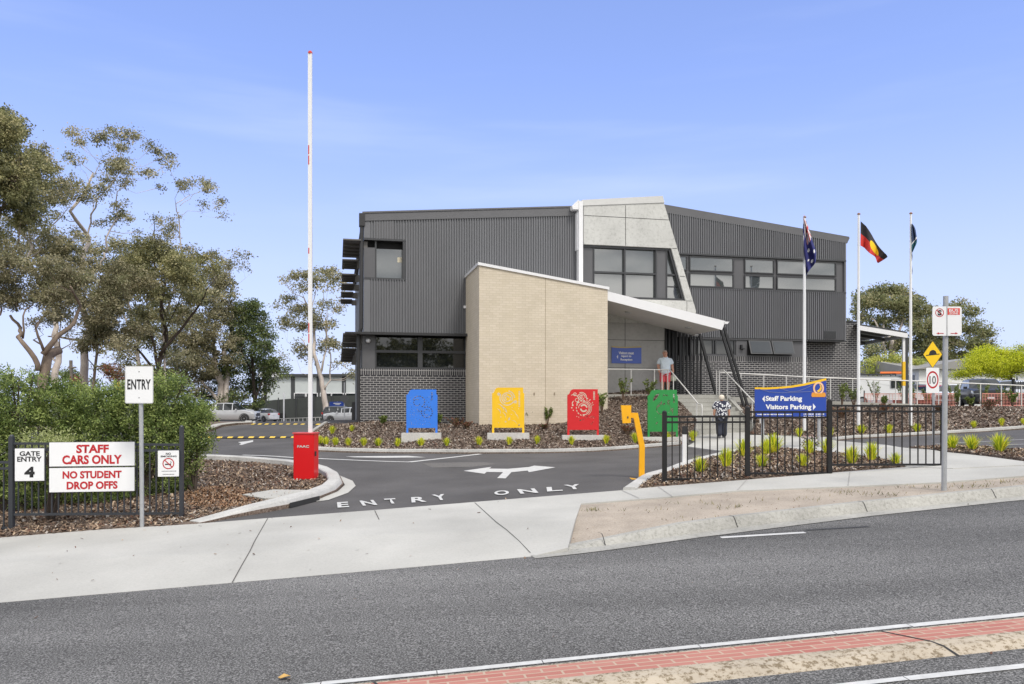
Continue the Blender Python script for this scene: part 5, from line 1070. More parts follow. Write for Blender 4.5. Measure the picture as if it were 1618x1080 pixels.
def person(t, xf, P, skinm, hairm, hair, sub=2):
    V = P; names = list(V); idx = {n: i for i, n in enumerate(names)}
    Ed = [('pel', 'bel'), ('bel', 'che'), ('che', 'nb'), ('nb', 'nk'), ('nk', 'hd'), ('hd', 'ht')]
    for s in 'LR': Ed += [('che', 'sh'+s), ('sh'+s, 'el'+s), ('el'+s, 'wr'+s), ('wr'+s, 'ha'+s), ('pel', 'hi'+s), ('hi'+s, 'kn'+s), ('kn'+s, 'an'+s), ('an'+s, 'to'+s)]
    ex = B()
    for s, sg in (('L', -1), ('R', 1)): h = V['ha'+s]; fingers(ex, h[0], h[1], h[2], sg)
    hd = V['hd']; fy = -1
    ex.tube([(hd[0], hd[1]-.075, hd[2]+.035), (hd[0], hd[1]-.105, hd[2]-.0), (hd[0], hd[1]-.08, hd[2]-.012)], [.008, .016, .01], 6)
    for sg in (-1, 1): ex.tube([(hd[0]+sg*.075, hd[1]+.01, hd[2]-.02), (hd[0]+sg*.088, hd[1]+.018, hd[2]+.015), (hd[0]+sg*.08, hd[1]+.02, hd[2]+.045)], [.01, .018, .012], 6)
    o = skin('body', [V[n] for n in names], [(idx[a], idx[c]) for a, c in Ed], skinm, t, xf, sub, ex)
    return o
SK = mat('skin', A(214, 160, 135), .55, var=.05, vs=8)
def XF(p, yaw, sc): return Matrix.Translation(p) @ Matrix.Rotation(yaw, 4, 'Z') @ Matrix.Scale(sc, 4)
pm = W(PS(1051, .95), .95, LZ); t = thing('person', 'man in pale blue shirt and coral shorts standing on the landing', 'person', pm); xf = XF(pm, TH-.25, 1.02)
BM = dict(pel=(0, 0, .96, .15, .12), bel=(0, -.035, 1.12, .16, .14), che=(0, 0, 1.3, .165, .125), nb=(0, .01, 1.46, .07), nk=(0, 0, 1.53, .06), hd=(-.01, -.02, 1.62, .082, .095), ht=(-.01, -.005, 1.71, .074, .085),
          shL=(-.19, .01, 1.41, .065), elL=(-.27, .02, 1.15, .047), wrL=(-.25, -.06, .93, .034), haL=(-.24, -.08, .86, .03, .042), shR=(.19, .01, 1.41, .065), elR=(.28, .03, 1.15, .047), wrR=(.3, -.05, .93, .034), haR=(.3, -.07, .86, .03, .042),
          hiL=(-.1, 0, .86, .095), knL=(-.11, -.01, .5, .064), anL=(-.115, .02, .1, .042), toL=(-.14, -.14, .045, .045), hiR=(.1, 0, .86, .095), knR=(.11, -.01, .5, .064), anR=(.115, .02, .1, .042), toR=(.14, -.14, .045, .045))
body = person(t, xf, BM, SK, None, None)
M_shirt = mat('shirt_pale_blue', A(224, 236, 246, .95), .85, var=.05, vs=9, bump=.3, bs=12); M_short = mat('shorts_coral', A(236, 104, 114, 1.0), .85, bump=.3, bs=14)
V = [(0, -.02, .7, .2, .175), (0, -.045, 1.02, .195, .18), (0, -.005, 1.3, .19, .15), (0, .0, 1.46, .1, .085), (-.2, .01, 1.4, .085), (-.262, .015, 1.18, .082), (.2, .01, 1.4, .085), (.268, .02, 1.18, .082)]
skin('shirt', V, [(0, 1), (1, 2), (2, 3), (2, 4), (4, 5), (2, 6), (6, 7)], M_shirt, t, xf)
b = B()
for s in (-1, 1): b.prism([xf@Vector(q) for q in [(0, -.1, 1.44), (s*.09, -.06, 1.5), (s*.1, -.075, 1.44), (s*.03, -.135, 1.39)]], (0, .015, .004))
b.build('collar', M_shirt, t)
skin('shorts', [(0, 0, .98, .165, .13), (-.1, 0, .82, .108, .11), (-.11, -.005, .45, .088, .095), (.1, 0, .82, .108, .11), (.11, -.005, .45, .088, .095)], [(0, 1), (1, 2), (0, 3), (3, 4)], M_short, t, xf)
skin('hair', [(-.01, .04, 1.645, .075, .075), (-.01, .035, 1.7, .082, .075), (-.01, -.01, 1.745, .06, .05)], [(0, 1), (1, 2)], mat('grey_hair', A(196, 180, 168), .8), t, xf, 2)
for s in (-1, 1): skin('shoe', [(s*.115, .045, .05, .05, .05), (s*.128, -.06, .045, .05, .045), (s*.145, -.17, .035, .045, .035)], [(0, 1), (1, 2)], mat('shoe_dark', (.03, .03, .035), .6), t, xf, 1)
b = B()
for s in (-1, 1): b.lathe(xf@Vector((-.01+s*.033, -.108, 1.655)), [(.013, 0), (.012, .006)], 8, 0, (xf.to_3x3()@Vector((0, -1, 0))))
b.build('eye', mat('eye_dark', (.03, .02, .02), .3), t); b = B(); b.bar(xf@Vector((-.04, -.108, 1.575)), xf@Vector((.02, -.108, 1.575)), .008, .006); b.build('mouth', mat('lip', A(170, 95, 85), .6), t)
bp = xf@Vector((.31, -.05, .62)); t2 = tag((lambda b: (b.lathe(bp, [(.01, .22), (.05, .18), (.11, .1), (.13, .02), (.12, -.08), (.05, -.1)], 12), b.tube([bp+Vector((0, 0, .2)), bp+Vector((0, 0, .3))], .012, 6), b.build('carry_bag', mat('bag_cream', A(205, 210, 190), .8, var=.2, vs=9), None, True))[-1])(B()), 'pale carry bag hanging from the hand of the man on the landing', 'bag')
pw = G(1140, 693); t = thing('person', 'woman with white hair in black and white blouse walking to the steps', 'person', pw); scw = (694-624.5)/F*pw.y/1.64; xf = XF(pw+Vector((0, 0, .03)), pi-.15, scw)
BW = dict(pel=(0, 0, .9, .16, .13), bel=(0, -.01, 1.05, .155, .13), che=(0, 0, 1.22, .16, .12), nb=(0, .01, 1.37, .065), nk=(0, 0, 1.43, .052), hd=(0, -.02, 1.51, .078, .09), ht=(0, -.005, 1.6, .07, .08),
          shL=(-.17, .01, 1.32, .06), elL=(-.26, .04, 1.08, .045), wrL=(-.28, -.06, .88, .032), haL=(-.285, -.09, .81, .028, .04), shR=(.17, .01, 1.32, .06), elR=(.25, .06, 1.08, .045), wrR=(.27, .0, .87, .032), haR=(.27, -.03, .8, .028, .04),
          hiL=(-.09, 0, .82, .1), knL=(-.09, -.06, .47, .066), anL=(-.085, -.02, .09, .042), toL=(-.1, -.17, .04, .042), hiR=(.09, 0, .82, .1), knR=(.09, .02, .46, .066), anR=(.08, .14, .11, .042), toR=(.085, .02, .045, .042))
person(t, xf, BW, SK, None, None)
mb = bpy.data.materials.new('floral_blouse'); mb.use_nodes = True; q = mb.node_tree; v = q.nodes.new('ShaderNodeTexVoronoi'); v.inputs['Scale'].default_value = 15; c = q.nodes.new('ShaderNodeTexCoord'); r = q.nodes.new('ShaderNodeValToRGB'); r.color_ramp.interpolation = 'CONSTANT'
r.color_ramp.elements[0].color = (.6, .6, .62, 1); r.color_ramp.elements[1].position = .46; r.color_ramp.elements[1].color = (.02, .022, .045, 1); e_ = r.color_ramp.elements.new(.28); e_.color = (.5, .52, .56, 1); e_ = r.color_ramp.elements.new(.36); e_.color = (.74, .74, .75, 1)
q.links.new(c.outputs['Object'], v.inputs['Vector']); q.links.new(v.outputs['Distance'], r.inputs[0]); q.links.new(r.outputs[0], q.nodes['Principled BSDF'].inputs['Base Color']); q.nodes['Principled BSDF'].inputs['Roughness'].default_value = .85
skin('blouse', [(0, .0, .6, .22, .175), (0, -.01, .9, .225, .18), (0, 0, 1.2, .205, .16), (0, .005, 1.37, .1, .085), (-.185, .01, 1.32, .105), (-.265, .03, 1.04, .1), (.185, .01, 1.32, .105), (.26, .045, 1.04, .1)], [(0, 1), (1, 2), (2, 3), (2, 4), (4, 5), (2, 6), (6, 7)], mb, t, xf)
skin('trousers', [(0, 0, .86, .18, .145), (-.09, -.0, .76, .13, .13), (-.095, -.06, .45, .085, .1), (-.1, -.04, .03, .08, .095), (.09, 0, .76, .13, .13), (.095, .03, .45, .085, .1), (.09, .16, .06, .08, .095)], [(0, 1), (1, 2), (2, 3), (0, 4), (4, 5), (5, 6)], mat('trousers_navy', A(40, 44, 58), .8, var=.2, vs=6), t, xf)
skin('hair', [(0, .05, 1.4, .085, .065), (0, .035, 1.52, .1, .092), (0, -.0, 1.61, .072, .075)], [(0, 1), (1, 2)], mat('white_hair', A(226, 216, 200), .85, var=.12, vs=16, bump=.5, bs=40), t, xf, 2)
for x, y, z in ((-.09, -.04, .05), (.082, .13, .06)): skin('shoe', [(x, y+.05, z, .05, .05), (x, y-.05, z-.005, .05, .045), (x, y-.16, z-.015, .042, .032)], [(0, 1), (1, 2)], mat('shoe_grey', A(110, 110, 115), .6), t, xf, 1)
b = B(); b.obox(xf@Vector((.31, -.05, .72)), xf.to_3x3()@Vector((.025, 0, 0)), xf.to_3x3()@Vector((0, .12, 0)), Vector((0, 0, .12)))
tag(b.build('hand_bag', mat('bag_grey', A(170, 172, 178), .7)), 'small grey bag held at the left side of the walking woman', 'bag')
# ---------------------------------------------------------------- cars
M_tyre = mat('tyre', (.02, .02, .021), .8); M_rim = mat('rim_alloy', A(170, 172, 176), .3, .7); M_cg = mat('car_glass', (.02, .024, .027), .04, ior=1.55); M_lamp = mat('lamp_clear', A(225, 228, 230), .15); M_tail = mat('lamp_red', A(190, 30, 26), .3); M_plas = mat('black_plastic', (.03, .03, .032), .55)
KINDS = {  # stations: x, belt, roof, width factor, interval type (b body, w screen, g side glass, p pillar)
 'suv': (1.86, [(2.3, .72, .72, .8, 'b'), (2.25, .95, .95, .9, 'b'), (1.25, 1.08, 1.08, .98, 'b'), (1.05, 1.1, 1.1, 1, 'w'), (.35, 1.08, 1.6, 1, 'p'), (.28, 1.08, 1.63, 1, 'g'), (-.6, 1.08, 1.68, 1, 'p'), (-.68, 1.08, 1.68, 1, 'g'), (-1.5, 1.1, 1.66, 1, 'p'), (-1.6, 1.1, 1.65, 1, 'g'), (-1.95, 1.12, 1.6, .98, 'w'), (-2.25, 1.05, 1.06, .95, 'b'), (-2.32, .6, .6, .88, 'b')], 1.42, -1.35, .36),
 'hatch': (1.76, [(2.1, .6, .6, .78, 'b'), (2.05, .82, .82, .88, 'b'), (1.2, .95, .95, .97, 'b'), (1.0, .97, .97, 1, 'w'), (.25, .95, 1.4, 1, 'p'), (.18, .95, 1.43, 1, 'g'), (-.6, .97, 1.47, 1, 'p'), (-.68, .97, 1.47, 1, 'g'), (-1.45, 1.0, 1.42, .98, 'w'), (-1.95, .98, 1.0, .95, 'b'), (-2.05, .55, .55, .86, 'b')], 1.3, -1.25, .32),
 'sedan': (1.8, [(2.35, .58, .58, .78, 'b'), (2.3, .8, .8, .88, 'b'), (1.35, .93, .93, .97, 'b'), (1.1, .95, .95, 1, 'w'), (.35, .93, 1.38, 1, 'p'), (.28, .93, 1.41, 1, 'g'), (-.5, .95, 1.45, 1, 'p'), (-.58, .95, 1.45, 1, 'g'), (-1.1, .97, 1.4, 1, 'w'), (-1.75, 1.0, 1.02, .97, 'b'), (-2.3, .98, .98, .9, 'b'), (-2.35, .55, .55, .85, 'b')], 1.45, -1.4, .33),
 'ute': (1.88, [(2.6, .72, .72, .8, 'b'), (2.55, .98, .98, .9, 'b'), (1.55, 1.13, 1.13, .98, 'b'), (1.3, 1.15, 1.15, 1, 'w'), (.6, 1.13, 1.72, 1, 'p'), (.53, 1.13, 1.75, 1, 'g'), (-.2, 1.13, 1.78, 1, 'p'), (-.28, 1.13, 1.78, 1, 'g'), (-.85, 1.15, 1.74, 1, 'p'), (-1.05, 1.15, 1.68, 1, 'w'), (-1.15, 1.15, 1.17, 1, 'b'), (-2.6, 1.15, 1.15, .98, 'b'), (-2.65, .6, .6, .92, 'b')], 1.65, -1.55, .39)}
def car(kind, loc, yaw, paint, label, group=None, roofrack=False, name='parked_car'):
    wd, st, xf_, xr_, R = KINDS[kind]; t = thing(name, label, 'ute' if kind == 'ute' else 'car', loc, group); M = Matrix.Translation(loc) @ Matrix.Rotation(yaw, 4, 'Z'); body, gl = B(), B(); rows = []
    for x, be, ro, wf, ty in st:
        w = wd/2*wf; z0 = R*.72 if abs(x) < 2 else R*.85; cab = ro > be+.02; wr = w*(.8 if cab else .93)
        rows.append([(w*.9, z0), (w, z0+.22), (w, (z0+be)/2+.12), (w*.985, be-.03), (w*.95, be), (wr, ro-.05 if cab else be+.012), (wr*.88, ro+.0 if cab else be+.02), (0, ro+.03)])
    for i in range(len(st)-1):
        ty = st[i][4]
        for s in (-1, 1):
            for k in range(7):
                q = [(st[i][0], rows[i][k]), (st[i+1][0], rows[i+1][k]), (st[i+1][0], rows[i+1][k+1]), (st[i][0], rows[i][k+1])]; f = [M@Vector((x, s*y, z)) for x, (y, z) in q]
                g_ = (k == 4 and ty in 'g') or (k in (5, 6) and ty == 'w') or (k == 4 and ty == 'w'); (gl if g_ else body).face(f)
    for i in (0, -1):
        r = rows[i]; body.face([M@Vector((st[i][0], s*y, z)) for s, rr in ((1, r), (-1, r[::-1])) for y, z in rr])
    bo = body.build('body', paint, t, True)
    bm = bmesh.new(); bm.from_mesh(bo.data); bmesh.ops.remove_doubles(bm, verts=bm.verts, dist=.001); bmesh.ops.recalc_face_normals(bm, faces=bm.faces); bm.to_mesh(bo.data); bm.free()
    try: bo.data.set_sharp_from_angle(angle=radians(35))
    except Exception: pass
    gl.build('window', M_cg, t)
    b = B(); b.obox(M@Vector((0, 0, R*.78)), M.to_3x3()@Vector((st[1][0]*.9, 0, 0)), M.to_3x3()@Vector((0, wd*.42, 0)), Vector((0, 0, .12))); b.build('underbody', M_plas, t)
    for x in (xf_, xr_):
        for s in (-1, 1):
            c = M@Vector((x, s*(wd/2-.1), R)); ax = M.to_3x3()@Vector((0, s, 0)); b = B(); b.lathe(c, [(R*.62, -.1), (R*.98, -.09), (R, -.05), (R, .06), (R*.97, .1), (R*.68, .115)], 20, 0, ax); b.lathe(c, [(R*1.16, -.1), (R*1.17, .1), (R*1.16, .104), (R*1.0, .104)], 20, 0, ax) if False else None; wh = b.build('wheel', M_tyre, t, False)
            b = B(); b.lathe(c, [(R*.66, .09), (R*.66, .118), (R*.58, .112), (R*.2, .1), (.04, .12)], 20, 0, ax); rim = b.build('rim', M_rim, wh)
            b = B()
            for k in range(5):
                a = 2*pi*k/5+.3; d = M.to_3x3()@Vector((cos(a), 0, sin(a))); d2 = M.to_3x3()@Vector((cos(a+.42), 0, sin(a+.42))); d3 = M.to_3x3()@Vector((cos(a+.21), 0, sin(a+.21))); b.face([c+ax*.1225+d3*R*.16, c+ax*.1225+d*R*.56, c+ax*.1225+d2*R*.56])
            b.build('spoke_gap', M_plas, wh)
            b = B(); n_ = 14; vs = []
            for k in range(n_+1):
                a = -.15+(pi+.3)*k/n_
                for rr in (R*1.05, R*1.2): vs.append(M@Vector((x+rr*cos(a), s*(wd/2+.006), R*1.0+rr*sin(a))))
            b.mesh(vs, [(2*k, 2*k+1, 2*k+3, 2*k+2) for k in range(n_)]); b.build('wheel_arch', M_plas, t)
    xf0 = st[1][0]; zf0 = st[1][1]; xr0 = st[-2][0]
    for s in (-1, 1):
        b = B(); b.prism([M@Vector(p) for p in [(xf0+.04, s*wd*.44, zf0-.2), (xf0+.08, s*wd*.27, zf0-.18), (xf0+.06, s*wd*.27, zf0-.05), (xf0-.35, s*wd*.492, zf0-.02), (xf0-.3, s*wd*.498, zf0-.14)]], (0, 0, .012)); b.build('headlight', M_lamp, t)
        b = B(); b.obox(M@Vector((xr0-.02, s*wd*.41, st[-2][1]-.12)), M.to_3x3()@Vector((.06, 0, 0)), M.to_3x3()@Vector((0, .12, 0)), Vector((0, 0, .1))); b.build('taillight', M_tail, t)
        b = B(); b.obox(M@Vector((st[4][0]+.35, s*(wd/2+.08), st[4][1]+.06)), M.to_3x3()@Vector((.06, 0, 0)), M.to_3x3()@Vector((0, .1, 0)), Vector((0, 0, .07))); b.build('mirror', paint, t)
    b = B(); b.obox(M@Vector((st[0][0]+.0, 0, st[0][1]+.02)), M.to_3x3()@Vector((.05, 0, 0)), M.to_3x3()@Vector((0, wd*.27, 0)), Vector((0, 0, .13))); b.obox(M@Vector((st[0][0]-.03, 0, st[0][1]-.3)), M.to_3x3()@Vector((.05, 0, 0)), M.to_3x3()@Vector((0, wd*.36, 0)), Vector((0, 0, .09))); b.build('grille', M_plas, t)
    b = B(); b.obox(M@Vector((st[0][0]+.06, 0, st[0][1]-.2)), M.to_3x3()@Vector((.008, 0, 0)), M.to_3x3()@Vector((0, .18, 0)), Vector((0, 0, .055))); b.obox(M@Vector((st[-1][0]-.02, 0, .75)), M.to_3x3()@Vector((.012, 0, 0)), M.to_3x3()@Vector((0, .18, 0)), Vector((0, 0, .055))); b.build('number_plate', M_sw, t)
    b = B()
    for s in (-1, 1):
        for x in (st[6][0]+.1, ): b.obox(M@Vector((x, s*(wd/2+.005), st[6][1]-.12)), M.to_3x3()@Vector((.09, 0, 0)), M.to_3x3()@Vector((0, .012, 0)), Vector((0, 0, .015)))
    b.build('door_handle', paint, t)
    return t
pt = lambda n, c, me=.35: mat('paint_'+n, c, .28, me)
def cg(px, py): q = G(px, py); return q
c_ = Pt(362, 667.3, 72); car('ute', c_, .02, pt('silver', A(206, 208, 212)), 'silver dual-cab ute parked behind the hedge at left', 'cars in the left car park')
c_ = Pt(414, 665.5, 92); car('hatch', c_, pi-.55, pt('white', A(236, 237, 238), 0), 'white car with orange tail light parked right of the silver ute', 'cars in the left car park')
c_ = Pt(364, 662, 82); car('suv', c_, -.3, MATS['paint_white'], 'white car mostly hidden behind the silver ute', 'cars in the left car park')
c_ = Pt(547, 667, 78); car('hatch', c_, pi-.12, MATS['paint_silver'], 'silver hatchback parked by the left corner of the school', 'cars in the left car park')
c_ = Pt(543, 666, 86); car('suv', c_, .25, pt('dark_grey', A(86, 88, 92)), 'dark grey wagon parked just behind the silver hatchback', 'cars in the left car park')
tp = lambda px, Y: Vector(((px-CX)/F*Y, Y, TZ-.06))
car('suv', tp(1552, 47), -pi/2-.35, pt('black', A(52, 54, 60)), 'black SUV with number plate facing the ramp railing', 'cars in the right car park')
car('hatch', tp(1507, 52), -pi/2-.75, MATS['paint_white'], 'white hatchback left of the black SUV', 'cars in the right car park')
car('suv', tp(1600, 50), -pi/2-.4, pt('slate', A(176, 182, 194)), 'pale silver SUV behind the bank right of the black SUV', 'cars in the right car park')
car('hatch', tp(1624, 44), -pi/2-.5, MATS['paint_white'], 'white hatchback behind the orange mesh at the right edge', 'cars in the right car park')
car('hatch', tp(1464, 55), pi/2+.5, pt('red', A(196, 52, 40)), 'red car beside the white van', 'cars in the right car park')
car('suv', tp(1448, 60), -pi/2-.3, MATS['paint_dark_grey'], 'dark grey car behind the red car', 'cars in the right car park')
def van(loc, yaw):
    t = thing('parked_van', 'white van with an orange tube on its roof rack', 'van', loc); M = Matrix.Translation(loc) @ Matrix.Rotation(yaw, 4, 'Z'); b = B(); R3 = M.to_3x3()
    side = [(2.5, .45), (2.55, .85), (2.45, 1.0), (1.75, 1.22), (1.0, 1.95), (.7, 2.05), (-2.3, 2.08), (-2.5, 1.95), (-2.5, .45)]; w = .93
    vs = []
    for y, s in ((-w*.93, .96), (-w, 1), (w, 1), (w*.93, .96)):
        for x, z in side: vs.append(M@Vector((x, y*(1 if z < 1.3 else .92), z if s == 1 else (z-1.2)*.97+1.2)))
    n = len(side); b.mesh(vs, [(i*n+k, i*n+(k+1) % n, (i+1)*n+(k+1) % n, (i+1)*n+k) for i in range(3) for k in range(n)]+[tuple(range(n)), tuple(3*n+k for k in range(n))[::-1]]); b.build('body', MATS['paint_white'], t)
    b = B(); b.face([M@Vector(p) for p in [(1.78, -.78, 1.245), (1.78, .78, 1.245), (1.04, .72, 1.93), (1.04, -.72, 1.93)]]); b.build('windscreen', M_cg, t)
    for s in (-1, 1): b = B(); b.prism([M@Vector((x, s*(.875+(1.95-z)*.0), z)) for x, z in [(1.5, 1.3), (1.0, 1.8), (.3, 1.85), (.3, 1.25)]], R3@Vector((0, s*.02, 0))); b.build('side_window', M_cg, t)
    for x in (1.6, -1.5):
        for s in (-1, 1): c = M@Vector((x, s*.84, .34)); ax = R3@Vector((0, s, 0)); b = B(); b.lathe(c, [(.2, -.1), (.34, -.08), (.34, .08), (.22, .1)], 18, 0, ax); wh = b.build('wheel', M_tyre, t); b = B(); b.lathe(c, [(.22, .08), (.22, .105), (.05, .11)], 16, 0, ax); b.build('rim', M_rim, wh)
    b = B(); 
    for x in (.6, -.8, -2.0): b.bar(M@Vector((x, -.8, 2.17)), M@Vector((x, .8, 2.17)), .05, .05); b.bar(M@Vector((x, -.78, 2.05)), M@Vector((x, -.78, 2.19)), .05); b.bar(M@Vector((x, .78, 2.05)), M@Vector((x, .78, 2.19)), .05)
    for y in (-.78, .78): b.bar(M@Vector((.6, y, 2.2)), M@Vector((-2.0, y, 2.2)), .05)
    b.build('roof_rack', M_plas, t); b = B(); b.tube([M@Vector((-.3, -.5, 2.28)), M@Vector((1.0, -.5, 2.28))], .085, 10)
    tag(b.build('roof_tube', mat('tube_orange', A(240, 120, 40), .5)), 'orange tube lying on the roof rack of the white van', 'tube')
van(tp(1396, 54), -.25)
# ---------------------------------------------------------------- shelter beside the building
sh = thing('shelter', 'flat-roofed open shelter with white fascia and yellow-sleeved post', 'shelter', Pt(1430, 640, 35))
A1, A2 = Pt(1357, 514, 35), Pt(1433, 526.5, 35); dv = Vector((.05, 8.5, .02))
b = B(); b.prism([A1+Vector((0, 0, .02)), A2+Vector((0, 0, .02)), A2+dv, A1+dv], (0, 0, .06)); b.build('roof', M_frame, sh)
b = B(); b.bar(A1+Vector((0, -.02, -.1)), A2+Vector((0, -.02, -.1)), .06, .2); b.bar(A2+Vector((.02, 0, -.1)), A2+dv+Vector((.02, 0, -.12)), .05, .16); b.build('fascia', M_wmet, sh)
b = B()
for f in (.25, .5, .75): b.bar(A1+dv*f+Vector((0, 0, -.1)), A2+dv*f+Vector((0, 0, -.1)), .08, .14)
b.bar(A1+dv*.1+Vector((0, 0, -.16)), A2+dv*.8+Vector((0, 0, -.16)), .06, .1); b.build('beam', M_frame, sh)
pp = A2+Vector((-.1, .1, 0)); b = B(); b.obox(Vector((pp.x, pp.y, (pp.z+1.4)/2-.05)), Vector((.05, 0, 0)), Vector((0, .05, 0)), Vector((0, 0, (pp.z-1.4)/2))); b.obox(Vector((pp.x+.12, pp.y+.02, (pp.z+1.4)/2-.05)), Vector((.05, 0, 0)), Vector((0, .05, 0)), Vector((0, 0, (pp.z-1.4)/2))) if False else None
po = b.build('post', M_wmet, sh); b = B(); b.obox(Vector((pp.x+.14, pp.y+.06, (pp.z+1.4)/2-.05)), Vector((.07, 0, 0)), Vector((0, .05, 0)), Vector((0, 0, (pp.z-1.4)/2))); b.build('post', M_frame, sh)  # the second, dark box is added as the shaded side of the white post
b = B(); z0, z1 = zz(609, 35), zz(571, 35); b.obox(Vector((pp.x, pp.y, (z0+z1)/2)), Vector((.06, 0, 0)), Vector((0, .06, 0)), Vector((0, 0, (z1-z0)/2))); b.build('yellow_sleeve', M_syel, po)
# ---------------------------------------------------------------- orange safety mesh on the terrace edge
M_mesh = mat('barrier_mesh', A(224, 150, 138), .7); t = thing('safety_mesh', 'orange plastic safety mesh strung along the car park edge', 'mesh fence', Pt(1500, 640, 34))
q0, q1, q2, q3 = Pt(1366, 640, 36), Pt(1511, 640, 35.2), Pt(1552, 640, 35), Pt(1760, 640, 34.5)
b = B(); bp2 = B()
for a, c in ((q0, q1), (q2, q3)):
    a = Vector((a.x, a.y, TZ)); c = Vector((c.x, c.y, TZ)); L_ = (c-a).length; n = int(L_/.13)
    for k in range(9): z = .05+.066*k; b.bar(a+Vector((0, 0, z)), c+Vector((0, 0, z)), .006, .04 if k in (0, 8) else .014)
    for i in range(n): p = a.lerp(c, i/n); b.obox(p+Vector((0, 0, .31)), Vector((.006, 0, 0)), Vector((0, .003, 0)), Vector((0, 0, .27)))
    for i in range(int(L_/2.6)+1): p = a.lerp(c, min(1, i*2.6/L_)); bp2 = B(); bp2.obox(p+Vector((0, .03, .35)), Vector((.02, 0, 0)), Vector((0, .02, 0)), Vector((0, 0, .38))); bp2.build('post', M_plas, t)
b.build('mesh', M_mesh, t)
# tall black picket fence at the right edge
t = thing('metal_fence', 'tall black picket fence at the far right edge by the cars', 'fence', Pt(1610, 640, 37)); b = B(); a = Pt(1601, 600, 37); c = Pt(1720, 600, 36); zt = zz(602, 37)
for h in (TZ+.15, zt-.15): b.bar((a.x, a.y, h), (c.x, c.y, h), .04, .04)
for i in range(1, 30): p = a.lerp(c, i/30); b.obox(Vector((p.x, p.y, (TZ+zt)/2)), Vector((.012, 0, 0)), Vector((0, .012, 0)), Vector((0, 0, (zt-TZ)/2)))
b.build('fence_panel', M_fen, t); b = B(); b.obox(Vector((a.x, a.y, (TZ+zt)/2)), Vector((.05, 0, 0)), Vector((0, .05, 0)), Vector((0, 0, (zt-TZ)/2+.12))); b.build('post', M_fen, t)
# ---------------------------------------------------------------- far buildings
M_gw = mat('pale_grey_wall', A(206, 212, 212), .6, var=.04, vs=.7); M_ww = mat('white_weatherboard', A(232, 232, 230), .6, var=.04, vs=1); M_roofg = mat('grey_roof', A(150, 148, 144), .6, var=.08, vs=.6); M_roofd = mat('dark_roof', A(70, 72, 74), .5); M_cloth = mat('shade_cloth', A(72, 76, 74), .9, var=.12, vs=1.2)
Y = 112.; t = thing('hall', 'pale grey school hall with dark vertical strips behind the shade cloth fence', 'building', Pt(495, 662, Y)); b = B()
wl, wr_ = Pt(415, 640, Y), Pt(600, 640, Y); zt, zb0 = zz(594.5, Y), -1.2
b.box((wl.x, Y, zb0), (wr_.x, Y+14, zt)); b.build('wall', M_gw, t); b = B(); b.box((wl.x-.4, Y-.5, zt), (wr_.x+.4, Y+14.4, zt+.35)); b.build('roof', M_roofd, t)
b = B(); b.box((wl.x-.45, Y-.55, zt-.1), (wl.x+2.6, Y-.4, zt+.55)); b.build('gutter', M_wmet, t); b = B()
for px in (418.5, 463, 503.5, 543.5): x = Pt(px, 640, Y).x; b = B(); b.box((x-.28, Y-.06, zb0), (x+.28, Y-.002, zt)); b.build('wall_strip', M_roofd, t)
b = B(); b.box((wl.x-.1, Y-.12, zb0), (wl.x+.15, Y-.02, zt)); b.build('downpipe', M_wmet, t)
for x0 in (466, 485, 507, 526, 547, 566):
    for y0, y1 in ((621.5, 626.5), (627.5, 632.5)): a, c = Pt(x0, y1, Y), Pt(x0+16, y0, Y); b = B(); b.box((a.x-.12, Y-.08, a.z-.1), (c.x+.12, Y-.001, c.z+.1)); f = b.build('window', M_wmet, t); b = B(); b.box((a.x, Y-.1, a.z), (c.x, Y-.081, c.z)); b.build('pane', M_cg, f)
Y = 100.; t = thing('shade_cloth_fence', 'dark green shade cloth fence in front of the grey hall', 'fence', Pt(480, 662, Y)); b = B(); tops = [(398, 635), (440, 631), (480, 628), (512, 625.5), (571, 624), (620, 623)]
b.prism([Pt(a, c, Y) for a, c in tops]+[Pt(620, 666, Y), Pt(398, 664, Y)], (0, .08, 0)); b.build('cloth', M_cloth, t)
for px, y in [(412, 633.5), (440, 630.5), (468, 628.5), (496, 626.5), (525, 624.6)]: b = B(); b.obox(Pt(px, (y+663)/2, Y-.06), Vector((.06, 0, 0)), Vector((0, .05, 0)), Vector((0, 0, (663-y)/2/F*Y+.2))); b.build('post', M_roofd, t)
for px in (432, 447): b = B(); b.obox(Pt(px, 658, Y-.1), Vector((.35, 0, 0)), Vector((0, .03, 0)), Vector((0, 0, .45))); b.build('opening', M_dark, t)
Y = 96.; t = thing('ramp_railing', 'low pale railing in front of the shade cloth fence', 'railing', Pt(490, 663, Y)); b = B(); b.bar(Pt(432, 661.5, Y), Pt(545, 657.5, Y), .07); 
for i in range(18): px = 432+113*i/17; b.bar(Pt(px, 666, Y), Pt(px, 661.5-4*i/17, Y), .07)
b.build('rails', M_rail, t)
b = B(); pq = Pt(448, 640, 98); b.tube([Pt(448.5, 666, 97.5), Pt(448.5, 620, 97.5)], .09, 8); tag(b.build('steel_post', M_wmet), 'thin white post standing before the grey hall', 'post')
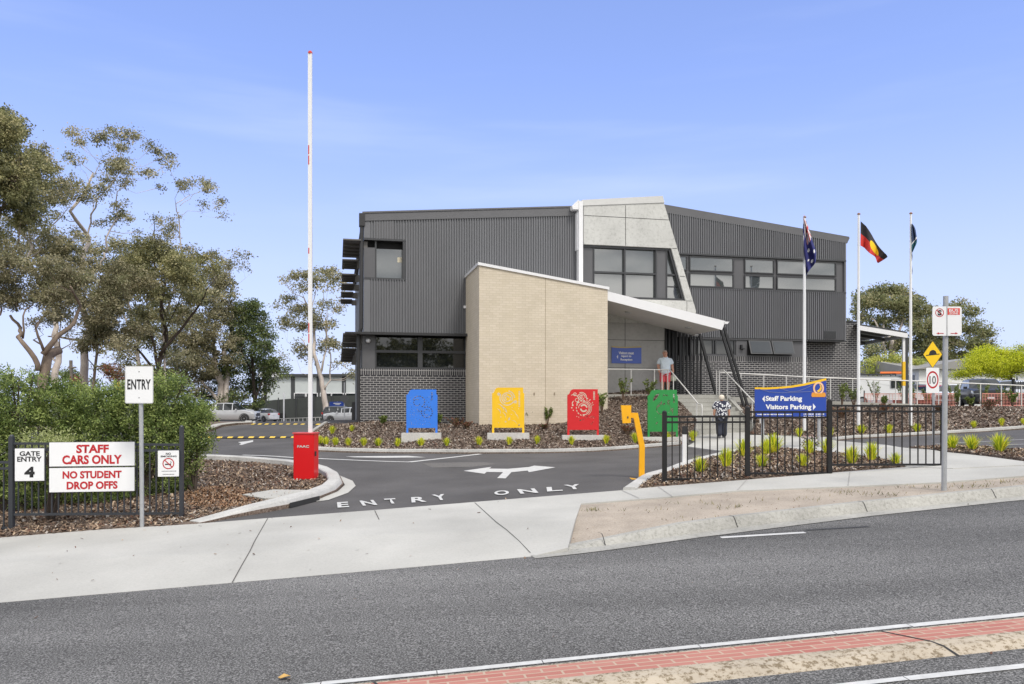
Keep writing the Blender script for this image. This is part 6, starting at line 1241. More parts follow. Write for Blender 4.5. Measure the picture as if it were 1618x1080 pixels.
def school_wing(label, pa, pb, ya, yb2, ze, wins, gable=None):
    a, c = Vector(((pa-CX)/F*ya, ya, 0)), Vector(((pb-CX)/F*yb2, yb2, 0)); t = thing('school_wing', label, 'building', Vector(((a.x+c.x)/2, (a.y+c.y)/2, 1.4)), 'low white school wings'); d = (c-a).normalized(); n = Vector((d.y, -d.x, 0)); L_ = (c-a).length
    b = B(); b.prism([a+Vector((0, 0, 1)), c+Vector((0, 0, 1)), c+Vector((0, 0, ze)), a+Vector((0, 0, ze))], -n*9); b.build('wall', M_ww, t)
    b = B(); b.prism([a+n*.5-d*.5+Vector((0, 0, ze-.05)), a-n*4.5-d*.5+Vector((0, 0, ze+1.0)), a-n*9.5-d*.5+Vector((0, 0, ze-.05))], d*(L_+1)); b.build('roof', M_roofg, t)
    x = .6
    while x < L_-1.6:
        b = B(); p = a+d*(x+.7)+Vector((0, 0, ze-1.05)); b.obox(p+n*.02, d*.72, n*.04, Vector((0, 0, .62))); f = b.build('window', M_wmet, t)
        b = B(); 
        for sx in (-.34, .34): b.obox(p+n*.07+d*sx, d*.29, n*.01, Vector((0, 0, .52)))
        b.build('pane', M_cg, f); x += wins
    return t
school_wing('long white school wing with grey roof behind the white van', 1330, 1452, 92, 74, 5.0, 2.2)
school_wing('white school wing behind the yellow tree and the parked cars', 1454, 1640, 76, 84, 5.0, 2.6)
# small far signs, pole
t = thing('street_sign', 'small blue school sign near the silver hatchback', 'sign', Pt(533, 660, 90)); b = B(); b.tube([Pt(533, 664, 90), Pt(533, 634, 90)], .06, 6); b.build('pole', M_galv, t); pl = Plate(Pt(533, 637.5, 89.8)); k = 90/F; o = pl.poly('board', [(-12*k, -3.5*k), (12*k, -3.5*k), (12*k, 3.5*k), (-12*k, 3*k)], M_sblue, t, 0, .05); b = B(); b.bar(pl.p(-6*k, .6*k, .06), pl.p(6*k, .6*k, .06), .01, 1.2*k); b.bar(pl.p(-3*k, -1.4*k, .06), pl.p(4*k, -1.4*k, .06), .01, 1*k); b.build('fine_print', M_sw, o)
t = thing('warning_sign', 'dark back of a diamond sign on a pole beside the school corner', 'sign', Pt(544, 668, 60)); b = B(); b.tube([Pt(544, 669, 60), Pt(544, 604, 60)], .04, 8); b.build('pole', M_galv, t); pl = Plate(Pt(544, 629.5, 59.9)); k = 60/F; pl.poly('diamond_plate', [(0, -8*k), (7.5*k, 0), (0, 8*k), (-7.5*k, 0)], M_roofd, t, 0, .01)
b = B(); p = G(560, 671); b.obox(Pt(558.5, 653, 34), Vector((.06, 0, 0)), Vector((0, .06, 0)), Vector((0, 0, .5))); 
tag(b.build('bollard', M_blk), 'short black bollard by the left corner of the school', 'bollard')
t = thing('warning_sign', 'yellow arrow sign seen edge-on beside the ENTRY sign above the hedge', 'sign', Pt(189, 640, 30)); b = B(); b.tube([Pt(191, 690, 30), Pt(191, 600, 30)], .035, 8); b.build('pole', M_galv, t); pl = Plate(Pt(186, 610.5, 29.9)); k = 30/F; pl.poly('diamond_plate', [(-7*k, 0), (2*k, 7.5*k), (4*k, 6.5*k), (2*k, 1*k), (4*k, .2*k), (4*k, -7.5*k), (1*k, -6.5*k)], mat('warning_amber', A(250, 178, 20), .5), t, 0, .01)
t = thing('power_pole', 'old timber power pole between the gum trunks', 'power pole', Pt(113, 640, 80)); b = B(); b.tube([Pt(113, 660, 80), Pt(112, 569, 80)], [.2, .16], 8); b.build('pole', mat('old_timber', A(120, 112, 104), .9, var=.2, vs=4), t); b = B(); b.bar(Pt(107, 581, 79.9), Pt(120, 580, 79.9), .12, .14); b.build('crossarm', MATS['old_timber'], t)
# ---------------------------------------------------------------- grasses
ORD = 'first second third fourth fifth sixth seventh eighth ninth tenth eleventh twelfth thirteenth fourteenth fifteenth sixteenth seventeenth eighteenth nineteenth twentieth'.split()
M_t1 = leafmat('tussock_lime', A(176, 186, 56, 1.2)); M_t2 = leafmat('tussock_green', A(112, 140, 40, 1.1)); M_t3 = leafmat('tussock_yellow', A(218, 208, 72, 1.3)); M_t4 = mat('tussock_straw', A(190, 150, 60), .7)
def tussock(seed, n, h, spread, wb=.012):
    r = random.Random(seed); b = B()
    for i in range(n):
        a = r.uniform(0, 2*pi); l = h*r.uniform(.6, 1.08); tilt = abs(r.gauss(0, spread)); d = Vector((cos(a), sin(a), 0)); sd = Vector((-sin(a), cos(a), 0)); p = d*r.uniform(0, .16*h); w = wb*r.uniform(.7, 1.25); pts = []
        for k in range(5):
            f = k/4; th = tilt*(.35+1.1*f); pts.append((Vector(p), w*(1-f**2*.9)))
            p = p+(d*sin(th)+Vector((0, 0, cos(th))))*l/4
        mi = r.choices((0, 1, 2, 3), (5, 2.5, 4.5, .3))[0]
        for k in range(4): (p0, w0), (p1, w1) = pts[k], pts[k+1]; b.face([p0-sd*w0, p0+sd*w0, p1+sd*w1, p1-sd*w1], mi)
    return b
TM = [M_t1, M_t2, M_t3, M_t4]
def rowplants(protos, spots, label, group, fn, hpx):
    spots = sorted(spots, key=lambda s: s[0])
    for i, s in enumerate(spots):
        px, py = s[0], s[1]; h = s[2] if len(s) > 2 else hpx; p = G(px, py, fn); pr = protos[i % len(protos)]
        if not pr.get('used'): o = pr['o']; pr['used'] = 1
        else: o = pr['o'].copy(); COL.objects.link(o)
        o.location = p-Vector((0, 0, .02)); o.rotation_euler = (0, 0, random.uniform(0, 6)); s_ = h/F*p.y/pr['h']; o.scale = (s_*random.uniform(.9, 1.15), s_*random.uniform(.9, 1.15), s_)
        tag(o, label % ORD[i], 'grass plant', group)
def protos(seeds, n, h, sp, wb): 
    o = []
    for s in seeds: o.append(dict(o=tussock(s, n, h, sp, wb).build('grass_tussock', TM, None, norecalc=True), h=h))
    return o
f1 = lambda X, Y: float(bz1(X, Y)[0]); f2 = lambda X, Y: float(bump2(X, Y)[0]); f3 = lambda X, Y: float(bz3(X, Y)[0]); f4 = lambda X, Y: gz1(X, Y)+.05
rowplants(protos((1, 2, 3), 230, .34, .42, .011), [(505, 702), (515, 703.5), (530, 704), (550, 705), (574.6, 705), (598, 705), (628, 705.5), (665.5, 705), (706, 704.5), (757, 703), (804.4, 703), (849, 701.5), (903, 702), (957.6, 700.5), (1003.5, 699, 17), (1054, 697, 16), (1095, 695, 16)], 'small lime grass tussock, %s from the left in the row along the garden kerb', 'grass tussocks along the garden kerb', f1, 15)
rowplants(protos((4,), 220, .34, .4, .011), [(525, 685, 14), (556, 681, 11)], 'small grass tussock on the mulch left of the brick corner, %s from the left', 'grass tussocks left of the school corner', f1, 13)
rowplants(protos((11, 12, 13), 210, .62, .5, .017), [(1106, 746, 27), (1147.5, 737, 32), (1176, 722, 32), (1203.7, 738.5, 24), (1211, 718, 26), (1222, 716, 34), (1269, 737, 23), (1279, 717, 24), (1307, 716, 26), (1346, 732.5, 31), (1377, 727, 31), (1415.6, 734, 22)], 'tall lime grass clump behind the black fence, %s from the left', 'lime grass clumps behind the black fence', f2, 28)
rowplants(protos((21, 22), 230, .6, .66, .016), [(1504.5, 709, 26), (1535.6, 710.5, 26), (1580, 713.5, 32)], 'spreading lime grass clump on the mulch strip by the car park, %s from the left', 'grass clumps on the car park strip', f4, 28)
rowplants(protos((5, 6), 220, .36, .42, .012), [(1263, 690, 16), (1312, 689, 16), (1361, 686, 17), (1405, 685, 16), (1449, 683, 16), (1491, 677, 15), (1538.6, 676, 13), (1583, 673, 14), (1617, 671, 12)], 'small grass tussock on the bank above the kerb, %s from the left', 'grass tussocks on the planted bank', f3, 15)
# ---------------------------------------------------------------- shrubs with separate leaves
def leafcards(b, c, R, n, ls, r, mis, gravity=0., aspect=.42, shell=.0):
    for _ in range(n):
        while True:
            v = Vector((r.uniform(-1, 1), r.uniform(-1, 1), r.uniform(-1, 1)))
            if shell < v.length < 1: break
        p = Vector((c[0]+v.x*R[0], c[1]+v.y*R[1], c[2]+v.z*R[2])); d = Vector((r.gauss(0, 1), r.gauss(0, 1), r.gauss(0, .7)-gravity)).normalized(); e = d.cross(Vector((r.gauss(0, 1), r.gauss(0, 1), r.gauss(0, 1)))).normalized(); l = ls*r.uniform(.6, 1.25); w = l*aspect
        b.face([p, p+d*l*.5+e*w*.5, p+d*l, p+d*l*.5-e*w*.5], r.choice(mis))
def leafy(name, mats, seed, h, nst, nl, ls, spread, lean=.5, par=None):
    r = random.Random(seed); st, fo = B(), B()
    for i in range(nst):
        a = r.uniform(0, 2*pi); d = Vector((cos(a), sin(a), 0))*r.uniform(.1, spread); l = h*r.uniform(.65, 1); pts = [Vector((0, 0, -.05))+d*.02, d*l*.35+Vector((0, 0, l*.4)), d*l*.75+Vector((0, 0, l*.78)), d*l+Vector((0, 0, l))]
        st.tube(pts, [.012, .009, .006, .003], 5)
        for k in range(nl):
            f = r.uniform(.35, 1.02); x = f*3; j = min(int(x), 2); p = pts[j].lerp(pts[j+1], x-j); q = Vector((r.gauss(0, 1), r.gauss(0, 1), r.gauss(.5, .7))).normalized(); e = q.cross(Vector((r.gauss(0, 1), r.gauss(0, 1), r.gauss(0, 1)))).normalized(); L_ = ls*r.uniform(.6, 1.2); fo.face([p, p+q*L_*.5+e*L_*.24, p+q*L_, p+q*L_*.5-e*L_*.24], r.randrange(len(mats)))
    return st, fo
M_l1 = leafmat('shrub_leaf_dark', A(70, 84, 44, 1.1)); M_l2 = leafmat('shrub_leaf_mid', A(104, 120, 60, 1.1)); M_l3 = leafmat('shrub_leaf_pale', A(140, 152, 86, 1.1)); M_r1 = mat('shrub_rust', A(130, 78, 56), .7); M_r2 = mat('shrub_brown', A(96, 62, 48), .7); M_stem = mat('shrub_stem', A(110, 90, 74), .8)
def shrub(px, py, hpx, fn, lab, group, seed, kind='leafy', Y=None):
    p = G(px, py, fn, 15) if Y is None else Pt(px, py, Y); h = hpx/F*p.y; t = thing('shrub', lab, 'shrub', p, group); off = p
    if kind == 'leafy': st, fo = leafy('shrub', (0, 1, 2, 3), seed, h, 9, 46, .085, .42); ms = [M_l1, M_l2, M_l2, M_l3]
    else: st, fo = leafy('shrub', (0, 1, 2, 3), seed, h, 26, 22, .06, 1.3); ms = [M_r1, M_r2, M_r1, M_l1]
    for b in (st, fo): b.v = [(x+off.x, y+off.y, z+off.z) for x, y, z in b.v]
    st.build('stem', M_stem, t); fo.build('leaves', ms, t, norecalc=True)
LS = 'young leafy shrub with bare stems '
shrub(770, 668, 24, f1, LS+'left of the yellow panel', 'young leafy shrubs in the garden', 1); shrub(833, 670, 27, f1, LS+'partly hidden right of the yellow panel', 'young leafy shrubs in the garden', 2); shrub(865, 670, 28, f1, LS+'between the yellow and red panels', 'young leafy shrubs in the garden', 3)
shrub(893, 660, 20, f1, LS+'peeping out left of the red panel', 'young leafy shrubs in the garden', 14); shrub(951, 652, 34, f1, LS+'right of the red panel', 'young leafy shrubs in the garden', 4); shrub(985, 633, 36, f1, LS+'on the mound under the visitor board', 'young leafy shrubs in the garden', 5); shrub(1026, 632, 33, f1, LS+'on the mound behind the green panel', 'young leafy shrubs in the garden', 6)
shrub(692, 672, 18, f1, LS+'just right of the blue panel', 'young leafy shrubs in the garden', 7); shrub(606, 673, 16, f1, LS+'against the charcoal bricks left of the blue panel', 'young leafy shrubs in the garden', 8)
for i, (px, py, h, lab) in enumerate([(1163, 638, 38, 'behind the stair rail right of the steps'), (1204, 634, 34, 'behind the left end of the blue parking board'), (1226, 632, 34, 'behind the middle of the blue parking board'), (1247, 634, 28, 'behind the right half of the blue parking board'), (1330, 642, 42, 'right of the parking board crest'), (1349, 642, 34, 'at the corner of the right brick wall'), (1385, 640, 40, 'in front of the white van'), (1397, 642, 16, 'low beside the van shrub'), (1428, 640, 36, 'in front of the shelter post'), (1441, 640, 34, 'right of the third flagpole'), (1465, 642, 28, 'left of the 10 sign'), (1506, 641, 36, 'right of the bus zone pole'), (1513, 643, 28, 'in front of the hatchback left of the black SUV'), (1533, 644, 18, 'low in front of the black SUV'), (1556, 641, 36, 'at the corner of the black SUV'), (1585, 641, 34, 'before the pale silver SUV'), (1600, 643, 26, 'beside the tall black fence')]):
    shrub(px, py, h, f3, LS+lab, 'young leafy shrubs along the ramp', 20+i)
for i, (px, py, h, fn, lab) in enumerate([(722, 676, 17, f1, 'low rusty shrub at the foot of the charcoal bricks'), (738, 678, 12, f1, 'small rusty shrub beside the cream brick corner'), (860, 678, 8, f1, 'low rusty shrub in front of the cream bricks'), (990, 686, 15, f1, 'dark rusty shrub behind the card reader'), (1398, 655, 18, f3, 'low rusty shrub between the second and third flagpoles'), (1330, 660, 16, f3, 'low rusty shrub right of the parking board'), (1563, 648, 18, f3, 'low rusty shrub on the bank below the black SUV'), (1484, 651, 12, f3, 'low rusty shrub behind the bus zone pole')]):
    shrub(px, py, h, fn, lab, 'low rusty shrubs', 60+i, 'rusty')
p = G(1279, 713, f2); fb, sb = B(), B(); r = random.Random(5); leafcards(fb, p+Vector((0, 0, .2)), (.22, .22, .2), 240, .07, r, (0, 1)); leafcards(fb, p+Vector((0, 0, .34)), (.2, .2, .08), 60, .05, r, (2, )); t = thing('flowering_shrub', 'small shrub with dusky pink flowers between the grass clumps', 'shrub', p); fb.build('leaves', [M_l1, M_r2, mat('flower_pink', A(200, 150, 150), .7)], t, norecalc=True); sb.tube([p, p+Vector((0, 0, .25))], .012, 5); sb.build('stem', M_stem, t)
# ---------------------------------------------------------------- hedge behind the left fence
HG = [leafmat('hedge_dark', A(70, 84, 46, 1.2)), leafmat('hedge_mid', A(104, 120, 68, 1.3)), leafmat('hedge_light', A(142, 154, 92, 1.3)), leafmat('hedge_olive', A(116, 126, 70, 1.1)), leafmat('hedge_pale', A(168, 174, 122, 1.1))]
M_bark = mat('bark_grey', A(206, 194, 184), .85, var=.28, vs=2.2, stretch=(1, 1, .35), bump=.5, bs=5); M_bark2 = mat('bark_brown', A(136, 120, 106), .9, var=.3, vs=2.5, stretch=(1, 1, .3), bump=.6, bs=6); M_bark3 = mat('bark_dark', A(74, 64, 56), .9, var=.3, vs=2.5, bump=.6, bs=6)
def hedge(lab, blobs, seed, Y, n, mis, ls=.06):
    r = random.Random(seed); b, s = B(), B(); x0 = sum(q[0] for q in blobs)/len(blobs); base = Pt(x0, 815, Y); base.z = gz1(base.x, Y); t = thing('hedge_shrub', lab, 'shrub', base, 'bushy green shrubs behind the left fence'); tot = sum(q[2]*q[3] for q in blobs)
    for q in blobs:
        px, py, rx, ry = q[:4]; dy = q[4] if len(q) > 4 else 0; c = Pt(px, py, Y+dy); k = (Y+dy)/F; m = int(n*rx*ry/tot/30); R = (rx*k, min(1.3, max(.5, rx*k*.8)), ry*k)
        s.tube([base+Vector((r.uniform(-.3, .3), 0, 0)), base.lerp(c, .5)+Vector((r.uniform(-.2, .2), 0, .1)), c], [.04, .025, .012], 6)
        for _ in range(m):
            while True:
                v = Vector((r.uniform(-1, 1), r.uniform(-1, 1), r.uniform(-1, 1)))
                if .35 < v.length < 1: break
            cc = c+Vector((v.x*R[0], v.y*R[1], v.z*R[2])); tone = r.choices(mis, [3, 4, 4, 2, .6][:len(mis)])[0]; tone2 = r.choice(mis[:3])
            dv = Vector((r.gauss(0, 1), r.gauss(0, .8), r.gauss(.5, .6))).normalized()
            for _ in range(30):
                g_ = r.uniform(-.5, 1); p = cc+dv*g_*.16+Vector((r.gauss(0, .045), r.gauss(0, .045), r.gauss(0, .045))); d = (dv*.7+Vector((r.gauss(0, .7), r.gauss(0, .7), r.gauss(0, .7)))).normalized(); e = d.cross(Vector((r.gauss(0, 1), r.gauss(0, 1), r.gauss(0, 1)))).normalized(); l = ls*r.uniform(.6, 1.2)
                b.face([p, p+d*l*.5+e*l*.2, p+d*l, p+d*l*.5-e*l*.2], tone if r.random() < .7 else tone2)
    s.build('stem', M_bark3, t); b.build('leaves', HG, t, norecalc=True)
hedge('bushy green shrub behind the GATE ENTRY sign at the left edge', [(-40, 690, 70, 90), (20, 650, 55, 45), (10, 720, 50, 70), (45, 760, 50, 45), (-5, 618, 36, 26), (30, 600, 16, 16), (18, 588, 7, 9), (52, 594, 7, 9)], 1, 14.6, 34000, [0, 1, 2, 3])
hedge('bushy green shrub behind the STAFF CARS ONLY sign', [(90, 650, 55, 45), (130, 700, 60, 50), (95, 765, 60, 40), (110, 625, 40, 25), (160, 770, 45, 35), (150, 650, 40, 35)], 2, 15.2, 36000, [0, 1, 2, 3])
hedge('tallest bushy green shrub behind the ENTRY sign', [(210, 650, 50, 45), (190, 720, 50, 55), (250, 640, 40, 36), (255, 690, 48, 52), (200, 780, 40, 30), (265, 608, 26, 18), (180, 630, 36, 24), (240, 592, 8, 10), (290, 604, 8, 10)], 3, 15.6, 36000, [0, 1, 2])
hedge('bushy green shrub spilling past the right end of the fence', [(300, 660, 30, 40), (285, 715, 34, 45), (315, 690, 20, 30), (270, 760, 30, 30), (318, 652, 15, 14)], 4, 16.0, 18000, [0, 1, 2])
hedge('pale sprig of foliage poking over the STAFF sign', [(72, 700, 32, 10), (95, 697, 14, 6), (60, 690, 18, 8)], 5, 13.45, 1500, [3, 4, 4], .05)
# ---------------------------------------------------------------- trees
def treemats(n, cols): return [leafmat('%s_leaf_%s' % (n, 'abcd'[i]), A(*c, 2.5)) for i, c in enumerate(cols)]
GUM = treemats('gum', [(70, 70, 54), (94, 92, 72), (114, 110, 88), (126, 118, 96)]); DGR = treemats('green_gum', [(68, 68, 48), (88, 88, 62), (108, 105, 76), (116, 110, 82)]); RUST = treemats('rust_gum', [(70, 68, 52), (92, 88, 70), (112, 106, 86), (88, 88, 66)]); DARK = treemats('dark_tree', [(46, 54, 38), (62, 72, 46), (82, 90, 52), (70, 70, 48)]); GREYG = treemats('grey_gum', [(62, 66, 46), (84, 86, 60), (102, 102, 76), (112, 106, 82)]); LIME = treemats('lime', [(112, 116, 24), (134, 138, 32), (146, 146, 48), (88, 96, 24)]); RED = treemats('red_shrub', [(78, 56, 44), (92, 60, 48), (78, 70, 48), (66, 66, 44)])
def tree(name, lab, Y, trunks, clumps, mats, bark, ls=.22, dens=1.0, seed=1, group='trees behind the left fence', depth=1.0, twig=True, cat='tree', drop=.6, base=None):
    r = random.Random(seed); k = Y/F; tb, fo = B(), B(); nodes = []
    b0 = Pt(*trunks[0][0][0], Y); t = thing(name, lab, cat, b0, group)
    for tr in trunks:
        pts, r0, r1 = tr[:3]; P = []; n = len(pts); ph = r.uniform(0, 6)
        for i, (px, py) in enumerate(pts): P.append(Pt(px, py, Y)+Vector((0, (r.uniform(-1, 1)*2.0*depth*i/n if i else 0), 0)))
        Q = [P[0]]
        for i in range(n-1):
            for f in (.34, .67, 1): Q.append(P[i].lerp(P[i+1], f)+(Vector((r.gauss(0, .05), r.gauss(0, .08), 0)) if f < 1 else Vector((0, 0, 0))))
        m = len(Q); tb.tube(Q, [.66*(r0+(r1-r0)*i/(m-1)) for i in range(m)], 9); nodes += [(q, .6*(r0+(r1-r0)*i/(m-1))) for i, q in enumerate(Q)]
    for cl in clumps:
        px, py, rx, ry = cl[:4]; dn = cl[4] if len(cl) > 4 else 1.; c = Pt(px, py, Y)+Vector((0, r.uniform(-1, 1)*2.2*depth, 0)); R = Vector((rx*k, max(rx, ry)*k*.9, ry*k))
        if twig and nodes:
            best = min(nodes, key=lambda q: (q[0]-c).length+max(0, q[0].z-c.z)*2.0+max(0, 1.2-(c.z-q[0].z))*.5); a = best[0]; mid = a.lerp(c, .5)+Vector((r.gauss(0, .2), r.gauss(0, .2), -.12*(c-a).length)); rr = min(best[1]*.6, .03+.006*(c-a).length)
            tb.tube([a, mid, c], [rr, rr*.65, .02], 6)
        area = pi*rx*ry; nsub = max(2, int(area/42*dens*dn))
        for _ in range(nsub):
            while True:
                v = Vector((r.uniform(-1, 1), r.uniform(-1, 1), r.uniform(-1, 1)))
                if v.length < 1: break
            s = c+Vector((v.x*R.x, v.y*R.y, v.z*R.z)); w = r.choices(range(len(mats)), [3, 4, 3, 1.5][:len(mats)])[0]; rad = r.uniform(.2, .5)*(Y/55)
            if twig and r.random() < .22: tb.tube([c.lerp(s, .1), c.lerp(s, .6)+Vector((0, 0, .08)), s], [.02, .014, .008], 4)
            for _ in range(46):
                p = s+Vector((r.gauss(0, rad*.62), r.gauss(0, rad*.62), r.gauss(0, rad*.42))); d = Vector((r.gauss(0, 1), r.gauss(0, 1), r.gauss(0, .8)-drop)).normalized(); e = d.cross(Vector((r.gauss(0, 1), r.gauss(0, 1), r.gauss(0, 1)))).normalized(); l = .86*ls*(Y/55)*r.uniform(.65, 1.25)
                fo.face([p, p+d*l*.5+e*l*.25, p+d*l, p+d*l*.5-e*l*.25], w if r.random() < .75 else r.randrange(len(mats)))
    tb.build('trunk', bark, t, True); fo.build('crown', mats, t, norecalc=True); return t
tree('gum_tree', 'dense green gum tree cut off by the left edge of the view', 44, [([(-30, 640), (-28, 520), (-20, 430), (-5, 330)], .42, .1), ([(-22, 460), (8, 420), (30, 360)], .12, .04)],
     [(8, 200, 28, 34), (35, 222, 26, 30), (15, 262, 45, 40), (42, 290, 36, 40), (10, 320, 40, 34, .8), (46, 335, 24, 26, .6), (-10, 250, 50, 80), (-14, 390, 40, 40, .8), (8, 375, 22, 30, .5), (-5, 180, 12, 18, .8), (22, 300, 30, 20)], DGR, M_bark2, .23, 1.25, 3)
tree('gum_tree', 'forked brown-trunked gum tree with low spreading rusty crown', 42, [([(63, 640), (63, 598), (66, 560), (72, 550)], .42, .34), ([(60, 585), (52, 556), (35, 533), (14, 515), (0, 495)], .22, .1), ([(68, 560), (88, 530), (104, 508), (112, 480), (122, 455)], .24, .07), ([(70, 556), (68, 520), (66, 480)], .12, .05), ([(36, 534), (44, 500), (42, 470)], .09, .04), ([(66, 548), (40, 535)], .08, .06), ([(0, 497), (-12, 470)], .09, .05)],
     [(24, 425, 34, 22), (52, 455, 42, 26), (20, 470, 30, 16, .7), (85, 430, 36, 24), (60, 492, 26, 16, .6), (95, 470, 26, 18, .8), (-8, 450, 26, 40), (118, 440, 24, 20), (10, 400, 30, 22, .9), (46, 510, 20, 9, .4), (75, 520, 16, 8, .3), (100, 500, 14, 10, .5)], RUST, M_bark2, .21, 1.15, 5)
tree('gum_tree', 'pale-trunked gum tree with a leaning branch and a middle crown', 50, [([(87, 640), (88, 594), (91, 560), (94, 530), (86, 495), (76, 460), (62, 415), (50, 385), (34, 350)], .34, .09), ([(88, 575), (80, 562), (74, 556)], .12, .08), ([(62, 415), (40, 360), (28, 325)], .09, .03), ([(76, 460), (60, 400), (57, 370)], .1, .04), ([(57, 380), (100, 345), (108, 335)], .07, .03)],
     [(78, 250, 20, 14), (95, 272, 26, 18), (80, 290, 30, 18), (110, 292, 22, 18, .8), (62, 308, 26, 14, .8), (96, 320, 30, 14, .8), (130, 300, 14, 18, .5), (45, 365, 30, 18, .8), (80, 385, 30, 16, .9), (105, 395, 26, 20), (60, 395, 26, 14), (120, 372, 18, 14, .7), (20, 380, 24, 16, .7), (70, 262, 12, 10, .6), (95, 380, 30, 14)], GUM, M_bark, .2, 1.0, 7)
tree('gum_tree', 'tallest gum tree with a thick pale trunk and airy high crown', 54, [([(131, 640), (134, 608), (137, 560), (136, 520), (134, 470), (131, 400), (129, 374), (126, 340), (134, 300), (142, 270)], .46, .08), ([(128, 552), (118, 536), (100, 533), (96, 534)], .17, .06), ([(131, 385), (140, 350), (160, 318), (175, 290), (190, 262), (205, 240)], .1, .03), ([(168, 400), (172, 378), (180, 340), (190, 305), (206, 285)], .1, .03), ([(136, 440), (160, 420), (168, 400)], .12, .1), ([(134, 300), (150, 255), (165, 235)], .05, .02), ([(142, 345), (150, 310), (148, 280)], .05, .02)],
     [(99, 211, 9, 4, .8), (113, 218, 11, 5), (135, 219, 14, 7), (155, 219, 18, 10), (178, 228, 14, 8), (198, 220, 18, 9), (216, 216, 14, 7), (232, 226, 12, 9), (246, 238, 14, 8), (260, 250, 8, 6, .7), (170, 245, 12, 7, .7), (190, 262, 18, 12), (205, 275, 18, 11), (160, 270, 16, 10, .8), (215, 258, 12, 9, .7), (150, 268, 12, 8, .6), (228, 285, 10, 6, .5), (245, 275, 8, 8, .4), (186, 280, 12, 8, .8), (130, 262, 6, 4, .5), (180, 308, 12, 14, .7), (170, 335, 16, 12, .7), (195, 330, 10, 16, .8), (150, 345, 14, 10, .5), (118, 350, 12, 8, .4), (205, 360, 6, 8, .3), (116, 247, 4, 4, .6)], GUM, M_bark, .19, 1.1, 9, drop=.8)
tree('gum_tree', 'rusty heavy-crowned gum hanging in front of the thick pale trunk', 52, [([(150, 640), (148, 600), (146, 540), (150, 480), (160, 440)], .16, .08)],
     [(140, 440, 36, 22), (175, 450, 34, 26), (150, 480, 36, 24), (188, 490, 26, 28), (160, 515, 30, 22), (150, 545, 18, 16), (175, 535, 20, 18), (200, 460, 24, 24), (130, 470, 24, 16), (145, 420, 24, 12), (190, 425, 20, 14), (205, 520, 26, 20, .8), (215, 548, 22, 14, .6), (225, 440, 22, 16), (120, 500, 20, 14, .7)], RUST, M_bark2, .2, 1.35, 11)
tree('gum_tree', 'dark multi-stemmed tree behind the ENTRY sign', 56, [([(251, 640), (250, 600), (248, 575), (256, 535), (262, 490), (270, 450)], .38, .1), ([(250, 578), (240, 545), (232, 500), (226, 460)], .18, .06), ([(252, 560), (285, 520), (310, 490), (330, 470), (350, 440)], .18, .04), ([(246, 585), (215, 545), (195, 535), (180, 530)], .14, .04), ([(262, 500), (245, 440), (240, 380), (252, 350)], .1, .03), ([(250, 430), (236, 405), (222, 440)], .06, .03), ([(258, 530), (280, 480), (300, 455)], .09, .03), ([(216, 570), (200, 560), (190, 548)], .07, .03)],
     [(225, 385, 22, 14), (200, 400, 26, 16), (245, 400, 30, 20), (275, 410, 34, 22), (215, 425, 34, 18), (255, 435, 36, 18), (300, 430, 30, 22), (185, 420, 24, 14), (240, 460, 26, 14, .7), (290, 460, 26, 14, .7), (205, 455, 22, 16), (320, 450, 18, 14), (210, 500, 24, 14, .6), (190, 530, 22, 12, .5), (228, 485, 16, 14, .5), (225, 540, 20, 14, .4), (275, 470, 16, 12, .5), (320, 415, 14, 12), (300, 400, 14, 10), (205, 570, 18, 10, .4), (168, 560, 12, 10, .4), (270, 505, 18, 10, .35), (245, 500, 22, 14, .7), (235, 520, 20, 14, .6), (285, 490, 20, 12, .6), (250, 550, 20, 12, .5), (310, 470, 18, 12, .8)], DGR, M_bark3, .2, 1.15, 13)
tree('gum_tree', 'slender high gum branch rising above the middle crown', 57, [([(262, 640), (262, 500), (250, 430), (253, 370)], .12, .05), ([(262, 500), (284, 420), (279, 350), (284, 325), (288, 300)], .1, .03), ([(279, 346), (300, 335), (308, 328)], .03, .012), ([(284, 325), (300, 305), (315, 300)], .03, .015)],
     [(271, 264, 6, 5), (276, 286, 9, 9, .8), (288, 277, 10, 6), (302, 274, 10, 6), (315, 284, 12, 8), (325, 295, 9, 8), (336, 303, 6, 8), (306, 305, 10, 6), (314, 318, 8, 6), (349, 326, 4, 5, .7), (346, 337, 3, 4, .5), (242, 345, 8, 7, .8), (256, 352, 12, 8), (267, 357, 8, 6), (285, 362, 8, 8, .6), (278, 378, 12, 8, .8), (262, 380, 12, 8, .7), (290, 352, 6, 3, .5), (300, 390, 14, 6), (318, 393, 14, 5), (332, 398, 10, 5), (340, 402, 8, 4, .6)], GUM, M_bark, .18, 1.1, 15, drop=.8)
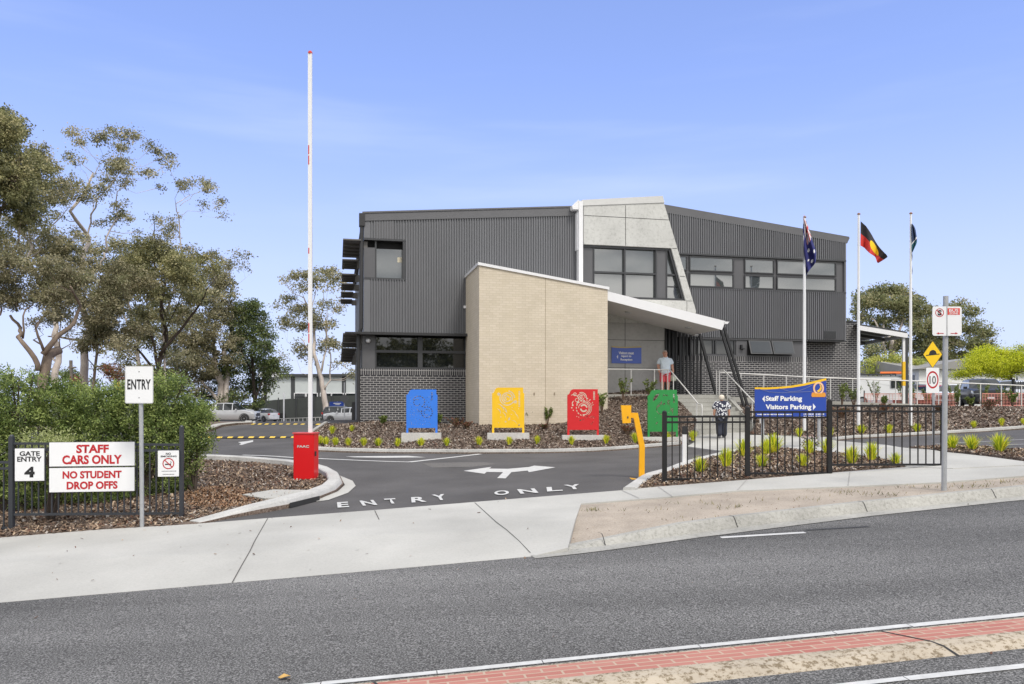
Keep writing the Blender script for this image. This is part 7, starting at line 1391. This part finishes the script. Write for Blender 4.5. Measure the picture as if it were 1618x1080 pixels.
tree('gum_tree', 'brown bushy gum with a split pale trunk above the silver ute', 82, [([(350, 660), (349, 632), (348, 605), (340, 580), (336, 555), (333, 530), (338, 510)], .85, .16), ([(356, 660), (357, 620), (358, 585), (357, 555), (361, 530), (360, 505), (358, 480)], .46, .13), ([(345, 632), (330, 618), (318, 602)], .3, .18), ([(332, 540), (326, 530), (322, 526)], .1, .05), ([(336, 535), (330, 522)], .12, .08), ([(356, 560), (346, 540), (345, 520)], .09, .04), ([(360, 575), (378, 560), (392, 545)], .06, .02), ([(358, 500), (365, 460), (362, 430), (350, 410)], .06, .02), ([(365, 458), (380, 445), (396, 425)], .03, .01)],
     [(335, 440, 26, 18), (352, 455, 22, 22), (330, 470, 22, 16), (345, 485, 26, 18), (310, 500, 30, 16), (320, 530, 34, 20), (290, 535, 30, 20), (280, 565, 30, 18), (310, 565, 30, 18), (335, 565, 20, 16, .8), (370, 540, 18, 16, .7), (300, 590, 26, 14), (340, 420, 16, 8, .7), (362, 415, 14, 7, .7), (378, 418, 8, 5, .6), (350, 412, 12, 6, .6), (372, 400, 8, 3, .5), (395, 408, 5, 3, .6), (382, 470, 6, 3, .6), (265, 590, 20, 16), (345, 520, 16, 14, .7), (318, 545, 20, 16), (340, 590, 14, 14, .6), (300, 615, 24, 14, .8), (270, 612, 20, 16, .8), (325, 600, 16, 14, .7), (255, 620, 16, 12, .6), (285, 595, 26, 18, .8), (240, 600, 22, 14, .6), (375, 570, 16, 14, .6), (352, 500, 20, 14)], RUST, M_bark, .2, 1.15, 17)
tree('dark_evergreen', 'dense dark evergreen tree behind the white cars at left', 84, [([(400, 660), (402, 640), (400, 600), (398, 560)], .4, .2), ([(402, 640), (412, 615), (420, 600)], .2, .08), ([(404, 650), (416, 635), (424, 622)], .12, .05), ([(398, 590), (385, 560), (380, 530)], .16, .06)],
     [(390, 490, 22, 16), (372, 500, 22, 18), (410, 505, 18, 14), (420, 525, 16, 14), (392, 525, 28, 20), (365, 540, 24, 22), (415, 550, 22, 16), (432, 548, 8, 10), (440, 585, 12, 7), (452, 592, 7, 5), (400, 575, 30, 18), (425, 580, 18, 14), (370, 580, 24, 18), (385, 610, 26, 18, .8), (410, 605, 22, 12, .8), (375, 630, 22, 18), (405, 640, 12, 8), (400, 482, 16, 8), (350, 600, 16, 24, .8), (438, 575, 10, 8), (415, 630, 8, 10, .7), (330, 625, 18, 18, .8)], DARK, M_bark3, .19, 1.4, 19, drop=.3)
tree('gum_tree', 'airy gum tree standing before the grey hall beside the boom arm', 86, [([(514, 662), (514, 640), (510, 615), (505, 590), (498, 560), (494, 530), (490, 500), (480, 470)], .55, .1), ([(505, 592), (512, 570), (514, 550), (516, 520), (512, 500)], .2, .06), ([(513, 615), (521, 600), (523, 560), (520, 530), (521, 490)], .16, .05), ([(498, 565), (488, 550), (480, 535)], .14, .05), ([(494, 525), (508, 490), (510, 460)], .12, .04), ([(480, 550), (460, 544), (450, 538)], .05, .02), ([(484, 592), (474, 588), (470, 570)], .03, .015), ([(492, 500), (500, 450), (498, 430)], .08, .03)],
     [(500, 424, 16, 7), (520, 428, 14, 8), (484, 432, 12, 8), (465, 434, 14, 6), (447, 440, 8, 5), (535, 436, 10, 7), (545, 448, 7, 8), (510, 445, 22, 9, .8), (465, 452, 12, 7, .6), (490, 455, 14, 8, .6), (525, 455, 10, 6, .6), (445, 470, 14, 5), (430, 477, 5, 4), (462, 468, 8, 4, .7), (536, 473, 5, 3, .6), (470, 490, 20, 10), (490, 485, 14, 10, .8), (515, 482, 16, 6, .8), (538, 490, 9, 5), (530, 486, 8, 4), (455, 510, 16, 9), (475, 512, 16, 9, .8), (510, 512, 18, 8), (525, 512, 7, 7), (445, 505, 8, 8, .6), (500, 500, 14, 8), (470, 540, 8, 8, .6), (475, 554, 14, 7), (455, 562, 8, 5, .8), (520, 540, 14, 8), (538, 542, 14, 8), (508, 548, 10, 6, .8), (550, 560, 12, 12, .6), (545, 575, 10, 6, .6), (490, 565, 7, 5, .6), (556, 592, 6, 5, .5), (562, 585, 8, 6, .5), (488, 548, 10, 6, .6)], GUM, M_bark, .2, 1.15, 21, depth=.9, drop=.6)
tree('gum_tree', 'broad gum tree behind the shelter on the right', 96, [([(1420, 660), (1416, 600), (1412, 560), (1402, 540), (1396, 520)], .6, .2), ([(1412, 565), (1420, 530), (1430, 500), (1440, 480)], .3, .08), ([(1400, 560), (1390, 530), (1378, 505), (1370, 490)], .25, .08), ([(1416, 590), (1450, 560), (1480, 540), (1520, 535)], .25, .06), ([(1396, 545), (1400, 500), (1404, 470)], .2, .06), ([(1470, 545), (1490, 510), (1500, 490)], .14, .05)],
     [(1408, 456, 24, 9), (1385, 465, 24, 10), (1360, 478, 14, 12), (1350, 490, 8, 10, .8), (1428, 458, 20, 10), (1452, 470, 16, 9), (1400, 478, 34, 11), (1365, 500, 16, 8, .7), (1430, 482, 26, 12), (1460, 475, 12, 8), (1348, 505, 8, 8, .7), (1475, 488, 16, 10), (1440, 500, 30, 10), (1495, 490, 14, 8), (1515, 478, 8, 5, .8), (1525, 490, 12, 10), (1400, 505, 24, 9, .8), (1450, 520, 30, 14), (1485, 515, 24, 14), (1510, 510, 16, 10), (1420, 540, 26, 14, .9), (1460, 545, 30, 16), (1500, 540, 28, 14), (1535, 520, 14, 8), (1545, 528, 12, 12), (1530, 545, 22, 12), (1555, 545, 10, 8), (1375, 545, 14, 10, .8), (1365, 560, 12, 8, .8), (1385, 570, 20, 8), (1480, 565, 34, 10), (1525, 562, 30, 9), (1440, 570, 24, 8), (1555, 558, 14, 6), (1410, 520, 14, 8, .6), (1540, 512, 8, 5)], GREYG, M_bark, .2, 2.0, 23, group='trees on the right', depth=1.3, drop=.4)
tree('small_tree', 'low olive tree under the shelter roof behind the van', 80, [([(1398, 620), (1398, 595), (1400, 575)], .2, .06)], [(1390, 575, 22, 10), (1410, 568, 22, 10), (1430, 572, 16, 9), (1380, 585, 12, 6), (1450, 570, 14, 8)], treemats('olive', [(96, 102, 52), (114, 118, 60), (130, 128, 70), (84, 88, 48)]), M_bark3, .2, 1.2, 25, group='trees on the right')
tree('golden_tree', 'bright yellow-green tree above the parked cars', 60, [([(1598, 640), (1598, 600), (1590, 575), (1570, 560)], .16, .05), ([(1598, 600), (1600, 570), (1606, 555)], .12, .04), ([(1594, 585), (1560, 580), (1540, 575)], .07, .03)],
     [(1570, 556, 24, 8), (1595, 558, 22, 9), (1615, 560, 20, 10), (1552, 568, 16, 8), (1535, 575, 14, 8), (1525, 585, 12, 8), (1560, 580, 26, 9), (1590, 575, 24, 10), (1625, 575, 24, 12), (1545, 590, 22, 6), (1575, 592, 18, 5, .7), (1615, 590, 18, 5, .6), (1550, 560, 8, 5), (1640, 565, 20, 14), (1605, 550, 12, 4, .7), (1580, 566, 30, 12), (1558, 572, 22, 10), (1605, 570, 26, 14), (1538, 580, 14, 10), (1590, 584, 30, 10)], LIME, M_bark3, .13, 3.6, 27, group='trees on the right', drop=.0)
tree('gum_tree', 'hazy olive gum crown farther back between the pale trunks and the dark multi-stemmed tree', 72, [([(222, 645), (220, 590), (212, 530), (205, 470)], .4, .12), ([(216, 550), (236, 500), (260, 450)], .18, .06), ([(212, 530), (190, 480), (170, 440)], .16, .06)],
     [(165, 400, 26, 14), (190, 385, 24, 12), (215, 405, 28, 16), (175, 430, 28, 16), (225, 430, 30, 18), (265, 395, 24, 12), (285, 430, 26, 16), (200, 460, 30, 18), (245, 465, 28, 18), (170, 480, 26, 16), (300, 455, 24, 16), (215, 495, 30, 16, .8), (265, 500, 26, 16, .8), (180, 520, 24, 16, .7), (240, 530, 26, 14, .7), (300, 500, 26, 16, .8), (330, 470, 18, 14), (205, 555, 26, 14, .6), (265, 560, 26, 14, .6), (230, 590, 28, 14, .7), (120, 410, 18, 12, .7)], GUM, M_bark, .2, 1.1, 33)
tree('red_tree', 'small rust-red tree left of the ENTRY sign', 34, [([(176, 660), (177, 620), (178, 600)], .08, .03)], [(180, 585, 18, 10), (165, 592, 14, 10), (190, 595, 12, 10), (175, 605, 20, 9), (158, 603, 8, 6)], RED, M_bark3, .2, 1.3, 29)
tree('low_tree', 'low far tree seen between the pale trunks', 100, [([(100, 640), (100, 600)], .25, .1)], [(20, 600, 24, 8), (55, 602, 20, 7), (95, 588, 22, 7), (110, 595, 16, 8), (75, 595, 14, 6), (140, 605, 10, 6)], DARK, M_bark3, .2, 1.2, 31)
# street trees on the other side of the road, behind the camera: they show only as reflections in the low windows
for i, (x, y, h) in enumerate([(8, -19, 8.0), (14, -21, 9.0), (25, -20, 8.5)]):
    r = random.Random(50+i); b, f = B(), B(); p = Vector((x, y, .2)); t = thing('street_tree', ['slim street tree across the road mirrored in the low left window', 'tall street tree across the road mirrored in the low entry window', 'wide street tree across the road mirrored right of the entry'][i], 'tree', p, 'street trees across the road'); b.tube([p, p+Vector((.1, 0, h*.35)), p+Vector((0, .2, h*.7))], [.2, .15, .05], 8)
    for _ in range(200): c = p+Vector((r.gauss(0, 2.4), r.gauss(0, 1.3), h*r.uniform(.3, .95))); leafcards(f, c, (.7, .7, .45), 26, .5, r, (0, 1, 2))
    for _ in range(8): b.tube([p+Vector((0, 0, h*.4)), p+Vector((r.gauss(0, 1.4), r.gauss(0, 1), h*r.uniform(.6, .9)))], [.07, .02], 5)
    b.build('trunk', M_bark2, t); f.build('crown', DGR, t, norecalc=True)
